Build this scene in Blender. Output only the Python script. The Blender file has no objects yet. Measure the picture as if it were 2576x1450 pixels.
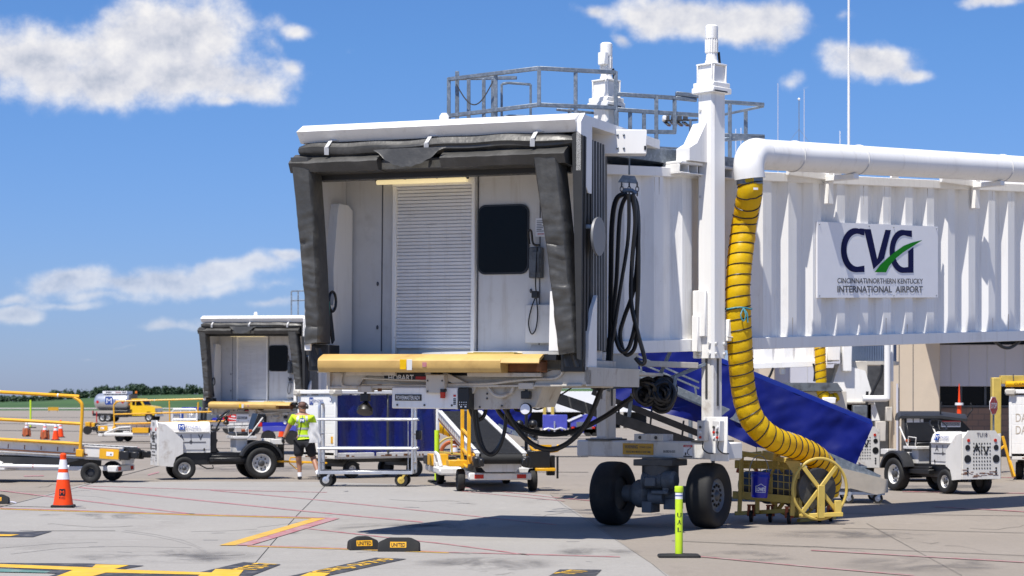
import bpy, bmesh, math, random
from mathutils import Vector, Matrix, noise as mnoise
R = math.radians
random.seed(11)
SC = bpy.context.scene
COL = SC.collection
V = Vector

# ------------------------------------------------------------------ camera
F, H, CU, VH = 5200.0, 1.72, 1288.0, 1018.0      # focal length and horizon of the photograph, in photo pixels (2576 wide)
cam_d = bpy.data.cameras.new('camera')
cam = bpy.data.objects.new('camera', cam_d); COL.objects.link(cam)
cam_d.sensor_width = 36.0
cam_d.lens = 36.0 * F / 2576.0
cam_d.shift_y = (VH - 725.0) / 2576.0
cam_d.clip_start = 0.5
cam_d.clip_end = 6000.0
cam.location = (0, 0, H)
cam.rotation_euler = (R(90), 0, 0)
cam_d.dof.use_dof = True
cam_d.dof.focus_distance = 27.0
cam_d.dof.aperture_fstop = 3.6
SC.camera = cam

# ------------------------------------------------------------------ light
SUN_EL = R(64)
SUN_H = V((-0.515, -0.857)).normalized()
to_sun = V((SUN_H.x*math.cos(SUN_EL), SUN_H.y*math.cos(SUN_EL), math.sin(SUN_EL)))
sun_d = bpy.data.lights.new('sun', 'SUN'); sun_d.energy = 5.0; sun_d.angle = R(0.5); sun_d.color = (1.0, .955, .885)
sun = bpy.data.objects.new('sun', sun_d); COL.objects.link(sun)
sun.rotation_euler = to_sun.to_track_quat('Z', 'Y').to_euler()
SC.view_settings.view_transform = 'Standard'
SC.view_settings.look = 'None'
SC.view_settings.exposure = 0.4
SC.view_settings.gamma = 1.0
SC.view_settings.use_curve_mapping = False

# sky with fair-weather cumulus, laid out by direction (bearing and elevation), so it stays put when the camera moves
W = bpy.data.worlds.new('World'); SC.world = W; W.use_nodes = True
nt = W.node_tree; nt.nodes.clear()
def wn(t, **kw):
    n = nt.nodes.new(t)
    for k, v in kw.items(): setattr(n, k, v)
    return n
def wl(a, b): nt.links.new(a, b)
def wmath(op, a, b=None, c=None, clamp=False):
    n = wn('ShaderNodeMath', operation=op); n.use_clamp = clamp
    for i, x in enumerate((a, b, c)):
        if x is None: continue
        if isinstance(x, (int, float)): n.inputs[i].default_value = x
        else: wl(x, n.inputs[i])
    return n.outputs[0]
sky = wn('ShaderNodeTexSky', sky_type='NISHITA')
sky.sun_disc = False; sky.sun_elevation = SUN_EL; sky.sun_rotation = math.atan2(SUN_H.x, SUN_H.y)
sky.altitude = 0; sky.air_density = 1.0; sky.dust_density = 0.35; sky.ozone_density = 3.2
hsv = wn('ShaderNodeVectorMath', operation='MULTIPLY'); hsv.inputs[1].default_value = (.69, .965, 1.40)
wl(sky.outputs[0], hsv.inputs[0])
def sky_tint():                                                       # clean blue air: less yellow near the horizon than the model's
    f = wn('ShaderNodeMapRange'); wl(sep.outputs[2], f.inputs[0]); f.inputs[1].default_value = 0; f.inputs[2].default_value = .17
    mxn = wn('ShaderNodeMix', data_type='RGBA'); wl(f.outputs[0], mxn.inputs['Factor'])
    mxn.inputs['A'].default_value = (.66, .80, 1.42, 1); mxn.inputs['B'].default_value = (.62, .94, 1.44, 1)
    wl(mxn.outputs['Result'], hsv.inputs[1])
tc = wn('ShaderNodeTexCoord')
sep = wn('ShaderNodeSeparateXYZ'); wl(tc.outputs['Generated'], sep.inputs[0])
sky_tint()
ysafe = wmath('MAXIMUM', sep.outputs[1], 0.05)
cx = wmath('DIVIDE', sep.outputs[0], ysafe)
cz = wmath('DIVIDE', sep.outputs[2], ysafe)
comb = wn('ShaderNodeCombineXYZ'); wl(cx, comb.inputs[0]); wl(cz, comb.inputs[1])
P = comb.outputs[0]
def cnoise(vec, scale, detail, rough=.55, offs=(0, 0, 0), stretch=(1, 1.12, 1)):
    mp = wn('ShaderNodeMapping'); mp.inputs['Location'].default_value = offs; mp.inputs['Scale'].default_value = stretch
    wl(vec, mp.inputs[0])
    n = wn('ShaderNodeTexNoise'); n.inputs['Scale'].default_value = scale; n.inputs['Detail'].default_value = detail
    n.inputs['Roughness'].default_value = rough
    wl(mp.outputs[0], n.inputs['Vector']); return n.outputs['Fac']
clouds = [  # bearing/elevation centres given as photo pixels, half sizes, strength
 (95,130,210,90,1.15),(300,175,360,95,1.15),(440,95,220,110,1.15),(470,195,230,66,1.05),(240,120,160,80,1.0),(600,230,140,48,.85),(650,215,110,40,.6),
 (560,265,70,24,.7),(745,85,48,32,.8),(730,168,48,24,.66),(890,112,50,20,.35),(740,215,80,25,.45),
 (1640,30,150,50,.9),(1790,50,260,58,1.05),(1900,45,170,66,1.0),(1500,25,80,34,.8),(1565,97,40,28,.78),(2130,45,80,40,.5),(2040,70,50,30,.45),
 (2190,160,125,55,1.0),(2290,188,85,28,.85),(2120,185,55,24,.6),(1985,195,60,34,.5),(2020,215,40,14,.45),(2490,5,110,24,.8),
 (190,698,130,34,1.0),(140,715,90,30,.95),(300,712,150,34,.9),(440,700,150,42,1.0),(560,680,130,40,1.0),(650,672,120,34,.95),(740,655,90,26,.9),(540,722,260,40,.70),(250,742,240,26,.66),(680,720,130,34,.60),
 (30,790,80,26,.95),(20,750,80,20,.7),(430,812,95,22,.8),(560,802,90,20,.7),(180,765,160,18,.66),(660,768,110,20,.7),
 (330,872,130,9,.5),(230,890,60,8,.5),(80,850,110,10,.38),(250,830,120,8,.4)]
big = cnoise(P, 30, 9, .66)
fine = cnoise(P, 11, 7, .6, (3.1, 1.7, 0))
warp = wn('ShaderNodeTexNoise'); warp.inputs['Scale'].default_value = 22; warp.inputs['Detail'].default_value = 4
wl(P, warp.inputs['Vector'])
wv = wn('ShaderNodeVectorMath', operation='SUBTRACT'); wl(warp.outputs['Color'], wv.inputs[0]); wv.inputs[1].default_value = (.5, .5, .5)
wv2 = wn('ShaderNodeVectorMath', operation='SCALE'); wl(wv.outputs[0], wv2.inputs[0]); wv2.inputs['Scale'].default_value = .022
PW = wn('ShaderNodeVectorMath', operation='ADD'); wl(P, PW.inputs[0]); wl(wv2.outputs[0], PW.inputs[1])
def blobs(shift):
    acc = None
    for (u, v, ru, rv, st) in clouds:
        s1 = wn('ShaderNodeVectorMath', operation='SUBTRACT'); wl(PW.outputs[0], s1.inputs[0])
        s1.inputs[1].default_value = ((u - CU)/F + shift[0], (VH - v)/F + shift[1], 0)
        m = wn('ShaderNodeVectorMath', operation='MULTIPLY'); wl(s1.outputs[0], m.inputs[0]); m.inputs[1].default_value = (F/ru, F/rv, 0)
        ln = wn('ShaderNodeVectorMath', operation='LENGTH'); wl(m.outputs[0], ln.inputs[0])
        f = wmath('MULTIPLY', wmath('SUBTRACT', 1.0, wmath('MULTIPLY', ln.outputs[1], .54), clamp=True), st)
        acc = f if acc is None else wmath('SMOOTH_MAX', acc, f, .12)
    return acc
B0 = blobs((0, 0))
vor = wn('ShaderNodeTexVoronoi', feature='SMOOTH_F1'); vor.inputs['Scale'].default_value = 62; vor.inputs['Smoothness'].default_value = .35; wl(PW.outputs[0], vor.inputs['Vector'])
puff = wmath('MULTIPLY', wmath('SUBTRACT', .42, vor.outputs['Distance']), .24)
B0 = wmath('ADD', B0, puff)
dens = wmath('ADD', B0, wmath('MULTIPLY', wmath('SUBTRACT', wmath('ADD', wmath('MULTIPLY', big, .6), wmath('MULTIPLY', fine, .4)), .5), 1.25))
front = wmath('MULTIPLY', wmath('SUBTRACT', sep.outputs[1], .2), 5.0, clamp=True)
mr = wn('ShaderNodeMapRange', interpolation_type='SMOOTHERSTEP'); wl(dens, mr.inputs[0])
mr.inputs[1].default_value = .33; mr.inputs[2].default_value = .80; mr.inputs[3].default_value = 0; mr.inputs[4].default_value = .96
low = wn('ShaderNodeMapRange'); wl(cz, low.inputs[0]); low.inputs[1].default_value = .03; low.inputs[2].default_value = .11; low.inputs[3].default_value = .50; low.inputs[4].default_value = 1.0
mask = wmath('MULTIPLY', wmath('MULTIPLY', mr.outputs[0], low.outputs[0]), front)
# self shading of the clouds: compare the density with the density a little towards the sun
big2 = cnoise(P, 30, 7, .62, (.004, -.0075*1.12, 0))
lit = wmath('ADD', wmath('ADD', .58, wmath('MULTIPLY', puff, .8)), wmath('MULTIPLY', wmath('SUBTRACT', big, big2), 1.7))
core = wn('ShaderNodeMapRange'); wl(dens, core.inputs[0])
core.inputs[1].default_value = .45; core.inputs[2].default_value = 1.15; core.inputs[3].default_value = .26; core.inputs[4].default_value = -.22
lit = wmath('ADD', lit, core.outputs[0], clamp=True)
cr = wn('ShaderNodeValToRGB'); wl(lit, cr.inputs[0])
cr.color_ramp.elements[0].position = .15; cr.color_ramp.elements[0].color = (.42, .47, .58, 1)
cr.color_ramp.elements[1].position = .85; cr.color_ramp.elements[1].color = (.93, .91, .90, 1)
e = cr.color_ramp.elements.new(.5); e.color = (.70, .71, .77, 1)
cs = wn('ShaderNodeVectorMath', operation='SCALE'); wl(cr.outputs[0], cs.inputs[0])
SKY_STR = .066
cs.inputs['Scale'].default_value = .78/SKY_STR
mix = wn('ShaderNodeMix', data_type='RGBA'); wl(mask, mix.inputs['Factor']); wl(hsv.outputs[0], mix.inputs['A']); wl(cs.outputs[0], mix.inputs['B'])
bg = wn('ShaderNodeBackground'); bg.inputs['Strength'].default_value = SKY_STR
wl(mix.outputs['Result'], bg.inputs['Color'])
wo = wn('ShaderNodeOutputWorld'); wl(bg.outputs[0], wo.inputs['Surface'])

# ------------------------------------------------------------------ helpers
def gp(u, v):                       # point on the ground seen at photo pixel (u, v)
    y = F*H/(v - VH); return V(((u - CU)/F*y, y, 0))
def PT(u, v, y):                    # point at distance y seen at photo pixel (u, v)
    return V(((u - CU)/F*y, y, H + (VH - v)/F*y))

class MB:
    """collects shapes and links them as ONE mesh object"""
    def __init__(s, M=None):
        s.v = []; s.f = []; s.mi = []; s.M = M or Matrix(); s.k = 0
    def mat(s, k): s.k = k; return s
    def add(s, vs, fs):
        o = len(s.v)
        s.v += [s.M @ V(p) for p in vs]
        for f in fs:
            s.f.append([o + i for i in f]); s.mi.append(s.k)
        return s
    def box(s, x0, x1, y0, y1, z0, z1, b=.008, M=None):
        if x0 > x1: x0, x1 = x1, x0
        if y0 > y1: y0, y1 = y1, y0
        if z0 > z1: z0, z1 = z1, z0
        c = V(((x0+x1)/2, (y0+y1)/2, (z0+z1)/2)); h = V(((x1-x0)/2, (y1-y0)/2, (z1-z0)/2))
        b = min(b, .45*min(h))
        return s.hbox(c, (V((1,0,0)), V((0,1,0)), V((0,0,1))), h, b)
    def hbox(s, c, ax, h, b):
        vs = []; idx = {}
        for sx in (-1, 1):
            for sy in (-1, 1):
                for sz in (-1, 1):
                    for a in range(3):
                        d = [h[0]-b, h[1]-b, h[2]-b]; d[a] = h[a]
                        idx[(sx, sy, sz, a)] = len(vs)
                        vs.append(c + ax[0]*sx*d[0] + ax[1]*sy*d[1] + ax[2]*sz*d[2])
        S = (-1, 1); fs = []
        for sg in S:
            fs.append([idx[(sg, p, q, 0)] for p, q in ((-1,-1),(1,-1),(1,1),(-1,1))])
            fs.append([idx[(p, sg, q, 1)] for p, q in ((-1,-1),(1,-1),(1,1),(-1,1))])
            fs.append([idx[(p, q, sg, 2)] for p, q in ((-1,-1),(1,-1),(1,1),(-1,1))])
        for p in S:
            for q in S:
                fs.append([idx[(-1,p,q,1)], idx[(1,p,q,1)], idx[(1,p,q,2)], idx[(-1,p,q,2)]])
                fs.append([idx[(p,-1,q,0)], idx[(p,1,q,0)], idx[(p,1,q,2)], idx[(p,-1,q,2)]])
                fs.append([idx[(p,q,-1,0)], idx[(p,q,1,0)], idx[(p,q,1,1)], idx[(p,q,-1,1)]])
                for t in S: fs.append([idx[(p,q,t,0)], idx[(p,q,t,1)], idx[(p,q,t,2)]])
        return s.add(vs, fs)
    def bar(s, p, q, w, h=None, up=(0,0,1), b=.006):
        p = V(p); q = V(q); h = h or w
        d = q - p; L = d.length
        if L < 1e-6: return s
        d /= L; up = V(up)
        x = d.cross(up)
        if x.length < 1e-3: x = d.cross(V((0,1,0)))
        x.normalize(); u = x.cross(d)
        return s.hbox((p+q)/2, (d, x, u), V((L/2, w/2, h/2)), min(b, .4*min(w, h, L)/2))
    def ring(s, c, d, r, n, ph=0):
        d = V(d).normalized(); a = d.orthogonal().normalized(); b = d.cross(a)
        return [V(c) + a*r*math.cos(ph+2*math.pi*i/n) + b*r*math.sin(ph+2*math.pi*i/n) for i in range(n)]
    def cyl(s, p, q, r, r2=None, n=16, cap=True):
        p = V(p); q = V(q); r2 = r if r2 is None else r2
        vs = s.ring(p, q-p, r, n) + s.ring(q, q-p, r2, n)
        fs = [[i, (i+1) % n, n+(i+1) % n, n+i] for i in range(n)]
        if cap: fs += [list(range(n))[::-1], [n+i for i in range(n)]]
        return s.add(vs, fs)
    def tube(s, pts, r, n=8, closed=False, cap=True):
        pts = [V(p) for p in pts]; m = len(pts)
        rs = r if isinstance(r, (list, tuple)) else [r]*m
        T = []
        for i in range(m):
            a = pts[(i-1) % m] if (closed or i > 0) else pts[0]
            b = pts[(i+1) % m] if (closed or i < m-1) else pts[-1]
            T.append((b-a).normalized())
        nrm = T[0].orthogonal().normalized(); vs = []
        for i in range(m):
            nrm = (nrm - T[i]*nrm.dot(T[i]))
            nrm = nrm.normalized() if nrm.length > 1e-6 else T[i].orthogonal().normalized()
            bn = T[i].cross(nrm)
            for j in range(n):
                a = 2*math.pi*j/n
                vs.append(pts[i] + (nrm*math.cos(a) + bn*math.sin(a))*rs[i])
        fs = []
        for i in range(m if closed else m-1):
            i2 = (i+1) % m
            for j in range(n):
                fs.append([i*n+j, i*n+(j+1) % n, i2*n+(j+1) % n, i2*n+j])
        if cap and not closed: fs += [list(range(n))[::-1], [(m-1)*n+j for j in range(n)]]
        return s.add(vs, fs)
    def prism(s, poly, o, ea, eb, ec, t):
        o = V(o); ea = V(ea); eb = V(eb); ec = V(ec); n = len(poly)
        vs = [o + ea*a + eb*b for a, b in poly] + [o + ea*a + eb*b + ec*t for a, b in poly]
        fs = [list(range(n))[::-1], [n+i for i in range(n)]] + [[i, (i+1) % n, n+(i+1) % n, n+i] for i in range(n)]
        return s.add(vs, fs)
    def px(s, poly, x0, x1): return s.prism(poly, (x0,0,0), (0,1,0), (0,0,1), (1,0,0), x1-x0)      # (y,z) outline along x
    def py(s, poly, y0, y1): return s.prism(poly, (0,y0,0), (1,0,0), (0,0,1), (0,1,0), y1-y0)      # (x,z) outline along y
    def pz(s, poly, z0, z1): return s.prism(poly, (0,0,z0), (1,0,0), (0,1,0), (0,0,1), z1-z0)      # (x,y) outline along z
    def sphere(s, c, r, n=14, m=8, R3=None):
        c = V(c); r = V((r, r, r)) if isinstance(r, (int, float)) else V(r)
        vs = [c + V((0,0,-r.z))]
        for i in range(1, m):
            a = -math.pi/2 + math.pi*i/m
            for j in range(n):
                t = 2*math.pi*j/n
                vs.append(c + V((r.x*math.cos(a)*math.cos(t), r.y*math.cos(a)*math.sin(t), r.z*math.sin(a))))
        vs.append(c + V((0,0,r.z))); L = len(vs)-1
        fs = [[0, 1+(j+1) % n, 1+j] for j in range(n)]
        for i in range(m-2):
            for j in range(n):
                fs.append([1+i*n+j, 1+i*n+(j+1) % n, 1+(i+1)*n+(j+1) % n, 1+(i+1)*n+j])
        fs += [[L, 1+(m-2)*n+j, 1+(m-2)*n+(j+1) % n] for j in range(n)]
        return s.add(vs, fs)
    def lathe(s, prof, o, d, n=24, cap=True):
        o = V(o); d = V(d).normalized(); a = d.orthogonal().normalized(); b = d.cross(a); vs = []
        for (r, h) in prof:
            for j in range(n):
                t = 2*math.pi*j/n; vs.append(o + d*h + (a*math.cos(t) + b*math.sin(t))*max(r, 1e-4))
        m = len(prof); fs = []
        for i in range(m-1):
            for j in range(n): fs.append([i*n+j, i*n+(j+1) % n, (i+1)*n+(j+1) % n, (i+1)*n+j])
        if cap: fs += [list(range(n))[::-1], [(m-1)*n+j for j in range(n)]]
        return s.add(vs, fs)
    def loft(s, rings, cap=True):
        n = len(rings[0]); m = len(rings); vs = [p for r in rings for p in r]; fs = []
        for i in range(m-1):
            for j in range(n): fs.append([i*n+j, i*n+(j+1) % n, (i+1)*n+(j+1) % n, (i+1)*n+j])
        if cap: fs += [list(range(n))[::-1], [(m-1)*n+j for j in range(n)]]
        return s.add(vs, fs)
    def grid(s, fn, nu, nv):
        vs = [fn(i/nu, j/nv) for j in range(nv+1) for i in range(nu+1)]
        fs = [[j*(nu+1)+i, j*(nu+1)+i+1, (j+1)*(nu+1)+i+1, (j+1)*(nu+1)+i] for j in range(nv) for i in range(nu)]
        return s.add(vs, fs)
    def poly(s, pts): return s.add(pts, [list(range(len(pts)))])
    def text(s, body, o, ex, ey, w=None, h=None, bold=0.0, center=True):
        """flat lettering in the plane (ex, ey); o is its centre (or lower left corner); fitted to w x h"""
        vs, fs, (x0, x1, y0, y1) = textmesh(body, bold)
        tw = x1-x0; th = y1-y0
        sx = w/tw if w else h/th; sy = h/th if h else sx
        if w is None: sx = sy
        ex = V(ex).normalized(); ey = V(ey).normalized(); o = V(o)
        ax = (x0+x1)/2 if center else x0; ay = (y0+y1)/2 if center else y0
        return s.add([o + ex*(p[0]-ax)*sx + ey*(p[1]-ay)*sy for p in vs], fs)
    def build(s, name, mats, parent=None, label=None, sharp=38, flat=False):
        me = bpy.data.meshes.new(name); me.from_pydata([tuple(p) for p in s.v], [], s.f)
        bm = bmesh.new(); bm.from_mesh(me); bmesh.ops.recalc_face_normals(bm, faces=bm.faces[:]); bm.to_mesh(me); bm.free()
        if not isinstance(mats, (list, tuple)): mats = [mats]
        for m in mats: me.materials.append(m)
        me.polygons.foreach_set('material_index', s.mi)
        if not flat:
            me.polygons.foreach_set('use_smooth', [True]*len(me.polygons)); me.set_sharp_from_angle(angle=R(sharp))
        me.update()
        o = bpy.data.objects.new(name, me); COL.objects.link(o)
        if parent: o.parent = parent
        if label: o['label'] = label
        return o

_tc = {}
def textmesh(body, bold=0.0):
    k = (body, bold)
    if k not in _tc:
        c = bpy.data.curves.new('lettering', 'FONT'); c.body = body; c.offset = bold; c.resolution_u = 3
        o = bpy.data.objects.new('lettering', c); COL.objects.link(o)
        dg = bpy.context.evaluated_depsgraph_get(); dg.update()
        me = bpy.data.meshes.new_from_object(o.evaluated_get(dg))
        vs = [tuple(v.co) for v in me.vertices]; fs = [list(p.vertices) for p in me.polygons]
        bpy.data.objects.remove(o); bpy.data.curves.remove(c); bpy.data.meshes.remove(me)
        xs = [v[0] for v in vs]; ys = [v[1] for v in vs]
        _tc[k] = (vs, fs, (min(xs), max(xs), min(ys), max(ys)))
    return _tc[k]

def tag(o, label=None, cat=None, group=None, kind=None):
    if label: o['label'] = label
    if cat: o['category'] = cat
    if group: o['group'] = group
    if kind: o['kind'] = kind
    return o
def thing(name, label, cat, loc=(0,0,0), rz=0, group=None):
    o = bpy.data.objects.new(name, None); COL.objects.link(o); o.empty_display_size = .3
    o.location = loc; o.rotation_euler = (0, 0, rz)
    return tag(o, label, cat, group)
def dup(root, loc, rz, label, group=None, sc=None, skip=()):
    def cp(o, par):
        c = o.copy(); COL.objects.link(c); c.parent = par
        for ch in [x for x in KIDS.get(o.name, [])]:
            cp(ch, c)
        return c
    KIDS = {}
    for o in COL.objects:
        if o.parent and o.name.split('.')[0] not in skip: KIDS.setdefault(o.parent.name, []).append(o)
    r = cp(root, None); r.location = loc; r.rotation_euler = (0, 0, rz); r['label'] = label
    if group: r['group'] = group
    if sc: r.scale = (sc, sc, sc)
    return r
def kids(o): return [c for c in COL.objects if c.parent == o]
def smooth_path(pts, k=8):
    pts = [V(p) for p in pts]; out = []
    for i in range(len(pts)-1):
        p0 = pts[max(i-1, 0)]; p1 = pts[i]; p2 = pts[i+1]; p3 = pts[min(i+2, len(pts)-1)]
        for j in range(k):
            t = j/k
            out.append(.5*((2*p1) + (p2-p0)*t + (2*p0-5*p1+4*p2-p3)*t*t + (3*p1-p0-3*p2+p3)*t**3))
    out.append(pts[-1]); return out

# ------------------------------------------------------------------ materials
def mat(name, col, rough=.5, metal=0.0, var=.12, scale=4.0, dirt=None, damt=.5, dscale=2.5, dlo=.5, dhi=.7, bump=0, bscale=30, stretch=(1,1,1), emit=None, coat=0, spec=.5, thin=0, streak=0, scol=(.30,.24,.17)):
    m = bpy.data.materials.new(name); m.use_nodes = True; t = m.node_tree; b = t.nodes['Principled BSDF']
    def N(ty): return t.nodes.new(ty)
    L = t.links.new
    b.inputs['Roughness'].default_value = rough; b.inputs['Metallic'].default_value = metal
    b.inputs['Specular IOR Level'].default_value = spec
    if coat: b.inputs['Coat Weight'].default_value = coat; b.inputs['Coat Roughness'].default_value = .15
    g = N('ShaderNodeNewGeometry')
    oi = N('ShaderNodeTexCoord')
    mp = N('ShaderNodeMapping'); mp.inputs['Scale'].default_value = stretch; L(oi.outputs['Object'], mp.inputs[0])
    n1 = N('ShaderNodeTexNoise'); n1.inputs['Scale'].default_value = scale; n1.inputs['Detail'].default_value = 6; n1.inputs['Roughness'].default_value = .6
    L(mp.outputs[0], n1.inputs['Vector'])
    mr = N('ShaderNodeMapRange'); L(n1.outputs['Fac'], mr.inputs[0]); mr.inputs[1].default_value = .3; mr.inputs[2].default_value = .7
    mr.inputs[3].default_value = 1-var; mr.inputs[4].default_value = 1+var*.35
    sc = N('ShaderNodeVectorMath'); sc.operation = 'SCALE'; sc.inputs[0].default_value = col[:3]; L(mr.outputs[0], sc.inputs['Scale'])
    out = sc.outputs[0]
    if dirt:
        n2 = N('ShaderNodeTexNoise'); n2.inputs['Scale'].default_value = dscale; n2.inputs['Detail'].default_value = 9; n2.inputs['Roughness'].default_value = .68
        L(mp.outputs[0], n2.inputs['Vector'])
        m2 = N('ShaderNodeMapRange'); L(n2.outputs['Fac'], m2.inputs[0]); m2.inputs[1].default_value = dlo; m2.inputs[2].default_value = dhi
        m2.inputs[3].default_value = 0; m2.inputs[4].default_value = damt
        mx = N('ShaderNodeMix'); mx.data_type = 'RGBA'; L(m2.outputs[0], mx.inputs['Factor']); L(out, mx.inputs['A']); mx.inputs['B'].default_value = (*dirt, 1)
        out = mx.outputs['Result']
    if streak:                                                       # grime that has run down the paint, and small chips
        for (st, sc2, lo, hi, am) in (((5,5,.28),2.0,.55,.78,streak), ((1,1,1),16.0,.66,.72,streak*1.3)):
            mp2 = N('ShaderNodeMapping'); mp2.inputs['Scale'].default_value = st; L(oi.outputs['Object'], mp2.inputs[0])
            n4 = N('ShaderNodeTexNoise'); n4.inputs['Scale'].default_value = sc2; n4.inputs['Detail'].default_value = 7; n4.inputs['Roughness'].default_value = .7
            L(mp2.outputs[0], n4.inputs['Vector'])
            m4 = N('ShaderNodeMapRange'); L(n4.outputs['Fac'], m4.inputs[0]); m4.inputs[1].default_value = lo; m4.inputs[2].default_value = hi; m4.inputs[3].default_value = 0; m4.inputs[4].default_value = am
            mx4 = N('ShaderNodeMix'); mx4.data_type = 'RGBA'; L(m4.outputs[0], mx4.inputs['Factor']); L(out, mx4.inputs['A']); mx4.inputs['B'].default_value = (*scol, 1); out = mx4.outputs['Result']
    L(out, b.inputs['Base Color'])
    rr = N('ShaderNodeMapRange'); L(n1.outputs['Fac'], rr.inputs[0]); rr.inputs[3].default_value = max(rough-.1, .03); rr.inputs[4].default_value = min(rough+.12, 1)
    L(rr.outputs[0], b.inputs['Roughness'])
    if bump:
        n3 = N('ShaderNodeTexNoise'); n3.inputs['Scale'].default_value = bscale; n3.inputs['Detail'].default_value = 4
        L(mp.outputs[0], n3.inputs['Vector'])
        bp = N('ShaderNodeBump'); bp.inputs['Strength'].default_value = bump; bp.inputs['Distance'].default_value = .02
        L(n3.outputs['Fac'], bp.inputs['Height']); L(bp.outputs[0], b.inputs['Normal'])
    if thin:                                                         # cloth thin enough for the sun to glow through
        tr = N('ShaderNodeBsdfTranslucent'); L(out, tr.inputs['Color']); ms = N('ShaderNodeMixShader'); ms.inputs[0].default_value = thin
        L(b.outputs[0], ms.inputs[1]); L(tr.outputs[0], ms.inputs[2]); L(ms.outputs[0], t.nodes['Material Output'].inputs['Surface'])
    if emit:
        b.inputs['Emission Color'].default_value = (*emit[0], 1); b.inputs['Emission Strength'].default_value = emit[1]
    return m
M = {}
M['white'] = mat('white_paint', (.86,.845,.81), .38, var=.06, scale=1.2, dirt=(.42,.38,.33), damt=.35, dscale=2.2, dlo=.56, dhi=.8, stretch=(1,1,.35), streak=.30)
M['white_dirty'] = mat('worn_white_paint', (.72,.70,.66), .5, var=.12, scale=3, dirt=(.30,.22,.15), damt=.7, dscale=3.5, dlo=.55, dhi=.75, streak=.5)
M['cream'] = mat('aged_cream_paint', (.55,.51,.44), .5, var=.15, scale=3, dirt=(.20,.12,.06), damt=.7, dscale=4, dlo=.58, dhi=.72, stretch=(1,1,.5), streak=.6)
M['interior'] = mat('cab_interior_panel', (.60,.595,.585), .45, var=.08, scale=2, dirt=(.36,.34,.31), damt=.45, dscale=3.5, dlo=.55, dhi=.8, streak=.38)
M['ceil'] = mat('cab_ceiling', (.60,.58,.54), .55, var=.08)
M['shutter'] = mat('shutter_aluminium', (.74,.735,.73), .45, metal=.0, var=.12, scale=2.5, dirt=(.28,.27,.26), damt=.6, dscale=5, dlo=.57, dhi=.75, stretch=(.4,1,2.5), streak=.25)
M['vinyl'] = mat('dark_grey_vinyl', (.060,.058,.053), .42, var=.22, scale=3, bump=.35, bscale=11, dirt=(.12,.115,.105), damt=.5, dscale=3)
M['vinyl_dark'] = mat('black_pleated_fabric', (.022,.022,.022), .6, var=.25)
M['slat'] = mat('grey_slat_curtain', (.22,.225,.235), .45, metal=.3, var=.12, stretch=(1,1,.2))
M['bumper'] = mat('tan_rubber_bumper', (.62,.40,.13), .45, var=.16, scale=3, dirt=(.30,.17,.05), damt=.6, dscale=2.5, dlo=.52, dhi=.75, stretch=(.7,1,1))
M['galv'] = mat('galvanised_steel', (.20,.235,.275), .45, metal=.5, var=.28, scale=14, dirt=(.42,.45,.48), damt=.45, dscale=18, dlo=.5, dhi=.65)
M['alu'] = mat('aluminium', (.66,.67,.69), .33, metal=.75, var=.12, scale=8, dirt=(.35,.34,.33), damt=.4, dscale=6)
M['steel'] = mat('dark_steel', (.10,.10,.10), .45, metal=.5, var=.3, scale=6)
M['gear'] = mat('grey_gearbox_paint', (.13,.145,.16), .5, var=.2, scale=5, dirt=(.03,.028,.025), damt=.8, dscale=4)
M['black'] = mat('black_paint', (.012,.012,.013), .4, var=.3)
M['blackgl'] = mat('dark_window_glass', (.004,.004,.004), .16, var=.1, spec=.15)
M['rubber'] = mat('black_rubber', (.011,.011,.011), .75, var=.35, scale=5, dirt=(.032,.030,.028), damt=.5, dscale=4)
M['cable'] = mat('black_cable', (.010,.010,.011), .42, var=.2)
M['runmark'] = mat('brown_run_stain', (.50,.42,.32), .6, var=.3, scale=8)
M['rust'] = mat('rust', (.20,.075,.025), .8, var=.4, scale=9)
M['hose'] = mat('yellow_duct_fabric', (.95,.63,.002), .45, var=.08, scale=3, bump=.5, bscale=7, dirt=(.80,.40,.003), damt=.55, dscale=2.2, dlo=.5, dhi=.75, thin=.40)
M['tarp'] = mat('blue_tarpaulin', (.0015,.009,.165), .5, var=.3, scale=1.6, bump=.4, bscale=2.5, thin=.12, spec=.25, dirt=(.015,.022,.12), damt=.35, dscale=1.2)
M['curtain'] = mat('navy_vinyl_curtain', (.004,.012,.155), .26, var=.3, scale=2, bump=.5, bscale=3.5)
M['yellow'] = mat('safety_yellow', (.78,.40,.012), .42, var=.14, scale=4, dirt=(.25,.15,.04), damt=.5, dscale=7, dlo=.6, dhi=.75)
M['gseyel'] = mat('faded_yellow_paint', (.58,.42,.09), .5, var=.18, scale=4, dirt=(.22,.14,.05), damt=.7, dscale=6, dlo=.58, dhi=.72)
M['truckyel'] = mat('yellow_truck_paint', (.82,.50,.005), .25, var=.04, coat=.3)
M['orange'] = mat('cone_orange', (.92,.070,.008), .45, var=.06, dirt=(.5,.05,.01), damt=.3, dscale=6, spec=.3)
M['oldorange'] = mat('faded_cone_orange', (.42,.10,.03), .6, var=.2)
M['refl'] = mat('white_reflective_band', (.78,.77,.80), .3, var=.08, scale=12)
M['lime'] = mat('lime_yellow_plastic', (.58,.80,.02), .42, var=.08, scale=4, dirt=(.32,.42,.05), damt=.4, dscale=6)
M['red'] = mat('red_paint', (.55,.015,.015), .4, var=.15)
M['redlens'] = mat('red_lens', (.50,.02,.01), .15, var=.05)
M['blue'] = mat('royal_blue_plastic', (.008,.015,.34), .3, var=.12)
M['gseblue'] = mat('violet_blue_paint', (.07,.08,.42), .4, var=.15)
M['navy'] = mat('navy_print', (.004,.005,.055), .6, var=.04, spec=.15)
M['logoblue'] = mat('blue_print', (.012,.05,.26), .45, var=.04)
M['green'] = mat('green_print', (.008,.20,.010), .6, var=.04, spec=.15)
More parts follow.
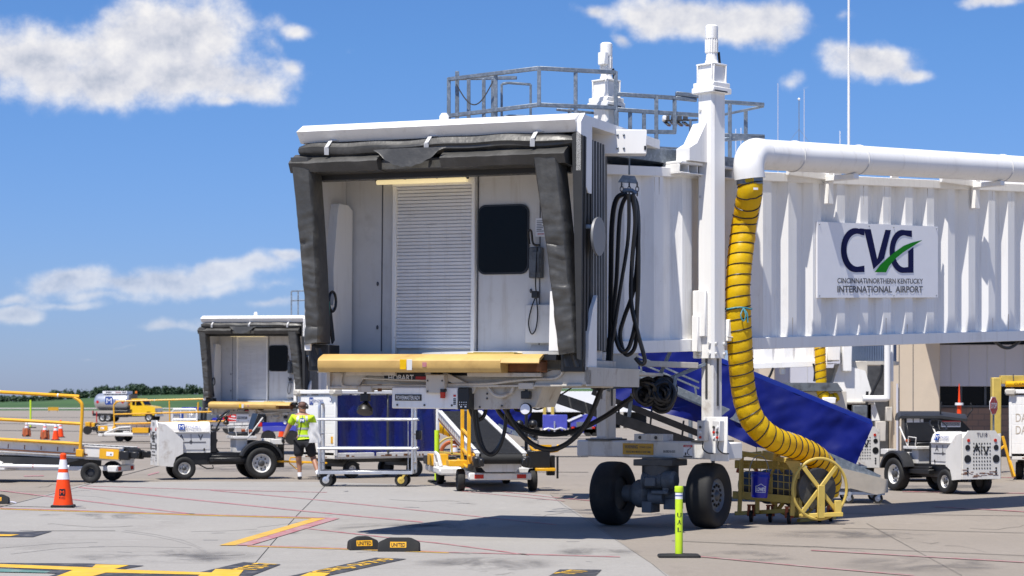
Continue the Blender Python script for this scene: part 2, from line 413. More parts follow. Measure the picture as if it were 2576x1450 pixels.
M['greytxt'] = mat('grey_print', (.085,.085,.095), .5, var=.04)
M['sign'] = mat('white_sign_panel', (.82,.82,.84), .4, var=.03)
M['whitep'] = mat('white_print', (.82,.82,.82), .5, var=.03)
M['warn'] = mat('amber_sign', (.62,.34,.02), .45, var=.12)
M['rim'] = mat('white_wheel_rim', (.70,.69,.66), .42, var=.12, dirt=(.2,.17,.13), damt=.6, dscale=6)
M['skin'] = mat('skin', (.36,.17,.10), .5, var=.1)
M['hair'] = mat('dark_hair', (.03,.022,.018), .7, var=.3)
M['hivis'] = mat('high_visibility_yellow', (.62,.90,.02), .7, var=.12, scale=6, bump=.3, bscale=8, thin=.2)
M['tape'] = mat('silver_reflective_tape', (.42,.43,.44), .35, var=.1)
M['cloth'] = mat('black_cloth', (.010,.010,.014), .8, var=.3, bump=.3, bscale=10)
M['tubelight'] = mat('fluorescent_tube', (.9,.8,.5), .4, emit=((1.0,.80,.42), .45))
M['amber'] = mat('amber_beacon', (.80,.20,.01), .2, var=.05)
M['tanwall'] = mat('tan_concrete_panel', (.60,.50,.38), .75, var=.07, scale=.8, dirt=(.42,.36,.28), damt=.3, dscale=.9)
M['lavwall'] = mat('pale_grey_metal_cladding', (.56,.56,.62), .5, var=.05, scale=.6)
M['tank'] = mat('polished_tank', (.62,.64,.67), .3, metal=.7, var=.1)
M['tan_metal'] = mat('tan_aluminium_beam', (.50,.44,.36), .45, metal=.35, var=.15)  # even tan tone for the ramp's lower sill
M['teal'] = mat('teal_connector', (.01,.18,.17), .4)
M['grass'] = mat('mown_grass', (.045,.105,.022), .9, var=.45, scale=.02, dirt=(.09,.13,.04), damt=.6, dscale=.012)
M['leaf'] = mat('tree_leaves', (.045,.085,.042), .8, var=.5, scale=.35)
M['trunk'] = mat('tree_bark', (.08,.06,.045), .9)
# ------------------------------------------------------------------ the ground
def concrete(name, c1, c2, stain, samt=.55, scale=1.0):
    m = bpy.data.materials.new(name); m.use_nodes = True; t = m.node_tree; b = t.nodes['Principled BSDF']; L = t.links.new
    tcn = t.nodes.new('ShaderNodeTexCoord')
    def nz(s, d, st=(1,1,1), r=.6, rot=0):
        mp = t.nodes.new('ShaderNodeMapping'); mp.inputs['Scale'].default_value = st; mp.inputs['Rotation'].default_value = (0,0,rot); L(tcn.outputs['Object'], mp.inputs[0])
        n = t.nodes.new('ShaderNodeTexNoise'); n.inputs['Scale'].default_value = s; n.inputs['Detail'].default_value = d; n.inputs['Roughness'].default_value = r
        L(mp.outputs[0], n.inputs[0]); return n.outputs['Fac']
    def mrng(x, a, bb, c, d):
        n = t.nodes.new('ShaderNodeMapRange'); L(x, n.inputs[0])
        for i, q in enumerate((a, bb, c, d)): n.inputs[i+1].default_value = q
        return n.outputs[0]
    def mx(f, A, B, bt='MIX'):
        n = t.nodes.new('ShaderNodeMix'); n.data_type = 'RGBA'; n.blend_type = bt
        L(f, n.inputs['Factor'])
        for key, x in (('A', A), ('B', B)):
            if isinstance(x, tuple): n.inputs[key].default_value = (*x, 1)
            else: L(x, n.inputs[key])
        return n.outputs['Result']
    col = mx(mrng(nz(.18*scale, 8), .35, .65, 0, 1), c1, c2)
    col = mx(mrng(nz(.9*scale, 10, (1,.35,1), .7, .5), .56, .78, 0, samt), col, stain)               # blotchy stains
    col = mx(mrng(nz(.55*scale, 6, (.16,1.6,1), .65, .18), .58, .8, 0, samt*.9), col, stain)         # long wheel-worn streaks
    col = mx(mrng(nz(.5*scale, 6, (1.3,.12,1), .65, -.3), .6, .8, 0, samt*.6), col, stain)
    col = mx(mrng(nz(9, 5), .35, .7, .0, .30), col, tuple(x*.72 for x in c1))
    col = mx(mrng(nz(38, 3), .3, .7, .0, .35), col, tuple(x*.55 for x in c1))                        # aggregate
    col = mx(mrng(nz(2.2*scale, 4, (1,1,1), .5), .66, .72, 0, .3), col, tuple(min(x*1.25, .9) for x in c2))
    L(col, b.inputs['Base Color']); b.inputs['Roughness'].default_value = .85; b.inputs['Specular IOR Level'].default_value = .3
    bp = t.nodes.new('ShaderNodeBump'); bp.inputs['Strength'].default_value = .25; bp.inputs['Distance'].default_value = .01
    L(nz(25, 5), bp.inputs['Height']); L(bp.outputs[0], b.inputs['Normal'])
    return m
M['apron'] = concrete('tan_apron_concrete', (.272,.236,.196), (.312,.272,.228), (.17,.15,.125), .75)
M['slab'] = concrete('pale_slab_concrete', (.322,.303,.276), (.362,.343,.314), (.22,.205,.185), .8)
M['taxi'] = concrete('taxiway_concrete', (.38,.36,.33), (.42,.39,.36), (.35,.32,.28), .3)
def paint(name, col, lo=.45, hi=.62, wear=.75, base=(.36,.34,.31), scale=5):
    return mat(name, col, .7, var=.2, scale=3, dirt=base, damt=wear, dscale=scale, dlo=lo, dhi=hi)
M['m_red'] = paint('worn_red_line_paint', (.40,.11,.13), .38, .66, .8)
M['m_yel'] = paint('worn_yellow_line_paint', (.72,.42,.03), .52, .75, .5)
M['m_gold'] = paint('worn_gold_line_paint', (.60,.36,.05), .5, .75, .5)
M['m_blk'] = paint('worn_black_border_paint', (.040,.040,.046), .5, .78, .5)
M['m_green'] = paint('worn_green_paint', (.10,.22,.19), .5, .7, .6)
M['joint'] = mat('joint_sealant', (.018,.017,.016), .8, var=.4, scale=6)
M['tyre'] = mat('tyre_mark', (.30,.285,.27), .8, var=.2, scale=1)

def sheet(name, pts, m, z=0.0):
    o = MB().poly([(p[0], p[1], z) for p in pts]).build(name, m, flat=True); return tag(o, kind='structure')
sheet('ground', [(-4000,-60),(4000,-60),(4000,5500),(-4000,5500)], M['grass'], -.09)
sheet('apron', [(-420,-40),(420,-40),(420,590),(-420,590)], M['apron'], 0)
sheet('taxiway', [(-900,830),(900,830),(900,1090),(-900,1090)], M['taxi'], -.05)
sheet('concrete_slabs', [gp(*p) for p in [(-160,1322),(0,1277),(225,1215),(520,1212),(800,1213),(1100,1222),(1385,1246),(1440,1282),(1640,1420),(1740,1490),(1700,1700),(-400,1700)]], M['slab'], .004)

def strips(name, mats, items, z):
    """painted lines: each item is a polyline of ground points (given by where they stand in the photo) with half-widths"""
    mb = MB()
    for it in items:
        k, pts, du, dv = it[0], it[1], it[2], it[3]
        dense = []
        for i in range(len(pts)-1):
            n = 10
            for j in range(n): dense.append((pts[i][0]+(pts[i+1][0]-pts[i][0])*j/n, pts[i][1]+(pts[i+1][1]-pts[i][1])*j/n))
        dense.append(pts[-1]); mb.mat(k)
        for a, b in zip(dense, dense[1:]):
            q = [gp(a[0]-du, a[1]-dv), gp(b[0]-du, b[1]-dv), gp(b[0]+du, b[1]+dv), gp(a[0]+du, a[1]+dv)]
            mb.poly([(p.x, p.y, z) for p in q])
    return tag(mb.build(name, mats, flat=True), kind='structure')
def c4(x, y): return (.4375*x, 1207.5+.4375*y)
strips('red_stand_lines', [M['m_red'], M['m_gold']], [
    (0, [(215,1223.5),(529,1233.5),(822,1240)], 0, .55),
    (0, [(-40,1230),(0,1235),(144,1253),(490,1295.5)], 0, 1.1),
    (0, [(197,1227),(470,1257),(752,1286),(1063,1315)], 0, 1.2),
    (0, [(529,1234.5),(779,1257),(1050,1285),(1400,1322)], 0, .8),
    (0, [(0,1279.5),(490,1295),(846,1305)], 0, .9), (1, [(0,1282),(490,1297.3),(800,1306.3)], 0, .8),
    (0, [(622,1374),(880,1382),(1129,1391),(1560,1403)], 0, .9), (1, [(622,1376),(880,1384),(1129,1393)], 0, .7),
    (0, [(763,1330),(930,1349),(1127,1371),(1330,1398)], 0, 1.0),
    (0, [(1120,1222),(1385,1252),(1500,1262)], 0, .6), (0, [(1150,1236),(1420,1262)], 0, .5),
    (0, [(2270,1238),(2640,1243)], 0, .7), (0, [(2350,1276),(2640,1292)], 0, .8), (0, [(1720,1398),(2040,1428),(2300,1450)], 0, .8),
    (0, [(2040,1386),(2640,1420)], 0, .8), (0, [(2420,1200),(2620,1204)], 0, .6), (0, [(60,1199),(110,1198)], 0, 1.0), (0, [(330,1128),(350,1127)], 0, .8), (0, [(372,1196),(400,1189)], 0, 1.4)], .009)
mb = MB()
mb.mat(0).poly([gp(*p)+V((0,0,.012)) for p in [(787,1306),(819.5,1306),(591,1374.5),(551,1374.5)]])
mb.mat(1).poly([gp(*p)+V((0,0,.012)) for p in [(821,1306),(855,1306),(630,1374.5),(593,1374.5)]])
tag(mb.build('stop_line_marking', [M['m_gold'], M['m_red']], flat=True), kind='structure')
# yellow lead-in line with its black border and the aircraft-type boxes
bl = MB()
def bpoly(mbx, pts, z): mbx.poly([gp(*c4(*p))+V((0,0,z)) for p in pts])
bpoly(bl, [(-60,482),(520,486),(560,488),(830,498),(700,520),(1150,536),(1400,478),(1615,491),(1400,575),(1150,575),(640,562),(520,575),(230,575),(330,545),(-60,520)], .010)
bpoly(bl, [(2160,452),(2338,459),(1800,575),(1590,575)], .010)
bpoly(bl, [(-60,300),(130,303),(300,300),(190,333),(-60,332)], .010)
bpoly(bl, [(3220,520),(3460,522),(3400,580),(3120,580)], .010)
tag(bl.build('black_marking_border', M['m_blk'], flat=True), kind='structure')
ye = MB()
bpoly(ye, [(-60,489),(530,511),(550,493),(742,498),(655,521),(1215,541),(1240,520),(1402,524),(1360,575),(1120,575),(1150,553),(610,541),(480,575),(290,575),(420,526),(-60,507)], .014)
bpoly(ye, [(1780,540),(1900,543),(1840,575),(1690,575)], .014)
bpoly(ye, [(-60,318),(110,320),(60,329),(-60,329)], .014)
def ground_text(body, a, b, hgt, m):
    a = gp(*a); b = gp(*b); ex = (b-a).normalized(); ey = V((-ex.y, ex.x, 0))
    m.text(body, (a+b)/2 + V((0,0,.014)), ex, ey, w=(b-a).length, h=hgt, bold=.02)
ground_text('CRJ-2/7/9', (800,1444), (988,1409), .25, ye)
ground_text('737-7', (612,1437), (676,1420), .28, ye)
ground_text('717', (1418,1447), (1462,1438), .24, ye)
tag(ye.build('yellow_lead_in_line', M['m_yel'], flat=True), kind='structure')
g = MB(); bpoly(g, [(-60,515),(300,532),(260,541),(-60,535)], .013); tag(g.build('green_marking', M['m_green'], flat=True), kind='structure')
# joints between slabs
strips('slab_joints', M['joint'], [
    (0, [(818,1223),(787,1258),(744,1301),(690,1362),(617,1448)], 1.0, 0), (0, [(-60,1298),(0,1277),(140,1242),(225,1219),(402,1172),(520,1141)], .8, .25),
    (0, [(1385,1246),(1417,1272),(1640,1420),(1700,1470)], .7, .2), (0, [(-20,1273.5),(216,1279.5)], 0, .35),
    (0, [(1090,1149),(1480,1149.5)], 0, 1.1), (0, [(330,1128.5),(700,1129),(1140,1131)], 0, .35), (0, [(1080,1187),(1480,1189)], 0, .3),
    (0, [(-40,1083),(240,1086),(400,1094)], 0, .5), (0, [(-40,1066),(240,1068)], 0, .4), (0, [(-40,1050),(240,1051)], 0, .35), (0, [(1270,1103),(1500,1105)], 0, .6), (0, [(-40,1109),(400,1116)], 0, .4),
    (0, [(2000,1292),(2640,1300)], 0, .25), (0, [(2120,1330),(2640,1344)], 0, .25), (0, [(2180,1318),(2420,1450)], .6, 0), (0, [(0,1341),(130,1337),(290,1337)], 0, .3), (0, [(1690,1362),(2640,1402)], 0, .3)], .007)
rk = random.Random(21); ck = []
for (u, v, du, dv, n_) in ((420,1395,26,1.5,9),(980,1258,30,2.2,8),(1350,1300,18,9,8),(1850,1372,34,3,10),(2250,1352,30,6,9),(240,1210,-20,4,7),(2440,1330,22,-3,8),(120,1320,30,3,7),(1150,1420,22,5,8)):
    pts = [(u, v)]
    for i in range(n_): pts.append((pts[-1][0]+du*rk.uniform(.4,1.4), pts[-1][1]+dv*rk.uniform(-.9,1.9)))
    ck.append((0, pts, .25, .16))
strips('concrete_cracks', M['joint'], ck, .0066)
# faint arcs left by tyres
def arc(pts): return (0, [c4(*p) for p in pts], 0, .28)
strips('tyre_marks', M['tyre'], [arc([(700,300),(850,320),(1000,350),(1120,385),(1190,425)]), arc([(720,292),(900,318),(1060,352),(1160,395),(1210,440)]), arc([(60,430),(360,395),(700,385),(1100,392)]),
    arc([(0,395),(300,370),(560,362)]), arc([(1100,300),(1300,296),(1480,285)]), arc([(400,90),(560,98),(640,115)]), arc([(2050,420),(2300,405),(2700,430)]), arc([(1480,275),(1600,262),(1760,240),(1900,232)])], .0065)
# thin pitch-black scuffs
sc_ = []
rs = random.Random(5)
for i in range(26):
    u = rs.uniform(0, 1500); v = rs.uniform(1235, 1440); l = rs.uniform(8, 40)
    sc_.append((0, [(u, v), (u+l, v+rs.uniform(-1, 2))], 0, rs.uniform(.12, .3)))
strips('rubber_scuffs', M['steel'], sc_, .0055)

# old spills: irregular darker patches that let the concrete show through
sm_ = bpy.data.materials.new('old_spill_stain'); sm_.use_nodes = True; t_ = sm_.node_tree; b_ = t_.nodes['Principled BSDF']; b_.inputs['Base Color'].default_value = (.10,.095,.095,1); b_.inputs['Roughness'].default_value = .7
tcs = t_.nodes.new('ShaderNodeTexCoord'); mps = t_.nodes.new('ShaderNodeMapping'); mps.inputs['Scale'].default_value = (.8,.45,1); t_.links.new(tcs.outputs['Object'], mps.inputs[0])
nzs = t_.nodes.new('ShaderNodeTexNoise'); nzs.inputs['Scale'].default_value = 1.3; nzs.inputs['Detail'].default_value = 9; nzs.inputs['Roughness'].default_value = .68; nzs.inputs['Distortion'].default_value = .8; t_.links.new(mps.outputs[0], nzs.inputs[0])
mrs = t_.nodes.new('ShaderNodeMapRange'); t_.links.new(nzs.outputs['Fac'], mrs.inputs[0]); mrs.inputs[1].default_value = .42; mrs.inputs[2].default_value = .72; mrs.inputs[3].default_value = 0; mrs.inputs[4].default_value = .75
uvd = t_.nodes.new('ShaderNodeAttribute'); uvd.attribute_name = 'fade'; mul = t_.nodes.new('ShaderNodeMath'); mul.operation = 'MULTIPLY'; t_.links.new(mrs.outputs[0], mul.inputs[0]); t_.links.new(uvd.outputs['Fac'], mul.inputs[1])
trs = t_.nodes.new('ShaderNodeBsdfTransparent'); mxs = t_.nodes.new('ShaderNodeMixShader'); t_.links.new(mul.outputs[0], mxs.inputs[0]); t_.links.new(trs.outputs[0], mxs.inputs[1]); t_.links.new(b_.outputs[0], mxs.inputs[2]); t_.links.new(mxs.outputs[0], t_.nodes['Material Output'].inputs['Surface'])
stn = MB(); fd = []
for (u, v, ru, rv) in ((1010,1331,190,17),(690,1341,70,9),(1120,1322,120,9),(420,1400,260,20),(1230,1420,200,18),(250,1300,160,9),(2120,1345,240,12),(2330,1420,240,22),(1900,1400,160,16),(640,1180,240,10),(2380,1225,160,6),(1180,1195,120,6),(100,1180,160,7),(1500,1390,120,12)):
    c = gp(u, v); n = 28; o0 = len(stn.v)
    vs = [c]+[gp(u+ru*f*math.cos(2*math.pi*i/n), v+rv*f*math.sin(2*math.pi*i/n)) for f in (.55,1.0) for i in range(n)]
    stn.add([(p.x,p.y,.0055+.0001*len(fd)/60) for p in vs], [[0,1+i,1+(i+1) % n] for i in range(n)]+[[1+i,1+n+i,1+n+(i+1) % n,1+(i+1) % n] for i in range(n)])
    fd += [1.0]+[.9]*n+[0.0]*n
ob_ = stn.build('spill_stains', sm_, flat=True); at_ = ob_.data.attributes.new('fade','FLOAT','POINT'); at_.data.foreach_set('value', fd); tag(ob_, kind='structure')
# ------------------------------------------------------------------ far hill and trees
def hill_z(x, y):
    t = min(max((y-1120)/230.0, 0), 1); t = t*t*(3-2*t)
    crest = 3.0 + 7.6/(1+math.exp(-(x+262)/26.0)) + 1.0*math.sin(x*.013+1) + .6*math.sin(x*.041)
    if x > 60: crest -= (x-60)*.012
    return -.08 + t*max(crest, .5)
hb = MB(); hb.grid(lambda a, b: (-900+a*2100, 1095+b*900, hill_z(-900+a*2100, 1095+b*900)), 160, 40)
tag(hb.build('hill', M['grass']), kind='structure')
def crown(mb, c, rx, rz, n, rnd, sz):
    """a crown as many small leaf clumps spread through its volume, in a few lobes"""
    lobes = [(V((rnd.uniform(-.55,.55)*rx, rnd.uniform(-.4,.4)*rx, rnd.uniform(-.45,.6)*rz)), rnd.uniform(.35,.62)) for _ in range(8)]
    for i in range(n):
        lc, lr = rnd.choice(lobes)
        while True:
            d = V((rnd.uniform(-1,1), rnd.uniform(-1,1), rnd.uniform(-1,1)))
            if d.length < 1: break
        p = V(c) + lc + V((d.x*rx*lr, d.y*rx*lr, d.z*rz*lr))
        a = V((rnd.uniform(-1,1), rnd.uniform(-1,1), rnd.uniform(-1,1))).normalized(); b = a.orthogonal().normalized()
        e = a.cross(b); q = sz*rnd.uniform(.6, 1.3)
        mb.add([p-b*q-e*q*.6, p+b*q*.9-e*q*.5, p+b*q+e*q*.7, p-b*q*.7+e*q], [[0,1,2,3]])
TREES = [(250,974,9),(263,970,8),(285,968,9),(300,972,8),(322,962,13),(336,964,12),(350,966,11),(366,972,9),(382,970,8),(396,973,8),(420,971,8),(434,974,7),(452,975,7),(482,968,10),(497,975,6),(520,978,6),(545,976,7),(130,985,9),(152,983,11),(170,984,10),(205,990,6)]
DESC = ['darkest', 'round', 'bushy', 'low', 'tallest', 'broad', 'pale', 'small', 'squat', 'slim', 'ragged', 'faint', 'lopsided', 'lone rounded', 'stunted', 'half hidden', 'short']
treelab = ['far tree at the left end of the hilltop row above the fuel truck tank','round far tree second in the hilltop row above the fuel truck tank','bushy far tree over the front of the fuel truck tank','low far tree just left of the tallest hilltop crown','tallest far tree crown on the green hill above the yellow truck cab','broad far tree right beside the tallest hilltop crown','far tree third in the tall clump above the yellow truck cab','small far tree where the tall hilltop clump drops away','squat far tree in the gap right of the tall hilltop clump','slim far tree above the orange beacon of the fuel truck','ragged far tree on the hill above the truck bonnet','faint small far tree above the white tug grille','lopsided little far tree on the hill left of the lone rounded crown','lone rounded far tree standing clear on the hilltop','stunted far tree just right of the lone rounded crown','far tree half hidden behind the pad of the distant jet bridge','short far tree behind the distant jet bridge cab','far dark tree at the left end of the blue-green clump over the yellow rail','tallest tree of the blue-green clump over the yellow rail','far tree at the right of the blue-green clump over the yellow rail','tiny far bush between the two tree clumps on the skyline']
for i, (u, v, hpx) in enumerate(TREES):
    rnd = random.Random(40+i); Y = 1420+rnd.uniform(-30, 60)
    top = PT(u, v, Y); gz = hill_z(top.x, Y); hh = top.z-gz
    t = thing('tree', treelab[i], 'tree', (top.x, Y, gz), 0, 'trees along the far hilltop')
    tr = MB(); tr.cyl((0,0,-.5), (0,0,hh*.5), .28, .14, 7)
    for k in range(4):
        a = k*1.6+i; tr.cyl((0,0,hh*.3), (math.cos(a)*hh*.22, math.sin(a)*hh*.22, hh*.62), .12, .05, 5)
    tr.build('trunk', M['trunk'], t)
    c = MB(); crown(c, (0,0,hh*.56), max(hh*.55, 3.0), hh*.46, 420, rnd, .55); c.build('crown', M['leaf'], t, flat=True)
wd = MB(); rnd = random.Random(3)
for i in range(64):
    u = -60+i*10.5 if i < 60 else 0
    Y = 1500+rnd.uniform(0, 90); v = (996 if u < 130 else 982 if u < 235 else 977)+rnd.uniform(-3, 2)
    p = PT(u, v, Y); gz = hill_z(p.x, Y); hh = max(p.z-gz, 2.5)
    crown(wd, (p.x, Y, gz+hh*.5), rnd.uniform(3, 6), hh*.55, 150, rnd, .7)
tag(wd.build('woodland', M['leaf'], flat=True), 'far hazy belt of woodland along the foot and crest of the hill', 'woodland', kind='stuff')
# ------------------------------------------------------------------ the jet bridge in the foreground
CAB_O = V((-1.015+.3*.375, 26.0+.3*.927, 0)); CAB_YAW = -R(22)
BR_O = CAB_O                                                      # the bridge's own origin: on the ground under the cab's front edge
CABM = Matrix.Rotation(CAB_YAW, 4, 'Z') @ Matrix.Rotation(R(.5), 4, 'Y')      # cab frame (x along the front, y into the cab) in bridge coordinates
CABI = CABM @ Matrix.Translation((0,-.3,0))                        # interior of the cab
TUN_O = V((2.774, 28.73, 0)) - BR_O
TA = R(45)
TUNM = Matrix.Translation(TUN_O) @ Matrix.Rotation(R(90)-TA, 4, 'Z')          # tunnel frame: x up the tunnel, y across it (away from the camera)
WLD = Matrix.Translation(-BR_O)                                               # world coordinates in bridge coordinates
bridge = thing('jet_bridge', 'large white jet bridge in the foreground with open padded cab and CVG sign', 'jet bridge', BR_O, 0, 'jet bridges')
def wr(p, amp, f, seed=0.0):
    return amp*mnoise.noise(V(p)*f + V((seed, seed*.7, seed*1.3)))

# --- cab shell
m = MB(CABI)
m.box(-1.86, 1.80, 1.22, 1.30, 2.30, 4.95)                         # back wall
m.box(-1.90, -1.84, .42, 1.22, 2.30, 4.90)                         # side walls
m.box(1.74, 1.80, .42, 1.22, 2.30, 4.90)
m.mat(1).box(-1.84, 1.74, .32, 1.22, 4.76, 4.83)                   # ceiling
m.mat(0).py([(-1.84,4.62),(1.74,4.62),(1.74,4.76),(-1.84,4.76)], .36, .43)
m.mat(2)
for x in (-1.30, -1.12, .09, .96): m.box(x-.008, x+.008, 1.212, 1.22, 2.42, 4.76, .002)
for (x, z) in ((-1.36,3.32),(-1.36,2.74),(.84,3.7),(.84,3.2)): m.sphere((x, 1.21, z), (.018, .012, .03), 8, 5)
m.mat(0)
rn = random.Random(6)
for i in range(22):                                               # scuffs and scratches on the cab's back wall
    x = rn.uniform(-1.75, 1.0); z = rn.choice((rn.uniform(2.45, 3.2), rn.uniform(2.5, 4.4)))
    if -1.13 < x < .08 or (0.05 < x < .84 and 3.3 < z < 4.4): continue
    m.bar((x,1.2185,z), (x+rn.uniform(-.05,.05),1.2185,z+rn.uniform(-.08,.03)), rn.uniform(.003,.008), .002, up=(0,1,0), b=.0005)
m.build('cab_shell', [M['interior'], M['ceil'], M['greytxt']], bridge)
m = MB(CABI)
m.px([(.10,2.350),(1.22,2.365),(1.22,2.30),(.10,2.28)], -1.72, 1.62)
m.mat(1).box(.34, .98, .30, .95, 2.352, 2.380, .012); m.mat(0).box(.40, .92, .36, .90, 2.381, 2.388, .003)
m.build('cab_floor', [M['black'], M['gseyel']], bridge)
m = MB(CABM)
m.px([(-.37,5.215),(-.19,5.315),(3.0,5.36),(3.0,5.24),(-.12,5.20),(-.12,5.08),(-.25,5.08)], -1.92, 1.90)
m.px([(-.16,5.318),(-.30,5.20),(-.30,4.60),(-.02,4.35),(.10,4.35),(.10,5.20)], 1.90, 1.96)
m.prism([(-.06,0),(.06,0),(.06,.10),(.03,.14),(-.03,.14),(-.06,.10)], CABM.inverted() @ V((0,0,0)) if False else (-.12, .25, 5.322), (1,0,0), (0,0,1), (0,1,0), .03)
m.build('cab_roof', M['white'], bridge)
m = MB(CABM)                                                         # lower white cheeks beside the pads
m.prism([(-.02,2.02),(.28,2.02),(.28,3.10),(.12,2.92),(-.02,2.60)], (1.93,0,0), (0,1,0), (0,0,1), (1,0,0), .05)
m.build('side_cheek', M['white'], bridge)
m = MB(CABM)
m.py([(1.47,2.40),(1.60,2.40),(1.60,3.02),(1.57,3.10),(1.55,2.9),(1.51,3.14),(1.48,3.14)], -.06, .25)
m.py([(1.46,3.14),(1.58,3.14),(1.56,3.5),(1.46,3.55)], .10, .25)
m.build('side_cheek', M['white'], bridge)
# --- roller shutter and its frame
m = MB(CABI); z = 2.50; n = 46; dz = (4.60-2.50)/n; prof = []
for i in range(n):
    z = 2.50+i*dz; prof += [(1.202,z),(1.180,z+dz*.16),(1.178,z+dz*.84),(1.200,z+dz*.96)]
prof += [(1.2,4.60),(1.216,4.60),(1.216,2.50)]
m.px(prof, -1.06, .02); m.box(-1.06, .02, 1.165, 1.215, 2.455, 2.50)
sh = m.build('roller_shutter', M['shutter'], bridge, sharp=25)
m = MB(CABI); m.box(-1.12, -1.06, 1.14, 1.216, 2.37, 4.64); m.box(.02, .075, 1.14, 1.216, 2.37, 4.64); m.box(-1.12, .075, 1.13, 1.216, 4.6, 4.70)
m.build('shutter_frame', M['white'], bridge)
m = MB(CABI)
def rrect(x0, x1, z0, z1, r, n=6):
    pts = []
    for cx_, cz_, a0 in ((x1-r,z0+r,-90),(x1-r,z1-r,0),(x0+r,z1-r,90),(x0+r,z0+r,180)):
        for i in range(n+1):
            a = R(a0+90*i/n); pts.append((cx_+r*math.cos(a), cz_+r*math.sin(a)))
    return pts
m.py(rrect(.09,.81,3.42,4.33,.11), 1.196, 1.219); w_ = m.build('cab_window', M['black'], bridge)
m = MB(CABI); m.py(rrect(.115,.785,3.445,4.305,.09), 1.188, 1.195); m.build('pane', M['blackgl'], w_)
# --- lamp over the shutter
m = MB(CABI); m.box(-1.36, .06, 1.06, 1.21, 4.705, 4.765); m.mat(1)
for x in (-1.3,-.88,-.42,.0): m.box(x-.02, x+.02, 1.02, 1.07, 4.66, 4.75)
lf = m.build('ceiling_light', [M['cream'], M['steel']], bridge)
m = MB(CABI); m.tube([(-1.30,1.05,4.66),(0.0,1.05,4.66)], .036, 12); m.build('lamp_tube', M['tubelight'], lf)
# --- switch box with its lead, notice, sill box
m = MB(CABI); m.box(.85, 1.02, 1.10, 1.21, 3.36, 3.76, .012); m.box(.90, 1.0, 1.08, 1.10, 3.42, 3.7); sb = m.build('switch_box', M['gear'], bridge)
m = MB(CABI); m.tube(smooth_path([(.86,1.1,3.80),(.86,1.06,3.95),(.90,1.06,3.96),(.92,1.08,3.80),(1.0,1.08,3.78)],4), .016, 6); m.build('handle', M['black'], sb)
m = MB(CABI); m.tube(smooth_path([(.97,1.09,3.76),(.965,1.06,3.3),(.96,1.09,3.14),(.90,1.09,2.98),(.86,1.09,2.78),(.90,1.09,2.64),(.96,1.09,2.70),(.985,1.09,2.9),(.96,1.09,3.14)],5), .009, 6); m.box(.91,1.0,1.05,1.11,3.10,3.19); m.build('lead', M['cable'], sb)
m = MB(CABI); m.box(.80, 1.30, 1.12, 1.21, 2.52, 3.02, .01); m.px([(1.21,2.50),(1.05,2.38),(1.21,2.38)], .86, 1.2); m.build('wall_box', M['interior'], bridge)
m = MB(CABI); m.box(.90, 1.04, 1.209, 1.218, 3.90, 4.14, .002); m.mat(1)
for i in range(7): m.box(.915, 1.025-.02*(i % 3), 1.205, 1.209, 4.10-i*.022, 4.108-i*.022, .001)
m.mat(2).box(.93, 1.02, 1.205, 1.209, 3.93, 3.94, .001)
m.build('notice', [M['sign'], M['greytxt'], M['red']], bridge)
CABO = CABI @ Matrix.Translation((0,.22,0))
# --- operator console on the left wall
m = MB(CABO)
m.px([(.35,2.37),(.95,2.37),(.95,4.30),(.82,4.36),(.55,4.36),(.50,4.20),(.40,3.5),(.42,3.1),(.35,2.9)], -1.84, -1.72)
m.px([(.05,2.37),(.35,2.37),(.35,2.9),(.28,3.0),(.05,3.0)], -1.84, -1.66)
m.mat(1).px([(.10,3.05),(.34,3.05),(.30,4.1),(.12,4.1)], -1.838, -1.80)
m.px([(.08,2.95),(.2,2.95),(.30,2.55),(.24,2.5)], -1.66, -1.64)
m.mat(0).bar((-1.78,.0,4.6), (-1.72,.18,3.05), .05, .05)
m.mat(1).box(-1.80,-1.76,-.16,.12,2.95,4.10); m.mat(0).box(-1.83,-1.74,-.2,-.16,2.4,4.5)
m.build('operator_console', [M['white'], M['black']], bridge)
m = MB(CABO); m.tube([(-1.64+.0, .22+.10*math.cos(a), 3.05+.13*math.sin(a)) for a in [i*math.pi/8 for i in range(16)]], .018, 6, closed=True); m.mat(1).box(-1.66,-1.62,.06,.12,2.85,3.05)
m.build('door_handle', [M['black'], M['teal']], bridge)
# --- dark padded closure: pads, header, folded hood
def pad(name, outline, seed):
    """outline(t) -> x0, x1, y_front, z at height t (0 bottom .. 1 top); quilted vinyl that sags into creases lower down"""
    mb = MB(CABM); rings = []
    N = 120
    for i in range(N+1):
        t = i/N; x0, x1, yf_, z = outline(t)
        wob = 1.0 if t < .62 else max(.15, 1-(t-.62)*5)
        ph = t*12.5+seed+.9*mnoise.noise(V((t*4, seed, 0)))
        puff = .013*wob*(abs(math.sin(math.pi*ph))**.4-.5)*(1+1.2*mnoise.noise(V((t*7, seed*2, 1))))
        yb = yf_+.30; ring = []
        for (px, py, k) in ((x0,yb,0),(x0,yf_+.12,.8),(x0+.012,yf_+.03,1),(x0+.035,yf_,1),(x0+(x1-x0)*.3,yf_,1.4),(x0+(x1-x0)*.5,yf_,1.5),(x0+(x1-x0)*.7,yf_,1.4),(x1-.035,yf_,1),(x1-.012,yf_+.03,1),(x1,yf_+.12,.8),(x1,yb,0)):
            nx = wr((px*2, py*2, z*2.5), .02*wob, 1.6, seed); ny = wr((px*6, py, z*5), .020*wob, 1.5, seed+5)+wr((px*3+z*2, py, z*9), .010*wob, 1.6, seed+9)
            slant = .05*wob*math.sin(ph*.7+seed)*(px-(x0+x1)/2)/(x1-x0)*2
            ring.append(V((px+nx*.6*k, py-puff*k+ny*k, z+slant*k*.6)))
        rings.append(ring)
    mb.loft(rings); return mb.build(name, M['vinyl'], bridge, sharp=50)
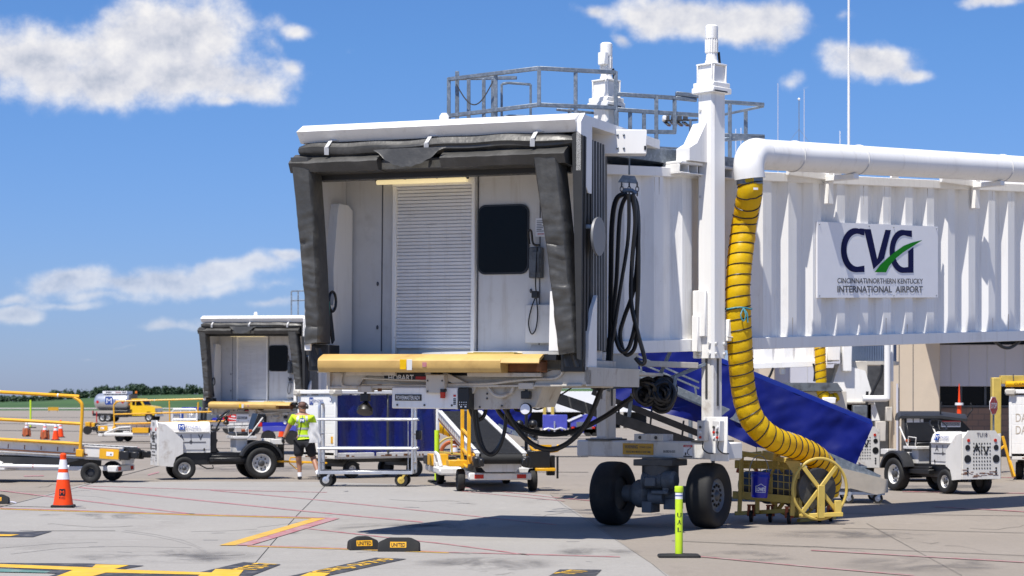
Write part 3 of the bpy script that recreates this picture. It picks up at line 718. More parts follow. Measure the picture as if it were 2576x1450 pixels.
def lpad(t):
    z = 2.49+t*(4.88-2.49); c = .19*max(t-.1, 0)**1.5
    return (-1.84-c, -1.595-.105*t**1.3, -.30-.12*t**1.6, z)
def rpad(t):
    z = 2.36+t*(4.82-2.36)
    return (1.66-.31*t**1.15, 1.92-.23*t**1.1, -.30-.12*t**1.6, z)
pad('side_pad', lpad, 1.3); pad('side_pad', rpad, 4.1)
m = MB(CABM)
def header(x0, x1, seed, lift=0.0):
    rings = []
    for i in range(21):
        x = x0+(x1-x0)*i/20; w_ = wr((x*3, 0, 0), .012, 2, seed)
        rings.append([V((x,-.02,4.68)), V((x,-.38+w_,4.69)), V((x,-.44+w_,4.80+w_)), V((x,-.40+w_,4.84+w_)), V((x,-.24,4.93+w_)), V((x,-.02,4.93))])
    return rings
m.loft(header(-2.0, -.74, 1)); m.loft(header(.13, 1.79, 3))
m.loft([[V((x,-.02,4.68)), V((x,-.30,4.70)), V((x,-.30,4.82)), V((x,-.02,4.9))] for x in (-.74,-.3,.13)])
m.build('header_pad', M['vinyl'], bridge, sharp=30)
m = MB(CABM)
m.grid(lambda a, b: (-.80+1.02*a + (.10*b*(1 if a < .5 else -1)*abs(a-.5)*2), -.42-.06*math.sin(math.pi*a)-.04*b, 4.935 - b*(.05+.19*math.sin(math.pi*a)**.8) + .006*math.sin(a*40)*b), 30, 8)
m.build('sagging_flap', M['vinyl'], bridge)
m = MB(CABM)
def roll(x):
    e = abs(x+.04)/1.89; s_ = max(1-e**12*.45, .45); sag = .012*math.sin(x*2.2)+.008*math.sin(x*7+1)
    out = []
    for i in range(15):
        a = R(-75+ i*15); rad = .155*s_*(1+.05*math.sin(i*2.6+x*.6)+.04*mnoise.noise(V((x*1.5, i*.8, 3))))
        out.append(V((x, -.20-rad*1.15*math.cos(a), 4.975+sag+rad*.72*math.sin(a))))
    out.append(V((x, .0, 5.09))); out.append(V((x, .0, 4.86)))
    return out
m.loft([roll(-1.93+3.78*i/60) for i in range(61)]); m.build('folded_hood', M['vinyl'], bridge, sharp=30)
for x in (-1.46, -.06, 1.37):
    m = MB(CABM); m.bar((x,-.30,5.09),(x-.008,-.395,5.00),.055,.014); m.bar((x-.008,-.396,5.00),(x-.015,-.385,4.90), .06, .014); m.bar((x,-.30,5.095),(x+.12,-.24,5.105), .03, .014)
    m.build('strap', M['interior'], bridge)
# pleated bellows behind the pads
m = MB(CABM)
for k in range(6):
    m.prism([(0,0),(.05,-.02),(.05,2.72),(-.02,2.78),(-.09,2.74)], (1.93-.015*k+.012*(k % 2), -.30+.10*k, 2.30), (1,0,0), (0,0,1), (0,1,0), .05)
    m.prism([(0,0),(-.06,0),(-.10,2.6),(0,2.6)], (-1.86, -.05+.06*k, 2.35), (1,0,0), (0,0,1), (0,1,0), .04)
m.px([(-.05,4.62),(.18,4.62),(.18,4.72),(-.05,4.70)], -1.8, 1.7)
m.box(-1.86, 1.86, -.05, .16, 4.88, 5.10)
m.build('bellows', M['vinyl_dark'], bridge)
for x0 in (-1.86, 1.64):
    m = MB(CABM); m.box(x0, x0+.30, -.10, .2, 2.14, 2.48); m.mat(1).grid(lambda a, b: (x0+.05+.2*a, -.105-.02*math.sin(a*9+b*4), 2.2+.24*b), 10, 8); m.build('pad_shoe', [M['black'], M['vinyl']], bridge)
# --- yellow-tan bumper
m = MB(CABM)
bp_ = [(-.36,2.16),(-.375,2.19),(-.375,2.27),(-.35,2.30),(-.22,2.355),(-.05,2.36),(-.05,2.125),(-.34,2.125)]
def bring(x, s=1.0, top=True): return [V((x, (y+.05)*s-.05, 2.24+(z-2.24)*(.75+.25*s))) for y, z in bp_]
m.loft([bring(-1.62,.80), bring(-1.58,1), bring(-.8), bring(0), bring(.95)])
m.loft([[V((x,-.375,2.245)),V((x,-.35,2.30)),V((x,-.22,2.355)),V((x,-.05,2.36)),V((x,-.05,2.33)),V((x,-.21,2.32)),V((x,-.33,2.27)),V((x,-.355,2.235))] for x in (.95,1.30,1.46)])
m.mat(1); 
for yy in (-.12,): m.box(.95, 1.46, yy, yy+.05, 2.13, 2.33)
m.box(1.40, 1.46, -.3, -.1, 2.14, 2.26)
m.mat(2).box(-.42, -.33, -.38, -.37, 2.16, 2.285, .002); m.mat(3).box(-.325, -.25, -.379, -.37, 2.15, 2.285, .002); m.mat(4).box(-.11, -.05, -.378, -.37, 2.19, 2.25, .002)
m.build('bumper', [M['bumper'], M['rust'], M['hose'], M['interior'], M['m_red']], bridge)
# --- frame beneath the cab
m = MB(CABM)
m.prism([(-1.62,1.92),(-1.2,1.90),(-1.05,2.12),(-1.62,2.12)], (0,-.02,0), (1,0,0), (0,0,1), (0,1,0), .04)
m.prism([(-.05,1.90),(2.2,1.90),(2.2,2.14),(-.05,2.14)], (-1.62,0,0), (0,1,0), (0,0,1), (1,0,0), .05)
m.prism([(1.25,1.965),(2.0,1.985),(2.0,2.16),(1.5,2.16),(1.35,2.1)], (0,-.02,0), (1,0,0), (0,0,1), (0,1,0), .05)
m.prism([(-.02,1.965),(1.9,1.965),(1.9,2.2),(-.02,2.2)], (1.95,0,0), (0,1,0), (0,0,1), (1,0,0), .05)
m.bar((-1.6,.10,2.02), (1.9,.10,2.05), .10, .11); m.bar((-1.6,1.1,2.0), (1.9,1.1,2.03), .10, .16); m.bar((-1.58,-.03,1.925), (1.9,-.03,1.975), .05, .03)
for x in (-1.1, -.2, .6, 1.3): m.bar((x,.0,2.14), (x+.1,1.6,2.12), .09, .1)
m.bar((.02,-.02,2.1), (.45,.02,1.9), .07, .09); m.bar((-1.3,-.10,2.11), (-.6,-.10,2.11), .07, .05); m.bar((.4,-.10,2.10), (1.4,-.10,2.10), .08, .05)
m.box(-1.84, 1.9, .2, 1.25, 2.17, 2.295); m.box(-1.9, 1.98, .22, 3.0, 2.12, 2.165)
m.box(-.16, .10, -.16, .04, 1.86, 2.10, .01); m.mat(2)
for x in (-.13, .07): 
    for z in (1.885, 2.02): m.sphere((x,-.165,z), .012, 8, 5)
m.mat(1)
for (x, z) in ((-1.30,2.0),(-.9,1.93),(.3,1.97),(1.72,2.03)): m.box(x-.03, x+.03, .04, .048, z-.05, z+.04, .002)
m.mat(0).tube(smooth_path([(-1.4,-.04,2.1),(-1.41,-.04,2.0),(-1.34,-.04,1.94),(-.9,-.04,1.945),(-.16,-.05,1.96)],6), .016, 6)
m.tube(smooth_path([(.1,-.05,1.97),(.7,-.05,1.99),(.95,-.05,2.02),(1.35,-.05,2.05),(1.55,-.05,2.06),(1.64,-.05,2.12),(1.65,-.05,2.2)],6), .018, 6)
m.tube(smooth_path([(-1.1,-.06,2.05),(-.6,-.06,2.03),(-.16,-.06,2.02)],4), .012, 6)
m.build('cab_frame', [M['cream'], M['rust'], M['steel']], bridge)
m = MB(CABM); m.box(-.83, -.20, .02, .05, 2.02, 2.12, .004); m.mat(1).text('HOBART', (-.585,.012,2.06), (1,0,0), (0,0,1), w=.36, h=.075, bold=.03); m.mat(2).box(-.38, -.2, .014, .02, 2.03, 2.075, .002)
m.build('name_board', [M['black'], M['whitep'], M['red']], bridge)
# --- ground power unit hung below
m = MB(CABM)
m.box(-.66, .26, -.10, 1.0, 1.665, 1.935, .012); m.mat(3)
for x in (-.58,-.2,.18): m.sphere((x,-.105,1.71), .014, 8, 5)
m.mat(1).box(-.61, -.24, -.112, -.10, 1.765, 1.845, .003); m.mat(2).text('POWERMASTER//ADV', (-.425,-.1145,1.803), (1,0,0), (0,0,1), w=.335, h=.052, bold=.01)
m.mat(4).box(.20, .235, -.104, -.10, 1.82, 1.845, .001); m.mat(1)
for i in range(4): m.box(.20, .235, -.103, -.10, 1.785-i*.022, 1.80-i*.022, .001)
gpu = m.build('ground_power_unit', [M['white'], M['black'], M['whitep'], M['steel'], M['red']], bridge)
m = MB(CABM); m.box(.262, .42, -.11, .9, 1.66, 1.93, .008); m.mat(1)
for r_ in range(2):
    for c_ in range(4): m.box(.285+c_*.03, .297+c_*.03, -.116, -.11, 1.745-r_*.03, 1.757-r_*.03, .002)
for c_ in range(2): m.box(.30+c_*.06, .325+c_*.06, -.116, -.11, 1.685, 1.705, .002)
m.build('control_panel', [M['black'], M['whitep']], gpu)
m = MB(CABM); m.cyl((.075,-.15,1.80),(.075,-.15,1.875),.032,.036,12); m.mat(1).cyl((.075,-.15,1.875),(.075,-.15,1.915),.034,.034,12); m.box(.04,.11,-.15,-.1,1.88,1.92); m.build('warning_lamp', [M['redlens'], M['black']], gpu)
m = MB(CABM); m.prism([(.42,1.66),(.95,1.68),(1.25,1.70),(1.36,1.97),(.42,1.97)], (0,.05,0), (1,0,0), (0,0,1), (0,1,0), .7); m.mat(1)
for (x, z) in ((.6,1.86),(.6,1.80),(.5,1.69),(.8,1.71),(1.1,1.73)): m.sphere((x,.045,z), .014, 8, 5)
m.mat(0).tube(smooth_path([(.62,.0,1.97),(.7,.0,1.86),(.82,.0,1.83),(.94,.0,1.88),(.98,.0,1.97)],6), .022, 8)
m.build('transformer_case', [M['cream'], M['steel']], bridge)
def flood(x, z0, dark):
    m = MB(CABM); m.box(x-.10, x+.10, -.08, .02, z0-.05, z0+.03); m.mat(1).cyl((x,-.05,z0-.05),(x,-.05,z0-.15),.02,.02,8); m.box(x-.06,x+.06,-.09,-.01,z0-.17,z0-.07)
    if dark: m.lathe([(.02,0),(.05,.04),(.10,.10),(.105,.16),(.0,.165)], (x,-.02,z0-.17), (.1,-.5,-1), 14)
    else: m.lathe([(.02,0),(.075,.02),(.08,.06),(.066,.075)], (x,-.01,z0-.30), (0,-1,.05), 16); m.mat(2).lathe([(.066,0),(.0,.01)], (x,-.088,z0-.296), (0,-1,.05), 16)
    m.build('work_lamp', [M['cream'], M['black'], M['refl']], bridge)
flood(-1.06, 1.92, True); flood(1.17, 1.97, False)
# --- slat curtain round the rotunda between cab and tunnel
m = MB()
path = [CABI @ V(p) for p in ((1.90,.50,0),(1.89,.85,0),(1.87,1.20,0))]
c0 = CABI @ V((.44,1.70,0))
for i in range(1, 24):
    a = R(-22+ i*5.2) + CAB_YAW
    path.append(c0 + V((math.cos(a)*1.20, math.sin(a)*1.20, 0)))
def dens(pts, st):
    out = []; 
    for a, b in zip(pts, pts[1:]):
        n = max(1, round((b-a).length/st))
        out += [a+(b-a)*(j/n) for j in range(n)]
    return out+[pts[-1]]
dp = dens(path, .040); ring = []
for i, p in enumerate(dp):
    d = (dp[min(i+1,len(dp)-1)]-dp[max(i-1,0)]).normalized(); nn = V((d.y, -d.x, 0))
    ring.append(p + nn*(.03 if i % 3 else -.02))
m.add([q+V((0,0,2.42)) for q in ring]+[q+V((0,0,5.05)) for q in ring], [[i, i+1, len(ring)+i+1, len(ring)+i] for i in range(len(ring)-1)])
m.mi = [0 if i % 3 == 1 else 1 for i in range(len(ring)-1)]  # grooves between the slats get a dark material that paints in their shade
m.build('slat_curtain', [M['slat'], M['vinyl']], bridge, flat=True)
for z0, z1, r_ in ((2.28,2.40,1.24),(5.05,5.22,1.26)):
    m = MB(); m.cyl(c0+V((0,0,z0)), c0+V((0,0,z1)), r_, r_, 40); m.build('rotunda_ring', M['white'], bridge)
m = MB(); m.cyl(c0+V((0,0,2.10)), c0+V((0,0,2.275)), 1.26, 1.26, 40); m.build('rotunda_floor', M['steel'], bridge)
m = MB(CABI); m.cyl((2.03,.42,3.82),(2.06,.42,3.82),.24,.24,28); m.mat(1).bar((1.80,.2,3.93),(2.04,.28,3.93),.05,.05)
m.build('round_mirror', [M['slat'], M['galv']], bridge)
m = MB(WLD); m.box(.905, 1.735, 26.62, 26.86, 4.945, 5.262, .01); m.mat(1)
for x in (1.36,1.44):
    for z in (5.02,5.19): m.sphere((x,26.615,z), .016, 8, 5)
m.mat(2).box(1.70, 1.728, 26.61, 26.62, 5.0, 5.05, .003)
m.build('hoist_beam', [M['white'], M['galv'], M['black']], bridge)
# --- tunnel
def tz0(x): return 2.49+.039*x
def tz1(x): return 4.95+.050*x
XL, XR = -2.2, 19.0
m = MB(TUNM); pr = []; x = XL+.05
P_ = .60
while x < XR-.3:
    pr += [(x,.235),(x+.20,.235),(x+.30,.355),(x+.475,.355)]; x += P_
pr.append((XR,.350))
def wall(pr, yo, sgn):
    n = len(pr)
    vs = [V((a, yo+sgn*b, tz0(a)+.14)) for a, b in pr]+[V((a, yo+sgn*b, tz1(a)-.04)) for a, b in pr]
    m.add(vs, [[i, i+1, n+i+1, n+i] for i in range(n-1)])
wall(pr, 0, 1); wall(pr, 1.98, -1)
L_ = XR-XL
m.add([V((XL,.28,tz0(XL))),V((XR,.28,tz0(XR))),V((XR,1.70,tz0(XR))),V((XL,1.70,tz0(XL)))], [[0,1,2,3]])
m.add([V((XL,.30,tz1(XL)-.02)),V((XR,.30,tz1(XR)-.02)),V((XR,1.68,tz1(XR)-.02)),V((XL,1.68,tz1(XL)-.02))], [[0,1,2,3]])
m.add([V((XL,.25,tz0(XL))),V((XL,1.73,tz0(XL))),V((XL,1.73,tz1(XL))),V((XL,.25,tz1(XL)))], [[0,1,2,3]])
rn = random.Random(17); m.mat(1)
for i in range(90):                                               # rust and dirt runs below the top rail and above the bottom one
    x = rn.uniform(XL+.2, 10.5); k = ((x-(XL+.05)) % P_)
    if k > .17: continue
    L1 = rn.uniform(.03, .30); w1 = rn.uniform(.003, .010); zt_ = tz1(x)-.075
    if rn.random() < .35: zt_ = tz0(x)+.15+L1
    m.add([V((x-w1,.2335,zt_)), V((x+w1,.2335,zt_)), V((x+w1*.4,.2335,zt_-L1)), V((x-w1*.2,.2335,zt_-L1))], [[0,1,2,3]])
m.build('tunnel', [M['white'], M['runmark']], bridge, flat=True)
m = MB(TUNM)
for y in (.27, 1.71):
    m.bar((XL,y,tz1(XL)), (XR,y,tz1(XR)), .11, .13); 
    m.bar((XL,y,tz0(XL)+.06), (XR,y,tz0(XR)+.06), .20, .17)
m.bar((XL-.12,.12,tz0(XL)-.10),(XL-.12,.12,tz0(XL)+.42),.05,.34)
m.build('edge_rail', M['white'], bridge)
for x in (3.25, 4.75, 9.2):
    m = MB(TUNM); m.prism([(-.10,0),(.10,0),(.04,.16),(-.04,.16)], (x,.22,tz1(x)+.066), (1,0,0), (0,0,1), (0,1,0), .03)
    m.build('lifting_lug', M['white'], bridge)
m = MB(TUNM)
m.box(-.62, .55, .02, .36, tz1(0)+.075, tz1(0)+.115); m.box(-.62, .55, .02, .36, tz1(0)-.075+.02, tz1(0)-.04)
for i in range(7): m.box(-.62+i*.19, -.60+i*.19, .06, .36, tz1(0)-.04, tz1(0)+.075)
m.prism([(-.52,5.07),(-.06,5.07),(-.06,5.62),(-.16,5.62),(-.36,5.32),(-.52,5.24)], (0,-.04,0), (1,0,0), (0,0,1), (0,1,0), .24)
m.build('lift_bracket', M['white'], bridge)
# --- airport sign
m = MB(TUNM); SX0, SX1 = 2.72, 5.92
def sz(x, t): return 3.31+.038*(x-SX0)+t*1.135
def SP(a, t, d=0): x = SX0+(SX1-SX0)*a; return V((x, .208-d, sz(x, t)))
m.add([SP(0,0),SP(1,0),SP(1,1),SP(0,1),SP(0,0,-.02),SP(1,0,-.02),SP(1,1,-.02),SP(0,1,-.02)], [[0,1,2,3],[4,5,6,7],[0,1,5,4],[1,2,6,5],[2,3,7,6],[3,0,4,7]])
ex_ = SP(1,0)-SP(0,0); ey_ = SP(0,1)-SP(0,0)
def sgp(pts, d): m.poly([SP(a, t, d) for a, t in pts])
def band(outer, inner, d):
    for i in range(len(outer)-1): sgp([outer[i], outer[i+1], inner[i+1], inner[i]], d)
def ell(cx_, cy_, rx, ry, a0, a1, n=24): return [(cx_+rx*math.cos(R(a0+(a1-a0)*i/n)), cy_+ry*math.sin(R(a0+(a1-a0)*i/n))) for i in range(n+1)]
m.mat(1)
band([(.372,.928),(.34,.932)]+ell(.300,.637,.117,.297,68,270)[1:]+[(.372,.345)], [(.372,.838),(.345,.845)]+ell(.316,.637,.088,.222,62,270)[1:]+[(.372,.432)], .004)
sgp([(.368,.925),(.424,.925),(.478,.52),(.446,.385)], .004); sgp([(.446,.385),(.478,.52),(.545,.925),(.592,.925),(.548,.63),(.535,.535),(.50,.47)], .004)
band([(.770,.928)]+ell(.690,.637,.110,.297,72,270)[1:]+[(.783,.345)], [(.770,.838)]+ell(.705,.637,.082,.222,64,270)[1:]+[(.783,.432)], .0045)
sgp([(.738,.64),(.783,.70),(.783,.345),(.738,.38)], .005)
m.mat(2)
gr = [(.455,.345),(.55,.345),(.575,.43),(.625,.53),(.70,.63),(.775,.71),(.856,.795)]; gu = [(.455,.345),(.50,.44),(.555,.53),(.62,.62),(.70,.715),(.775,.765),(.856,.80)]
band(gu, gr, .0055)
m.mat(3)
def stext(body, a0, a1, t0, t1, bold):
    vs, fs, (x0, x1, y0, y1) = textmesh(body, bold)
    m.add([SP(a0+(a1-a0)*(p[0]-x0)/(x1-x0), t0+(t1-t0)*(p[1]-y0)/(y1-y0), .005) for p in vs], fs)
stext('CINCINNATI/NORTHERN KENTUCKY', .155, .865, .190, .262, .012); stext('INTERNATIONAL  AIRPORT', .155, .865, .068, .158, .02)
m.mat(4)
for a in (.015,.41,.615,.985):
    for t in (.03,.97): m.sphere(SP(a,t,.006), .012, 6, 4)
m.build('airport_sign', [M['sign'], M['navy'], M['green'], M['greytxt'], M['galv']], bridge, flat=True)
# --- white air duct along the tunnel top
DX0 = .44
def dpt(x): return V((x, -.26, tz1(x)+.25))
m = MB(TUNM)
elb = [V((DX0-.02,-.34,4.86)), V((DX0-.03,-.33,5.03)), V((DX0+.03,-.31,5.16)), V((DX0+.17,-.28,5.235)), V((DX0+.38,-.26,tz1(DX0+.38)+.25))]
m.tube(smooth_path(elb, 7)+[dpt(1.6+i*1.2) for i in range(15)], .215, 24, cap=True); m.mat(1)
for x in (1.52, 3.08, 7.05, 11): m.tube([dpt(x)+V((0,math.cos(a)*.218,math.sin(a)*.218)) for a in [i*math.pi/14 for i in range(28)]], .012, 5, closed=True)
m.build('air_duct', [M['white'], M['interior']], bridge)
for x in (2.85, 6.85, 10.9):
    m = MB(TUNM); m.box(x-.9, x+.05, .14, .205, tz1(x)-.02, tz1(x)+.08); m.box(x-.02, x+.10, -.38, .205, tz1(x)-.045, tz1(x)+.035); m.box(x, x+.13, .10, .185, tz1(x)-.38, tz1(x)+.1)
    m.build('duct_bracket', M['white'], bridge)
# --- hanging service loops under the tunnel
for (x, w_, d_) in ((8.2,.8,.12),(9.6,.42,.40),(9.75,.50,.52),(10.9,.5,.4)):
    m = MB(TUNM); m.tube([V((x+w_*(i/16-.5), .35, tz0(x)-.02-d_*math.sin(math.pi*i/16))) for i in range(17)], .028, 7)
    m.build('service_cable', M['cable'], bridge)
# --- lift columns
def chsq(w, c): return [(w-c,-w),(w,-w+c),(w,w-c),(w-c,w),(-w+c,w),(-w,w-c),(-w,-w+c),(-w+c,-w)]
for y in (0.0, 1.98):
    m = MB(TUNM @ Matrix.Translation((0,y,0)))
    m.pz(chsq(.145,.035), 2.36, 6.03)
    m.box(-.20,.20,-.20,.20,6.03,6.11,.01); m.box(-.185,.185,-.185,.185,6.11,6.18,.01)
    m.box(-.13,.13,-.13,.13,6.18,6.42,.006); m.box(-.155,.155,-.155,.155,6.42,6.445,.006)
    for q in (-.13, .13): m.box(q-.008, q+.008, -.16, -.12, 6.18, 6.42); m.box(-.16, -.12, q-.008, q+.008, 6.18, 6.42)
    sgn = 1 if y > 1 else -1
    m.box(-.19, .19, sgn*-.16-.02, sgn*-.16+.02, 2.36, 2.62)
    m.mat(1).box(-.10,.10,-.152,-.146,6.05,6.10,.002); m.box(-.18,.1,-.203,-.2,6.04,6.06,.002)
    m.mat(2)
    for q in (-.09, .09):
        for z in (2.42, 2.56): m.cyl((q,-.145,z),(q,-.175,z),.022,.022,6); m.cyl((-.145,q,z),(-.175,q,z),.022,.022,6)
    for z in (4.6,4.9,5.2,5.5,5.8): m.cyl((-.145,.08,z),(-.16,.08,z),.02,.02,6)
    cl = m.build('lift_column', [M['white'], M['steel'], M['interior']], bridge)
    m = MB(TUNM @ Matrix.Translation((0,y,0)))
    m.cyl((0,0,6.445),(0,0,6.50),.10,.085,16); m.cyl((0,0,6.50),(0,0,6.60),.082,.075,16); m.cyl((0,0,6.60),(0,0,6.80),.080,.080,20); m.lathe([(.088,0),(.09,.02),(.09,.17),(.07,.19),(.0,.192)], (0,0,6.80), (0,0,1), 20)
    for i in range(16):
        a = i*math.pi/8; m.box(-.004,.004,-.0,.0,0,0) if False else m.bar((math.cos(a)*.085,math.sin(a)*.085,6.61),(math.cos(a)*.085,math.sin(a)*.085,6.79),.012,.012,b=.001)
    if y > 1: m.box(-.13,-.05,-.09,.05,6.66,6.84)
    m.mat(1).tube(smooth_path([(.08,-.06,6.62),(.11,-.05,6.5),(.17,-.02,6.35),(.19,0,5.9),(.2,.02,5.5),(.17,.0,5.2)],5), .02, 6)
    m.build('motor', [M['white'], M['cable']], cl)
    m = MB(TUNM @ Matrix.Translation((0,y,0)))
    m.pz(chsq(.108,.02), 1.22, 2.37); m.box(-.17,.17,-.17,.17,1.20,1.24); m.mat(1).box(-.115,-.109,-.02,.02,1.8,2.36,.001); m.box(-.02,.02,-.115,-.109,1.7,2.36,.001)
    m.build('column_leg', [M['white_dirty'], M['steel']], bridge)
m = MB(TUNM); m.box(-.20,-.155,-.05,.18,2.66,3.30); m.box(-.24,-.15,.05,.16,2.45,2.95); m.box(.15,.24,-.18,-.05,2.6,2.9); m.mat(1).tube(smooth_path([(.2,-.19,2.85),(.26,-.24,2.85),(.3,-.22,2.75),(.24,-.2,2.66),(.1,-.2,2.66)],5), .012, 6)
m.build('column_guide', [M['white'], M['interior']], bridge)
# --- cross beam, turntable, wheels
m = MB(TUNM)
m.box(-.17,.17,-.42,2.42,.96,1.20,.02); m.mat(1).box(-.19,.19,-.25,.22,1.20,1.225); m.box(-.19,.19,1.74,2.22,1.20,1.225)
m.mat(0).box(-.14,.10,.78,1.32,1.20,1.30); m.mat(1)
for y in (.9,1.2): m.sphere((-.145,y,1.25), .025, 8, 5)
m.mat(3).box(-.175,-.15,-.44,-.12,.94,1.22)
m.mat(2).box(-.178,-.171,.92,1.50,1.005,1.165,.003); m.mat(1)
def bt(body, yc, zc, w, h, bold=.01): m.text(body, (-.1805,yc,zc), (0,-1,0), (0,0,1), w=w, h=h, bold=bold)
bt('WARNING', 1.335,1.115,.25,.05,.02); bt('STAND CLEAR', 1.06,1.112,.22,.026); bt('BRIDGE MAY MOVE AT ANY TIME', 1.2,1.045,.46,.03)
bt('BK08218-005', .62,1.06,.22,.035)
m.mat(5).box(-.176,-.171,.20,.36,.985,1.155,.001); m.mat(4).box(-.179,-.176,.20,.36,1.125,1.155,.001); m.mat(1).box(-.179,-.176,.20,.36,.985,1.005,.001)
m.bar((-.18,.27,1.10),(-.18,.29,1.04),.012,.006,b=.001); m.bar((-.18,.29,1.04),(-.18,.25,1.015),.01,.006,b=.001); m.bar((-.18,.27,1.09),(-.18,.22,1.12),.01,.006,b=.001); m.box(-.181,-.178,.31,.335,1.01,1.05,.001)
m.mat(5); bt('DANGER', .28,1.139,.11,.016)
m.build('cross_beam', [M['gear'] if False else M['white_dirty'], M['steel'], M['warn'], M['white'], M['red'], M['sign']], bridge)
m = MB(TUNM); m.box(-.30,-.28,-.52,-.10,1.05,1.55,.006)
cp = m.build('control_station', M['white'], bridge)
for (y0, nb) in ((-.20, 3), (-.47, 6)):
    m = MB(TUNM); m.box(-.40,-.30,y0,y0+.13,1.22,1.50,.008); m.mat(1)
    for i in range(nb): m.mat(1+(i % 3)); m.cyl((-.40, y0+(.065 if nb == 3 else .035+.06*(i % 2)), 1.27+.07*(i if nb == 3 else i//2)), (-.42, y0+(.065 if nb == 3 else .035+.06*(i % 2)), 1.27+.07*(i if nb == 3 else i//2)), .018,.018,10)
    m.mat(4).tube(smooth_path([(-.35,y0+.06,1.22),(-.36,y0+.06,1.12),(-.36,y0-.02,1.06),(-.32,y0-.1,1.05)],5), .009, 6)
    m.build('button_box', [M['interior'], M['redlens'], M['whitep'], M['steel'], M['cable']], cp)
BOGM = Matrix.Translation(V((2.09,29.12,0))-BR_O) @ Matrix.Rotation(R(-29), 4, 'Z')      # x along the axle, right end nearer
m = MB(BOGM)
m.cyl((0,0,.70),(0,0,.97),.26,.26,20); m.box(-.30,.30,-.26,.26,.86,.95); m.mat(1)
m.cyl((-.55,0,.46),(.55,0,.46),.12,.12,14); m.lathe([(.14,0),(.20,.08),(.20,.22),(.13,.30)], (-.42,0,.46), (1,0,0), 18)
m.cyl((-.18,-.16,.66),(.12,-.16,.66),.115,.115,18); m.lathe([(.11,0),(.135,.03),(.135,.16),(.10,.2)], (.12,-.16,.66), (1,0,0), 18)
for i in range(9): m.cyl((-.16+i*.03,-.16,.66),(-.15+i*.03,-.16,.66),.124,.124,16)
m.box(-.10,.06,-.32,-.2,.58,.70); m.box(-.02,.24,-.28,-.04,.47,.52); m.box(.14,.24,-.24,-.1,.5,.62); m.cyl((-.1,-.12,.42),(.12,-.12,.42),.1,.1,14); m.box(-.2,-.05,-.2,.1,.2,.36); m.box(.10,.30,-.12,.12,.25,.4)
m.build('drive_unit', [M['steel'], M['gear']], bridge)
def tyre(mb, c, ax, r, w, rim_r, n=40):
    """tyre outline turned about the axle"""
    h = w/2
    mb.lathe([(rim_r,-h*.72),(rim_r+(r-rim_r)*.35,-h*.98),(rim_r+(r-rim_r)*.75,-h),(r*.965,-h*.84),(r*.992,-h*.55),(r,-h*.2),(r,h*.2),(r*.992,h*.55),(r*.965,h*.84),(rim_r+(r-rim_r)*.75,h),(rim_r+(r-rim_r)*.35,h*.98),(rim_r,h*.72)], c, ax, n, cap=False)
    mb.lathe([(rim_r,-h*.72),(rim_r,h*.72)], c, ax, n, cap=False)
def wheel_part(parent, name, M4, c, r, w, rim_r, rimmat, face=1, holes=8, hub=True, dish=.3, n=32):
    """wheel = tyre with its rim as a sub-part; face = which side of the axle (local x or given) the hub is on"""
    mb = MB(M4); tyre(mb, c, (1,0,0), r, w, rim_r, n); t = mb.build(name, M['rubber'], parent, sharp=50)
    mb = MB(M4); c = V(c); h = w/2
    for s in (face,):
        d = V((s,0,0))
        mb.mat(0).lathe([(rim_r*1.02,h*.70),(rim_r*.97,h*.76),(rim_r*.90,h*.62),(rim_r*.80,h*dish),(rim_r*.45,h*(dish+.12)),(rim_r*.42,h*(dish+.12)),(0,h*(dish+.12))], c, d, n, cap=False)
        mb.mat(1)
        for i in range(holes):
            a = 2*math.pi*i/holes; q = c + d*(h*(dish+.07)) + V((0,math.cos(a),math.sin(a)))*rim_r*.60
            mb.cyl(q, q+d*.02, rim_r*.085, rim_r*.085, 8)
        if hub: mb.mat(2).lathe([(rim_r*.34,h*(dish+.1)),(rim_r*.32,h*.72),(rim_r*.2,h*.86),(0,h*.88)], c, d, 16, cap=False)
    mb.mat(3).lathe([(rim_r*1.0,-h*.6),(0,-h*.55)], c, (face,0,0), n, cap=False)
    mb.build('rim', [rimmat, M['black'], M['steel'], M['black']], t)
    return t
for sx in (-1, 1):
    wheel_part(bridge, 'drive_wheel', BOGM, (sx*.74,0,.455), .455, .36, .235, M['gear'], sx, 12, True, .55, 48)
# --- maintenance walkway and its rails on the roof
m = MB(WLD)
def rl(a, b, w=.056): m.bar(PT(*a), PT(*b), w, w)
P1, P2, P3 = (1129,200,30.6), (1356,172,29.5), (1549,183,29.9)
rl(P1,P2); rl(P2,P3); rl((1129,292,30.6),(1356,264,29.5)); rl((1356,264,29.5),(1549,272,29.9))
rl((1129,196,30.6),(1129,312,30.6)); rl((1356,168,29.5),(1356,268,29.5),.055); rl((1549,180,29.9),(1549,330,29.9),.055); rl((1448,176,29.7),(1448,330,29.7)); rl((1247,186,30.05),(1247,310,30.05))
rl((1549,237,29.9),(1700,247,30.2)); rl((1700,247,30.2),(1752,252,30.3)); rl((1549,330,29.9),(1700,333,30.2)); rl((1549,276,29.9),(1780,292,30.4))
rl((1697,244,30.2),(1697,333,30.2)); rl((1651,243,30.1),(1651,435,30.1)); rl((1585,283,30.0),(1585,325,30)); rl((1620,284,30.05),(1620,330,30.05))
rl((1815,256,31.0),(1921,264,31.3)); rl((1815,352,31.0),(1922,346,31.3)); rl((1836,262,31.05),(1836,445,31.05)); rl((1815,340,31),(1922,344,31.3)); rl((1876,276,31.6),(1876,370,31.6)); rl((1815,290,31.7),(1921,268,31.3),.035)
rl((1400,276,30.0),(1549,290,30.4),.035); rl((1433,274,30.1),(1433,330,30.1)); rl((1550,366,30.0),(1740,376,30.3),.03)
rl((1137,198,31.2),(1300,196,31.0),.05)
for u in (1179, 1217, 1240): rl((u,198,31.0),(u,312,31.0))
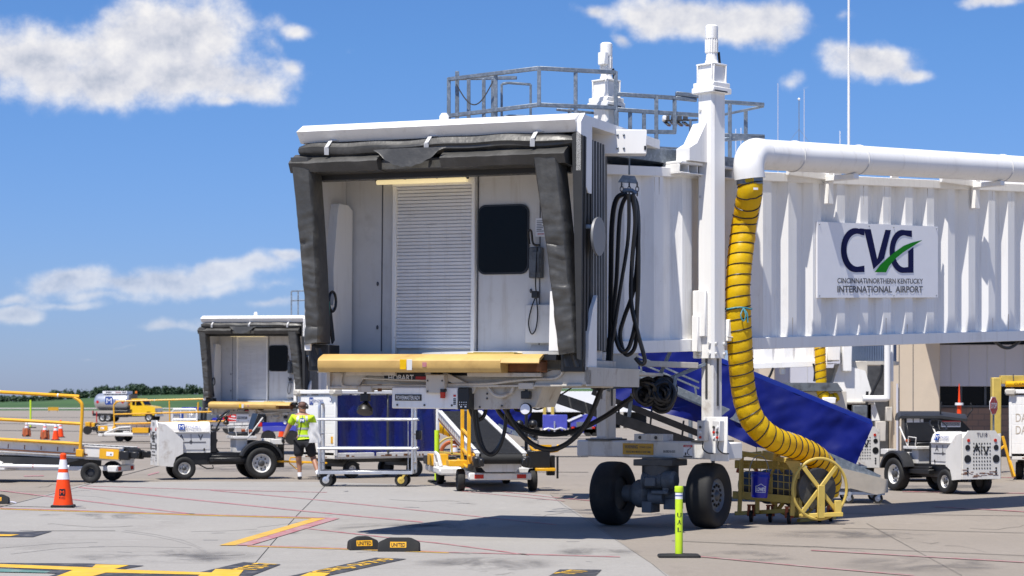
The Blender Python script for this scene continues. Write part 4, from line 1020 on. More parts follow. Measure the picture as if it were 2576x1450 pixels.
for pts in ([(1262,212),(1278,209),(1335,213),(1335,293),(1278,292),(1262,296),(1262,212)],):
    for a, b in zip(pts, pts[1:]): rl((*a,30.2),(*b,30.2),.035)
rl((1150,180,31.3),(1150,310,31.3),.06); rl((1244,192,31.3),(1244,305,31.3),.06); rl((1700,236,30.2),(1760,242,30.3),.06)
m.build('roof_railing', M['galv'], bridge)
m = MB(WLD); m.tube([PT(1148+92*i/20, 213+55*math.sin(math.pi*i/20)-8*i/20, 30.9) for i in range(21)], .010, 5); m.build('chain', M['steel'], bridge)
m = MB(TUNM); m.box(-2.0, 1.0, .35, 1.6, tz1(0)+.10, tz1(0)+.16); m.box(-1.9, .95, .30, .36, tz1(0)+.10, tz1(0)+.30); m.box(-1.9,.95,1.6,1.66,tz1(0)+.1,tz1(0)+.3)
m.build('walkway', M['galv'], bridge)
# --- bracket that carries the coiled cable, under the tunnel's end
m = MB(WLD)
for a, b in (((1548,920,28.4),(1590,905,28.4)),((1556,905,28.4),(1530,985,28.4)),((1688,880,28.6),(1650,968,28.6)),((1540,975,28.4),(1655,965,28.6)),((1655,965,28.6),(1790,910,28.7)),((1590,990,28.2),(1582,1050,28.2)),((1700,975,28.2),(1688,1010,28.2)),((1700,945,28.2),(1690,1010,28.2))): m.bar(PT(*a), PT(*b), .06, .05)
m.bar(PT(1618,958,28.3), PT(1612,985,28.3), .06, .02)
m.build('cable_bracket', M['galv'], bridge)
m = MB(TUNM); m.box(-1.9,-1.3,.2,1.7,2.1,2.42); m.bar((-1.2,.3,2.28),(-.2,.1,2.26),.08,.08); m.build('underframe_box', M['cream'], bridge)
# ------------------------------------------------------------------ hoses and cables of the foreground bridge
def duct_hose(path, r, name, label, group, pitch=.15, seed=0.0, tags=True, tie=None, n=28):
    """fabric air hose: wrinkled tube with a black wire helix sewn round it"""
    pts = smooth_path(path, 14)
    L = [0]
    for a, b in zip(pts, pts[1:]): L.append(L[-1]+(b-a).length)
    N = int(L[-1]/.022); rs = []; j = 0
    for i in range(N+1):
        d = L[-1]*i/N
        while j < len(L)-2 and L[j+1] < d: j += 1
        f = (d-L[j])/max(L[j+1]-L[j], 1e-6); rs.append(pts[j].lerp(pts[j+1], f))
    o = rs[0].copy(); t = thing(name, label, 'air hose', o, 0, group)
    m = MB(Matrix.Translation(-o)); nrm = None; vs = []; fr = []
    for i, p in enumerate(rs):
        T = (rs[min(i+1,N)]-rs[max(i-1,0)]).normalized()
        nrm = T.orthogonal().normalized() if nrm is None else (nrm-T*nrm.dot(T)).normalized()
        bn = T.cross(nrm); fr.append((p, nrm, bn, T))
        ph = (L[-1]*i/N/pitch) % 1
        for k in range(n):
            a = 2*math.pi*k/n; q = V((math.cos(a)*2.2, math.sin(a)*2.2, L[-1]*i/N*3.2))
            wr_ = .060*mnoise.noise(q+V((seed,0,0)))+.038*mnoise.noise(V((q.x*1.7, q.y*1.7, q.z*2.6+seed)))
            phk = (ph - k/n) % 1
            rr = r*(1.0 + (.045+wr_)*math.sin(math.pi*phk)**.7 - .02 + .035*mnoise.noise(V((math.cos(a), L[-1]*i/N*1.1, seed+4))))
            vs.append(p+(nrm*math.cos(a)+bn*math.sin(a))*rr)
    m.add(vs, [[i*n+k, i*n+(k+1) % n, (i+1)*n+(k+1) % n, (i+1)*n+k] for i in range(N) for k in range(n)])
    m.build('hose_fabric', M['hose'], t, sharp=60)
    m = MB(Matrix.Translation(-o)); tot = L[-1]/pitch; hp = []
    for i in range(int(tot*24)):
        d = i/24*pitch; x = d/L[-1]*N; i0 = min(int(x), N-1); p, nn, bb, T = fr[i0]; p2 = fr[min(i0+1,N)][0]
        a = 2*math.pi*(i/24 % 1); hp.append(p.lerp(p2, x-i0)+(nn*math.cos(a)+bb*math.sin(a))*r*1.005)
    m.tube(hp, .0095, 5); m.build('wire_helix', M['cable'], t)
    return t, fr
top = BR_O + (TUNM @ V((DX0-.02,-.34,4.91)))
def hp_(u, v, Y): return PT(u, v, Y)
hose_path = [top, top+V((-.0,0,-.25)), hp_(1872,560,29.0), hp_(1859,680,28.9), hp_(1857,770,28.85), hp_(1863,900,28.9), hp_(1872,990,29.0), hp_(1895,1060,29.05), hp_(1940,1102,29.2), hp_(2000,1125,29.6), hp_(2050,1150,30.0), hp_(2085,1195,30.35), hp_(2080,1240,30.5)]
hose, hfr = duct_hose(hose_path, .172, 'air_hose', 'yellow ribbed air hose hanging from the white duct elbow down to the hose cart', 'yellow air hoses', seed=2.0)
m = MB(Matrix.Translation(-hose.location)); m.mat(0).lathe([(.185,0),(.185,.10)], top+V((0,0,-.13)), (0,0,1), 24, cap=False); m.mat(1)
m.build('hose_clamp', [M['galv'], M['whitep']], hose)
for zz in (.22, .45):
    p, nn, bb, T = min(hfr, key=lambda q: abs((top.z-q[0].z)-zz)); m = MB(Matrix.Translation(-hose.location))
    m.grid(lambda a, b, p=p: p+V((math.sin(R(8+22*a))*.186, -math.cos(R(8+22*a))*.186, .03*b)), 4, 1); m.build('hose_tag', M['sign'], hose)
p, nn, bb, T = min(hfr, key=lambda q: abs(q[0].z-(1.72+238/179)))
m = MB(Matrix.Translation(-hose.location))
m.tube([p+V((.19*math.cos(a), .19*math.sin(a), .01*math.sin(3*a))) for a in [i*math.pi/10 for i in range(20)]], .012, 6, closed=True)
q = p+V((.05,-.185,0)); m.tube(smooth_path([q, q+V((.03,-.03,-.1)), q+V((0,-.03,-.18)), q+V((-.04,-.03,-.1)), q],5), .01, 5); m.tube(smooth_path([q, q+V((.05,-.03,-.08)), q+V((.06,-.03,-.2))],5), .01, 5)
m.build('cord_tie', mat('teal_cord', (.02,.22,.28), .6, dirt=(.5,.55,.55), dscale=40), hose)

# hoist hook with the looped power cables
o = PT(1578,452,27.0); pc = thing('power_cable', 'black ground power cables looped over a hanging hook beside the slat curtain', 'power cable', o)
m = MB(Matrix.Translation(-o)); Y = 27.0
m.tube([PT(1583,392,Y), PT(1583,440,Y)], .012, 6); m.prism([(-.13,0),(.13,-.02),(.09,.075),(-.07,.09)], PT(1580,458,Y), (1,0,0), (0,0,1), (0,1,0), .05)
m.build('hook_bar', M['galv'], pc)
m = MB(Matrix.Translation(-o))
for u in (1564, 1583, 1603):
    for k in range(3): c = PT(u, 465+k*11, Y); m.tube([c+V((.022*math.cos(a)*(1 if k % 2 else .3), .022*math.cos(a)*(.3 if k % 2 else 1), .036*math.sin(a))) for a in [i*math.pi/5 for i in range(10)]], .006, 5, closed=True)
m.build('chain', M['steel'], pc)
Y = 26.95
loops = [[(1578,488),(1552,500),(1540,560),(1537,700),(1535,850),(1526,930),(1510,985),(1478,1060),(1435,1110),(1388,1131),(1340,1118),(1300,1078),(1272,1030)],
 [(1590,488),(1603,520),(1606,600),(1596,720),(1570,800),(1560,840),(1567,880),(1580,893),(1598,870),(1602,800),(1605,650),(1598,540),(1588,490)],
 [(1578,490),(1560,540),(1551,700),(1543,800),(1552,860),(1566,885),(1584,870),(1600,800),(1606,700),(1604,560),(1592,492)],
 [(1592,490),(1598,560),(1590,660),(1588,760),(1605,840),(1622,905),(1612,915),(1598,900)],
 [(1582,488),(1580,600),(1560,730),(1545,830),(1538,880),(1534,960)]]
rr_ = [.034, .028, .028, .028, .024]
for i, (lp, r_) in enumerate(zip(loops, rr_)):
    m = MB(Matrix.Translation(-o)); m.tube(smooth_path([PT(u, v, Y-.05*i) for u, v in lp], 8), r_, 8); m.build('cable', M['cable'], pc)
m = MB(Matrix.Translation(-o)); a, b = PT(1536,850,26.8), PT(1532,925,26.8); m.cyl(a, b, .045, .05, 12); m.mat(1).cyl(b, b+V((-.005,0,-.06)), .048, .048, 12); m.build('plug', [M['cable'], M['teal']], pc)
m = MB(Matrix.Translation(-o)); m.tube([PT(1569,484,Y), PT(1572,479,Y), PT(1590,480,Y), PT(1600,488,Y)], .03, 8); m.build('cable_saddle', M['galv'], pc)

o = PT(1230,1030,27.3); hc = thing('hanging_cable', 'black cables drooping in loops under the cab of the foreground bridge', 'cable', o)
for lp, r_, Y in (([(1190,995),(1194,1060),(1205,1115),(1228,1143),(1250,1135),(1268,1090),(1276,1030),(1290,985)],.026,27.0), ([(1196,1000),(1202,1070),(1216,1125),(1236,1142),(1262,1108),(1275,1050),(1288,990)],.022,27.1),
    ([(1181,1025),(1192,1053),(1206,1056),(1220,1040),(1228,990)],.026,27.2), ([(1248,1022),(1262,1045),(1296,1072),(1350,1090),(1410,1092),(1470,1075),(1535,1040),(1590,1000)],.034,27.9), ([(1262,1020),(1300,1068),(1360,1088),(1420,1090),(1500,1060),(1575,1008)],.026,28.0),
    ([(1318,1008),(1332,1020),(1350,1030),(1372,1020),(1400,975)],.012,27.1), ([(1395,1012),(1405,998),(1435,978),(1448,960)],.010,27.2), ([(1450,960),(1490,970),(1520,962)],.016,27.1), ([(1478,960),(1490,975),(1510,980),(1536,972)],.022,27.1), ([(1320,985),(1300,1010),(1296,1030),(1310,1034)],.02,27.1)):
    m = MB(Matrix.Translation(-o)); m.tube(smooth_path([PT(u, v, Y) for u, v in lp], 9), r_, 8); m.build('cable', M['cable'], hc)
o = PT(1645,985,28.35); cc = thing('cable_coil', 'tangled black cable coiled on the bracket under the tunnel near the column', 'cable coil', o)
rnd = random.Random(8); m = MB(Matrix.Translation(-o))
for (cu, cv, ru, rv, k) in ((1622,988,28,30,20),(1666,988,30,36,22),(1645,990,46,24,10)):
    for i in range(k):
        f = rnd.uniform(.25,1.05); dv = rnd.uniform(-7,7); du = rnd.uniform(-7,7); ph = rnd.uniform(0,6); Yd = 28.2+rnd.uniform(-.14,.2)
        m.tube([PT(cu+du+ru*f*math.cos(a), cv+dv+rv*f*math.sin(a)+2*math.sin(3*a+ph), Yd+.08*math.sin(a+ph)) for a in [j*math.pi/11 for j in range(22)]], .026, 6, closed=True)
m.build('coil', M['cable'], cc)
m = MB(Matrix.Translation(-o)); m.tube(smooth_path([PT(u, v, 28.2) for u, v in ((1640,1025),(1660,1036),(1680,1032),(1692,1015))], 6), .03, 8); m.build('cable_end', M['cable'], cc)

# ------------------------------------------------------------------ yellow hose cart and bucket
o = gp(2005,1318); o.y = 29.7; o.x = (2005-CU)/F*29.7
ct = thing('hose_cart', 'faded yellow hose cart with mesh sides and a spoked reel beside the bridge wheels', 'hose cart', o)
HC = Matrix.Translation(-o)
def PC(u, v, Y): return HC @ PT(u, v, Y)
Yf = 29.7
m = MB()
m.bar(PC(1850,1148,31.0), PC(1916,1140,31.0), .08, .06)
m.bar(PC(1858,1140,30.3), PC(2010,1163,Yf), .085, .07); m.bar(PC(1850,1168,30.4), PC(2005,1172,Yf+.15), .06, .12)
m.bar(PC(2003,1162,Yf), PC(1992,1298,Yf), .085, .07, up=(1,0,0)); m.prism([(-.16,0),(.06,0),(.06,-.26),(.02,-.26)], PC(2002,1160,Yf-.05), (1,0,0), (0,0,1), (0,1,0), .012)
m.bar(PC(1845,1245,30.4), PC(1998,1258,Yf), .06, .11); m.bar(PC(1850,1292,30.6), PC(2000,1284,Yf+.05), .05, .06)
m.bar(PC(1866,1150,30.3), PC(1860,1290,30.3), .06, .06, up=(1,0,0)); m.bar(PC(2008,1155,30.9), PC(2004,1290,30.9), .06, .06, up=(1,0,0)); m.bar(PC(2003,1162,Yf), PC(2010,1158,30.9), .06, .06)
for u in (1905,1950): m.bar(PC(u,1248,30.2), PC(u,1292,30.2), .09, .06, up=(1,0,0))
m.bar(PC(1940,1200,30.1), PC(1938,1246,30.1), .05, .05, up=(1,0,0)); m.bar(PC(2010,1298,Yf-.1), PC(2120,1294,Yf-.1), .09, .06); m.bar(PC(2008,1310,29.9), PC(2100,1302,30.6), .06, .05); m.bar(PC(2014,1240,Yf-.05), PC(2012,1300,Yf-.05), .05, .05, up=(1,0,0)); m.bar(PC(2000,1262,Yf), PC(2016,1260,Yf), .05, .10)
m.box(*(lambda p: (p.x-.05,p.x+.05,p.y-.03,p.y+.05,p.z-.1,p.z+.13))(PC(2108,1282,Yf-.1)))
m.bar(PC(1925,1142,30.1), PC(1955,1150,29.9), .14, .1); m.bar(PC(1960,1143,29.9), PC(1958,1170,29.9), .05, .04, up=(1,0,0))
m.build('frame', M['gseyel'], ct)
m = MB()
for i in range(9):
    u = 1870+i*14.5; m.cyl(PC(u,1160+i,30.25-i*.055), PC(u,1250+i*.6,30.25-i*.055), .006, .006, 5)
for k in range(5): m.cyl(PC(1866,1166+k*18,30.28), PC(1998,1180+k*18,Yf+.05), .006, .006, 5)
m.build('mesh_side', M['gseyel'], ct)
# reel wheel: two rims with cross spokes
rc = PC(2062,1230,Yf-.1); ax = V((.34,-.94,0)).normalized(); e1 = V((.94,.34,0)).normalized(); e2 = V((0,0,1))
m = MB(); rad = .435
for off in (0, .75):
    c = rc - ax*off
    m.tube([c+(e1*math.cos(a)+e2*math.sin(a))*rad for a in [i*math.pi/24 for i in range(48)]], .022, 8, closed=True)
    for a in (50, 130): d = e1*math.cos(R(a))+e2*math.sin(R(a)); m.bar(c-d*rad, c+d*rad, .06, .03, up=ax)
    m.bar(c+ax*.04+e2*.05, c+ax*.04-e2*.42, .11, .04, up=ax)
m.build('reel_rim', M['gseyel'], ct)
m = MB(); m.cyl(rc, rc-ax*.75, .06, .06, 12); m.lathe([(.30,.05),(.27,.35),(.31,.7)], rc-ax*.02, -ax, 24); m.build('reel_drum', M['vinyl'], ct)
m = MB(); m.tube([HC @ V((0,0,0))+PC(1880+24*math.cos(a)-0, 1190+20*math.sin(a), 30.6) - (HC @ V((0,0,0))) for a in [i*math.pi/9 for i in range(-9,1)]], .03, 6); m.build('hose_hoop', M['oldorange'], ct)
m = MB(); m.cyl(PC(1930,1225,30.9), PC(1990,1222,30.5), .26, .26, 22); m.cyl(PC(1880,1222,31.1), PC(1915,1222,30.9), .22, .22, 20); m.build('rolled_hose', M['cable'], ct)
for (u, v, Y) in ((1985,1318,29.75),(1890,1306,30.3),(1938,1306,30.2),(2062,1312,30.2),(2090,1308,30.4)):
    c = PC(u,v,Y); c.z = .085
    m = MB(); m.mat(0).lathe([(.05,-.025),(.085,-.022),(.088,0),(.085,.022),(.05,.025)], c, (.97,-.25,0), 18); m.mat(1).lathe([(.05,-.027),(.05,.027)], c, (.97,-.25,0), 12); m.bar(c+V((.04,0,.0)), c+V((.03,0,.16)), .02, .05); m.bar(c+V((-.04,0,0)), c+V((-.03,0,.16)), .02, .05); m.box(c.x-.06,c.x+.06,c.y-.05,c.y+.05,.235,.255)
    m.build('caster', [M['rubber'], M['oldorange'], M['galv']], ct)
o = PT(1910,1252,29.55)
bk = thing('bucket', 'royal blue plastic bucket with white lettering hanging on the yellow hose cart', 'bucket', o)
m = MB(Matrix.Rotation(R(3), 4, 'Y')); m.lathe([(.112,0),(.118,.02),(.128,.25),(.134,.27),(.134,.285),(.138,.29),(.138,.31),(.131,.32),(.131,.335),(.14,.345),(.14,.365),(.128,.365),(.11,.02)], (0,0,0), (0,0,1), 28, cap=False); m.cyl((0,0,.008),(0,0,.02),.11,.11,24)
m.mat(1)
def bsurf(a, z, d=.002): r = .118+(.01*(z-.02)/.23)+d; return V((math.sin(a)*r, -math.cos(a)*r, z))
vs, fs, (x0,x1,y0,y1) = textmesh("LOWE'S", .03)
m.add([bsurf(-.50+1.0*(p[0]-x0)/(x1-x0), .095+.055*(p[1]-y0)/(y1-y0)) for p in vs], fs)
def bline(pts, w=.007):
    for (a0,z0),(a1,z1) in zip(pts, pts[1:]):
        for i in range(6):
            f0, f1 = i/6, (i+1)/6; A0 = a0+(a1-a0)*f0; A1 = a0+(a1-a0)*f1; Z0 = z0+(z1-z0)*f0; Z1 = z0+(z1-z0)*f1
            if abs(a1-a0) < 1e-4: m.poly([bsurf(A0-.03,Z0), bsurf(A0+.03,Z0), bsurf(A0+.03,Z1), bsurf(A0-.03,Z1)])
            else: m.poly([bsurf(A0,Z0-w/2), bsurf(A1,Z1-w/2), bsurf(A1,Z1+w/2), bsurf(A0,Z0+w/2)])
bline([(-.6,.08),(.6,.08)]); bline([(.6,.08),(.6,.165)]); bline([(.6,.165),(.42,.165)]); bline([(.42,.165),(0,.2)]); bline([(0,.2),(-.42,.165)]); bline([(-.42,.165),(-.6,.165)]); bline([(-.6,.165),(-.6,.08)])
m.build('bucket_body', [M['blue'], M['whitep']], bk)
m = MB(); m.tube([V((-.14*math.cos(a), 0, .34+.26*math.sin(a))) for a in [i*math.pi/14 for i in range(15)]], .006, 6); m.build('handle', M['galv'], bk)

# ------------------------------------------------------------------ post, chocks, cones
o = gp(1708,1402); bo = thing('bollard_post', 'lime yellow post stencilled UAL on a black rubber foot, in front of the bridge wheels', 'bollard', o)
sc_ = 219.0
m = MB(); m.lathe([(.042,.03),(.044,.06),(.043,.66),(.040,.80)], (0,0,0), (0,0,1), 24); m.build('post', M['lime'], bo)
m = MB(); m.lathe([(.047,.735),(.050,.75),(.049,.775),(.05,.785),(.046,.80),(.043,.79),(.0,.788)], (0,0,0), (0,0,1), 24, cap=False); m.build('post_cap', M['lime'], bo)
m = MB(); m.lathe([(.0435,.655),(.0428,.725)], (0,0,0), (0,0,1), 24, cap=False); m.mat(1).lathe([(.0442,.688),(.0438,.70)], (0,0,0), (0,0,1), 24, cap=False); m.build('reflective_band', [M['refl'], M['logoblue']], bo)
m = MB()
def psurf(x, z): a = x/.0445; return V((math.sin(a)*.0448, -math.cos(a)*.0448, z))
for ch, zc in (('U',.475),('A',.395),('L',.310)):
    m = MB(); vs, fs, (x0,x1,y0,y1) = textmesh(ch, .03)
    if ch == 'L': m.add([psurf(a, zc+b) for a, b in ((-.02,-.026),(-.006,-.026),(-.006,.026),(-.02,.026),(.0,-.026),(.022,-.026),(.022,-.013),(.0,-.013))], [[0,1,2,3],[4,5,6,7]])
    else: m.add([psurf(-.024+.05*(p[0]-x0)/(x1-x0), zc-.026+.052*(p[1]-y0)/(y1-y0)) for p in vs], fs)
    m.build('stencil_letter', M['black'], bo, flat=True)
m = MB(); m.loft([[V((x*.235*s, y*.15*s, z)) for x, y in ((-1,-.8),(-.9,-1),(.9,-1),(1,-.8),(1,.8),(.9,1),(-.9,1),(-1,.8))] for s, z in ((1,0),(1,.022),(.94,.032),(.4,.040))]); m.build('foot', M['rubber'], bo)
def chock(loc, rz, w, label, text='UNITED'):
    c = thing('wheel_chock', label, 'chock', loc, rz, 'black rubber wheel chocks')
    m = MB(); h = .155; rings = []
    for x, s in ((-w/2,.62),(-w/2+.012,.72),(-w/2+.10,.97),(-w/2+.13,1),(w/2-.13,1),(w/2-.10,.97),(w/2-.012,.72),(w/2,.62)):
        rings.append([V((x,-.10,.0)), V((x,-.10,.02)), V((x,-.062,h*s)), V((x,-.045,h*s+.008*s)), V((x,.045,h*s+.008*s)), V((x,.062,h*s)), V((x,.10,.02)), V((x,.10,0))])
    m.loft(rings); m.build('block', M['rubber'], c, sharp=28)
    m = MB(); sl = V((0,.038,.135)).normalized(); n_ = V((0,-.135,.038)).normalized(); oo = V((-.0,-.080,.085))+n_*.004
    m.add([oo+V((x,0,0))+sl*z for x, z in ((-.095,-.034),(.095,-.034),(.095,.034),(-.095,.034))], [[0,1,2,3]]); m.mat(1).text(text, oo+n_*.003+sl*-.002, (1,0,0), sl, w=.165, h=.045, bold=.015)
    m.build('label_plate', [M['yellow'], M['black']], c, flat=True)
    return c
chock(gp(1004,1388), R(-4), .48, 'longer black rubber chock with a yellow UNITED plate, right one of the pair')
chock(gp(913,1384), R(16), .345, 'shorter black rubber chock with a yellow UNITED plate, angled beside its longer twin')
o = gp(-8,1268); k = chock(o, R(3), .42, 'black rubber chock cut by the left edge of the photo, with a rope', 'DELTA')
m = MB(); m.tube(smooth_path([(.2,.02,.03),(.27,.0,.03),(.33,-.02,.015),(.30,.04,.02),(.24,.03,.03)],6), .014, 6); m.build('rope', mat('blue_white_rope', (.62,.62,.68), .7, dirt=(.03,.05,.25), dscale=60, damt=.9), k)

def make_cone(label, loc, rz=0, old=False, group='orange traffic cones', mark=False):
    c = thing('traffic_cone', label, 'traffic cone', loc, rz, group); om = M['oldorange'] if old else M['orange']
    def rz_(z): return .165-.128*(z-.04)/.87
    m = MB(); m.loft([[V((x*s, y*s, z)) for x, y in ((-.185,-.16),(-.16,-.185),(.16,-.185),(.185,-.16),(.185,.16),(.16,.185),(-.16,.185),(-.185,.16))] for s, z in ((.98,0),(1,.012),(1,.035),(.94,.045),(.8,.047))]); m.build('base', M['rubber'], c)
    m = MB(); m.lathe([(.168,.045),(.165,.06)]+[(rz_(z), z) for z in (.1,.2,.3,.4,.5,.6,.7,.8)]+[(rz_(.84)+.004,.84),(rz_(.85)+.008,.85),(rz_(.86)+.008,.885),(.03,.905),(.022,.91),(.0,.90)], (0,0,0), (0,0,1), 28, cap=False); m.build('body', om, c)
    for z0, z1 in ((.47,.585),(.645,.80)):
        m = MB(); m.lathe([(rz_(z0)+.003,z0),(rz_(z1)+.003,z1)], (0,0,0), (0,0,1), 28, cap=False); m.build('reflective_band', M['refl'], c)
    if mark:
        m = MB()
        def cs(x, z, d=.004): r = rz_(z)+d; a = x/r; return V((math.sin(a)*r, -math.cos(a)*r, z))
        pts = rrect(-.054,.054,.20,.315,.02)
        for a, b in zip(pts, pts[1:]+pts[:1]): m.poly([cs(0,.257), cs(*a), cs(*b)])
        vs, fs, (x0,x1,y0,y1) = textmesh('M', 0.0); m.mat(1).add([cs(-.036+.072*(p[0]-x0)/(x1-x0), .225+.065*(p[1]-y0)/(y1-y0), .008) for p in vs], fs)
        m.mat(0)
        for tx, zc in (('MENZIES',.178),('AVIATION',.155)):
            vs, fs, (x0,x1,y0,y1) = textmesh(tx, .01); m.add([cs(-.055+.11*(p[0]-x0)/(x1-x0), zc-.008+.017*(p[1]-y0)/(y1-y0), .006) for p in vs], fs)
        m.build('logo_mark', [M['black'], om], c, flat=True)
    return c
make_cone('clean orange cone with a black M badge standing nearest, on the pale concrete', gp(159,1277), R(4), mark=True)
c2 = make_cone('bright orange cone right of the bagged one, in the far row of four at left', gp(140,1108))
for (u, v, lab, old) in ((152.5,1101,'rightmost cone of the far row of four at left, slimmer and standing farther back',False),(668,1105,'front cone of the overlapping pair behind the white tug seat',False),(676,1100,'rear cone half hidden in the overlapping pair behind the white tug seat',False),(708,1101,'single cone at the elbow of the man in the yellow vest',False),
    (1244,1109,'small orange cone beyond the cable loops, left of the violet-blue carts',False),(1878-478,1095,'tiny orange cone at the foot of the violet-blue square cart',False)):
    dup(c2, gp(u, v), R(u % 40), lab, 'orange traffic cones')
def bagged(u, v, lab, old):
    c = make_cone(lab, gp(u, v), 0, old)
    m = MB(); m.grid(lambda a, b: V(((.17+.03*math.sin(a*40)+.04*(1-b))*math.cos(2*math.pi*a), (.17+.03*math.sin(a*40)+.04*(1-b))*math.sin(2*math.pi*a), .06+.36*b+.06*math.sin(a*25))), 48, 6); m.build('skirt', M['oldorange'], c)
    return c
bagged(67,1099,'rust brown skirted cone at the left end of the far row of four',True); bagged(113,1106,'orange skirted cone second from left in the far row of four',False)
bagged(1142,1182,'tall cone with a brown dust skirt beside the yellow spoked wheel under the cab',True)
# white bar resting between the far cones, lime marker post behind them
o = gp(110,1099); bb_ = MB(Matrix.Translation(-o)); bb_.tube([PT(65,1066,112), PT(110,1069,111), PT(154,1071,110)], .055, 8)
tag(bb_.build('barrier_bar', M['whitep']), 'long white barrier bar lying across the far row of cones at left', 'barrier bar').location = o
o = gp(-2,1200); wb = MB(); Yb = 40.5
a, b = PT(-130,1170,Yb)-o, PT(174,1175,Yb)-o
wb.tube([a, a.lerp(b,.5), b], .035, 10); wb.mat(1).tube([a.lerp(b,.70), a.lerp(b,.705)], .037, 10, cap=False)
q = tag(wb.build('barrier_bar', [M['whitep'], M['red']]), 'thick white barrier bar leaning behind the nearest orange cone', 'barrier bar'); q.location = o
# ------------------------------------------------------------------ helpers for logos
def m_logo(mb, o, ex, ey, h, k_blue, k_white, word=True, k_word=None, sub=True):
    """rounded blue badge with a white M, and the rest of the name after it"""
    o = V(o); ex = V(ex).normalized(); ey = V(ey).normalized(); n_ = ex.cross(ey)
    pts = rrect(-h*.52, h*.52, -h*.5, h*.5, h*.14); mb.mat(k_blue).poly([o+ex*a+ey*b+n_*.003 for a, b in pts])
    mb.mat(k_white).text('M', o+n_*.006, ex, ey, w=h*.70, h=h*.62, bold=.0)
    if word:
        mb.mat(k_word if k_word is not None else k_blue).text('ENZIES', o+ex*h*1.85+ey*(h*.02)+n_*.004, ex, ey, w=h*2.3, h=h*.36)
        if sub: mb.text('AVIATION', o+ex*h*2.35-ey*h*.33+n_*.004, ex, ey, w=h*1.3, h=h*.14)
def arc_pts(r, a0, a1, n=14): return [(r*math.cos(R(a0+(a1-a0)*i/n)), r*math.sin(R(a0+(a1-a0)*i/n))) for i in range(n+1)]
ROT90 = Matrix.Rotation(R(90), 4, 'Z')

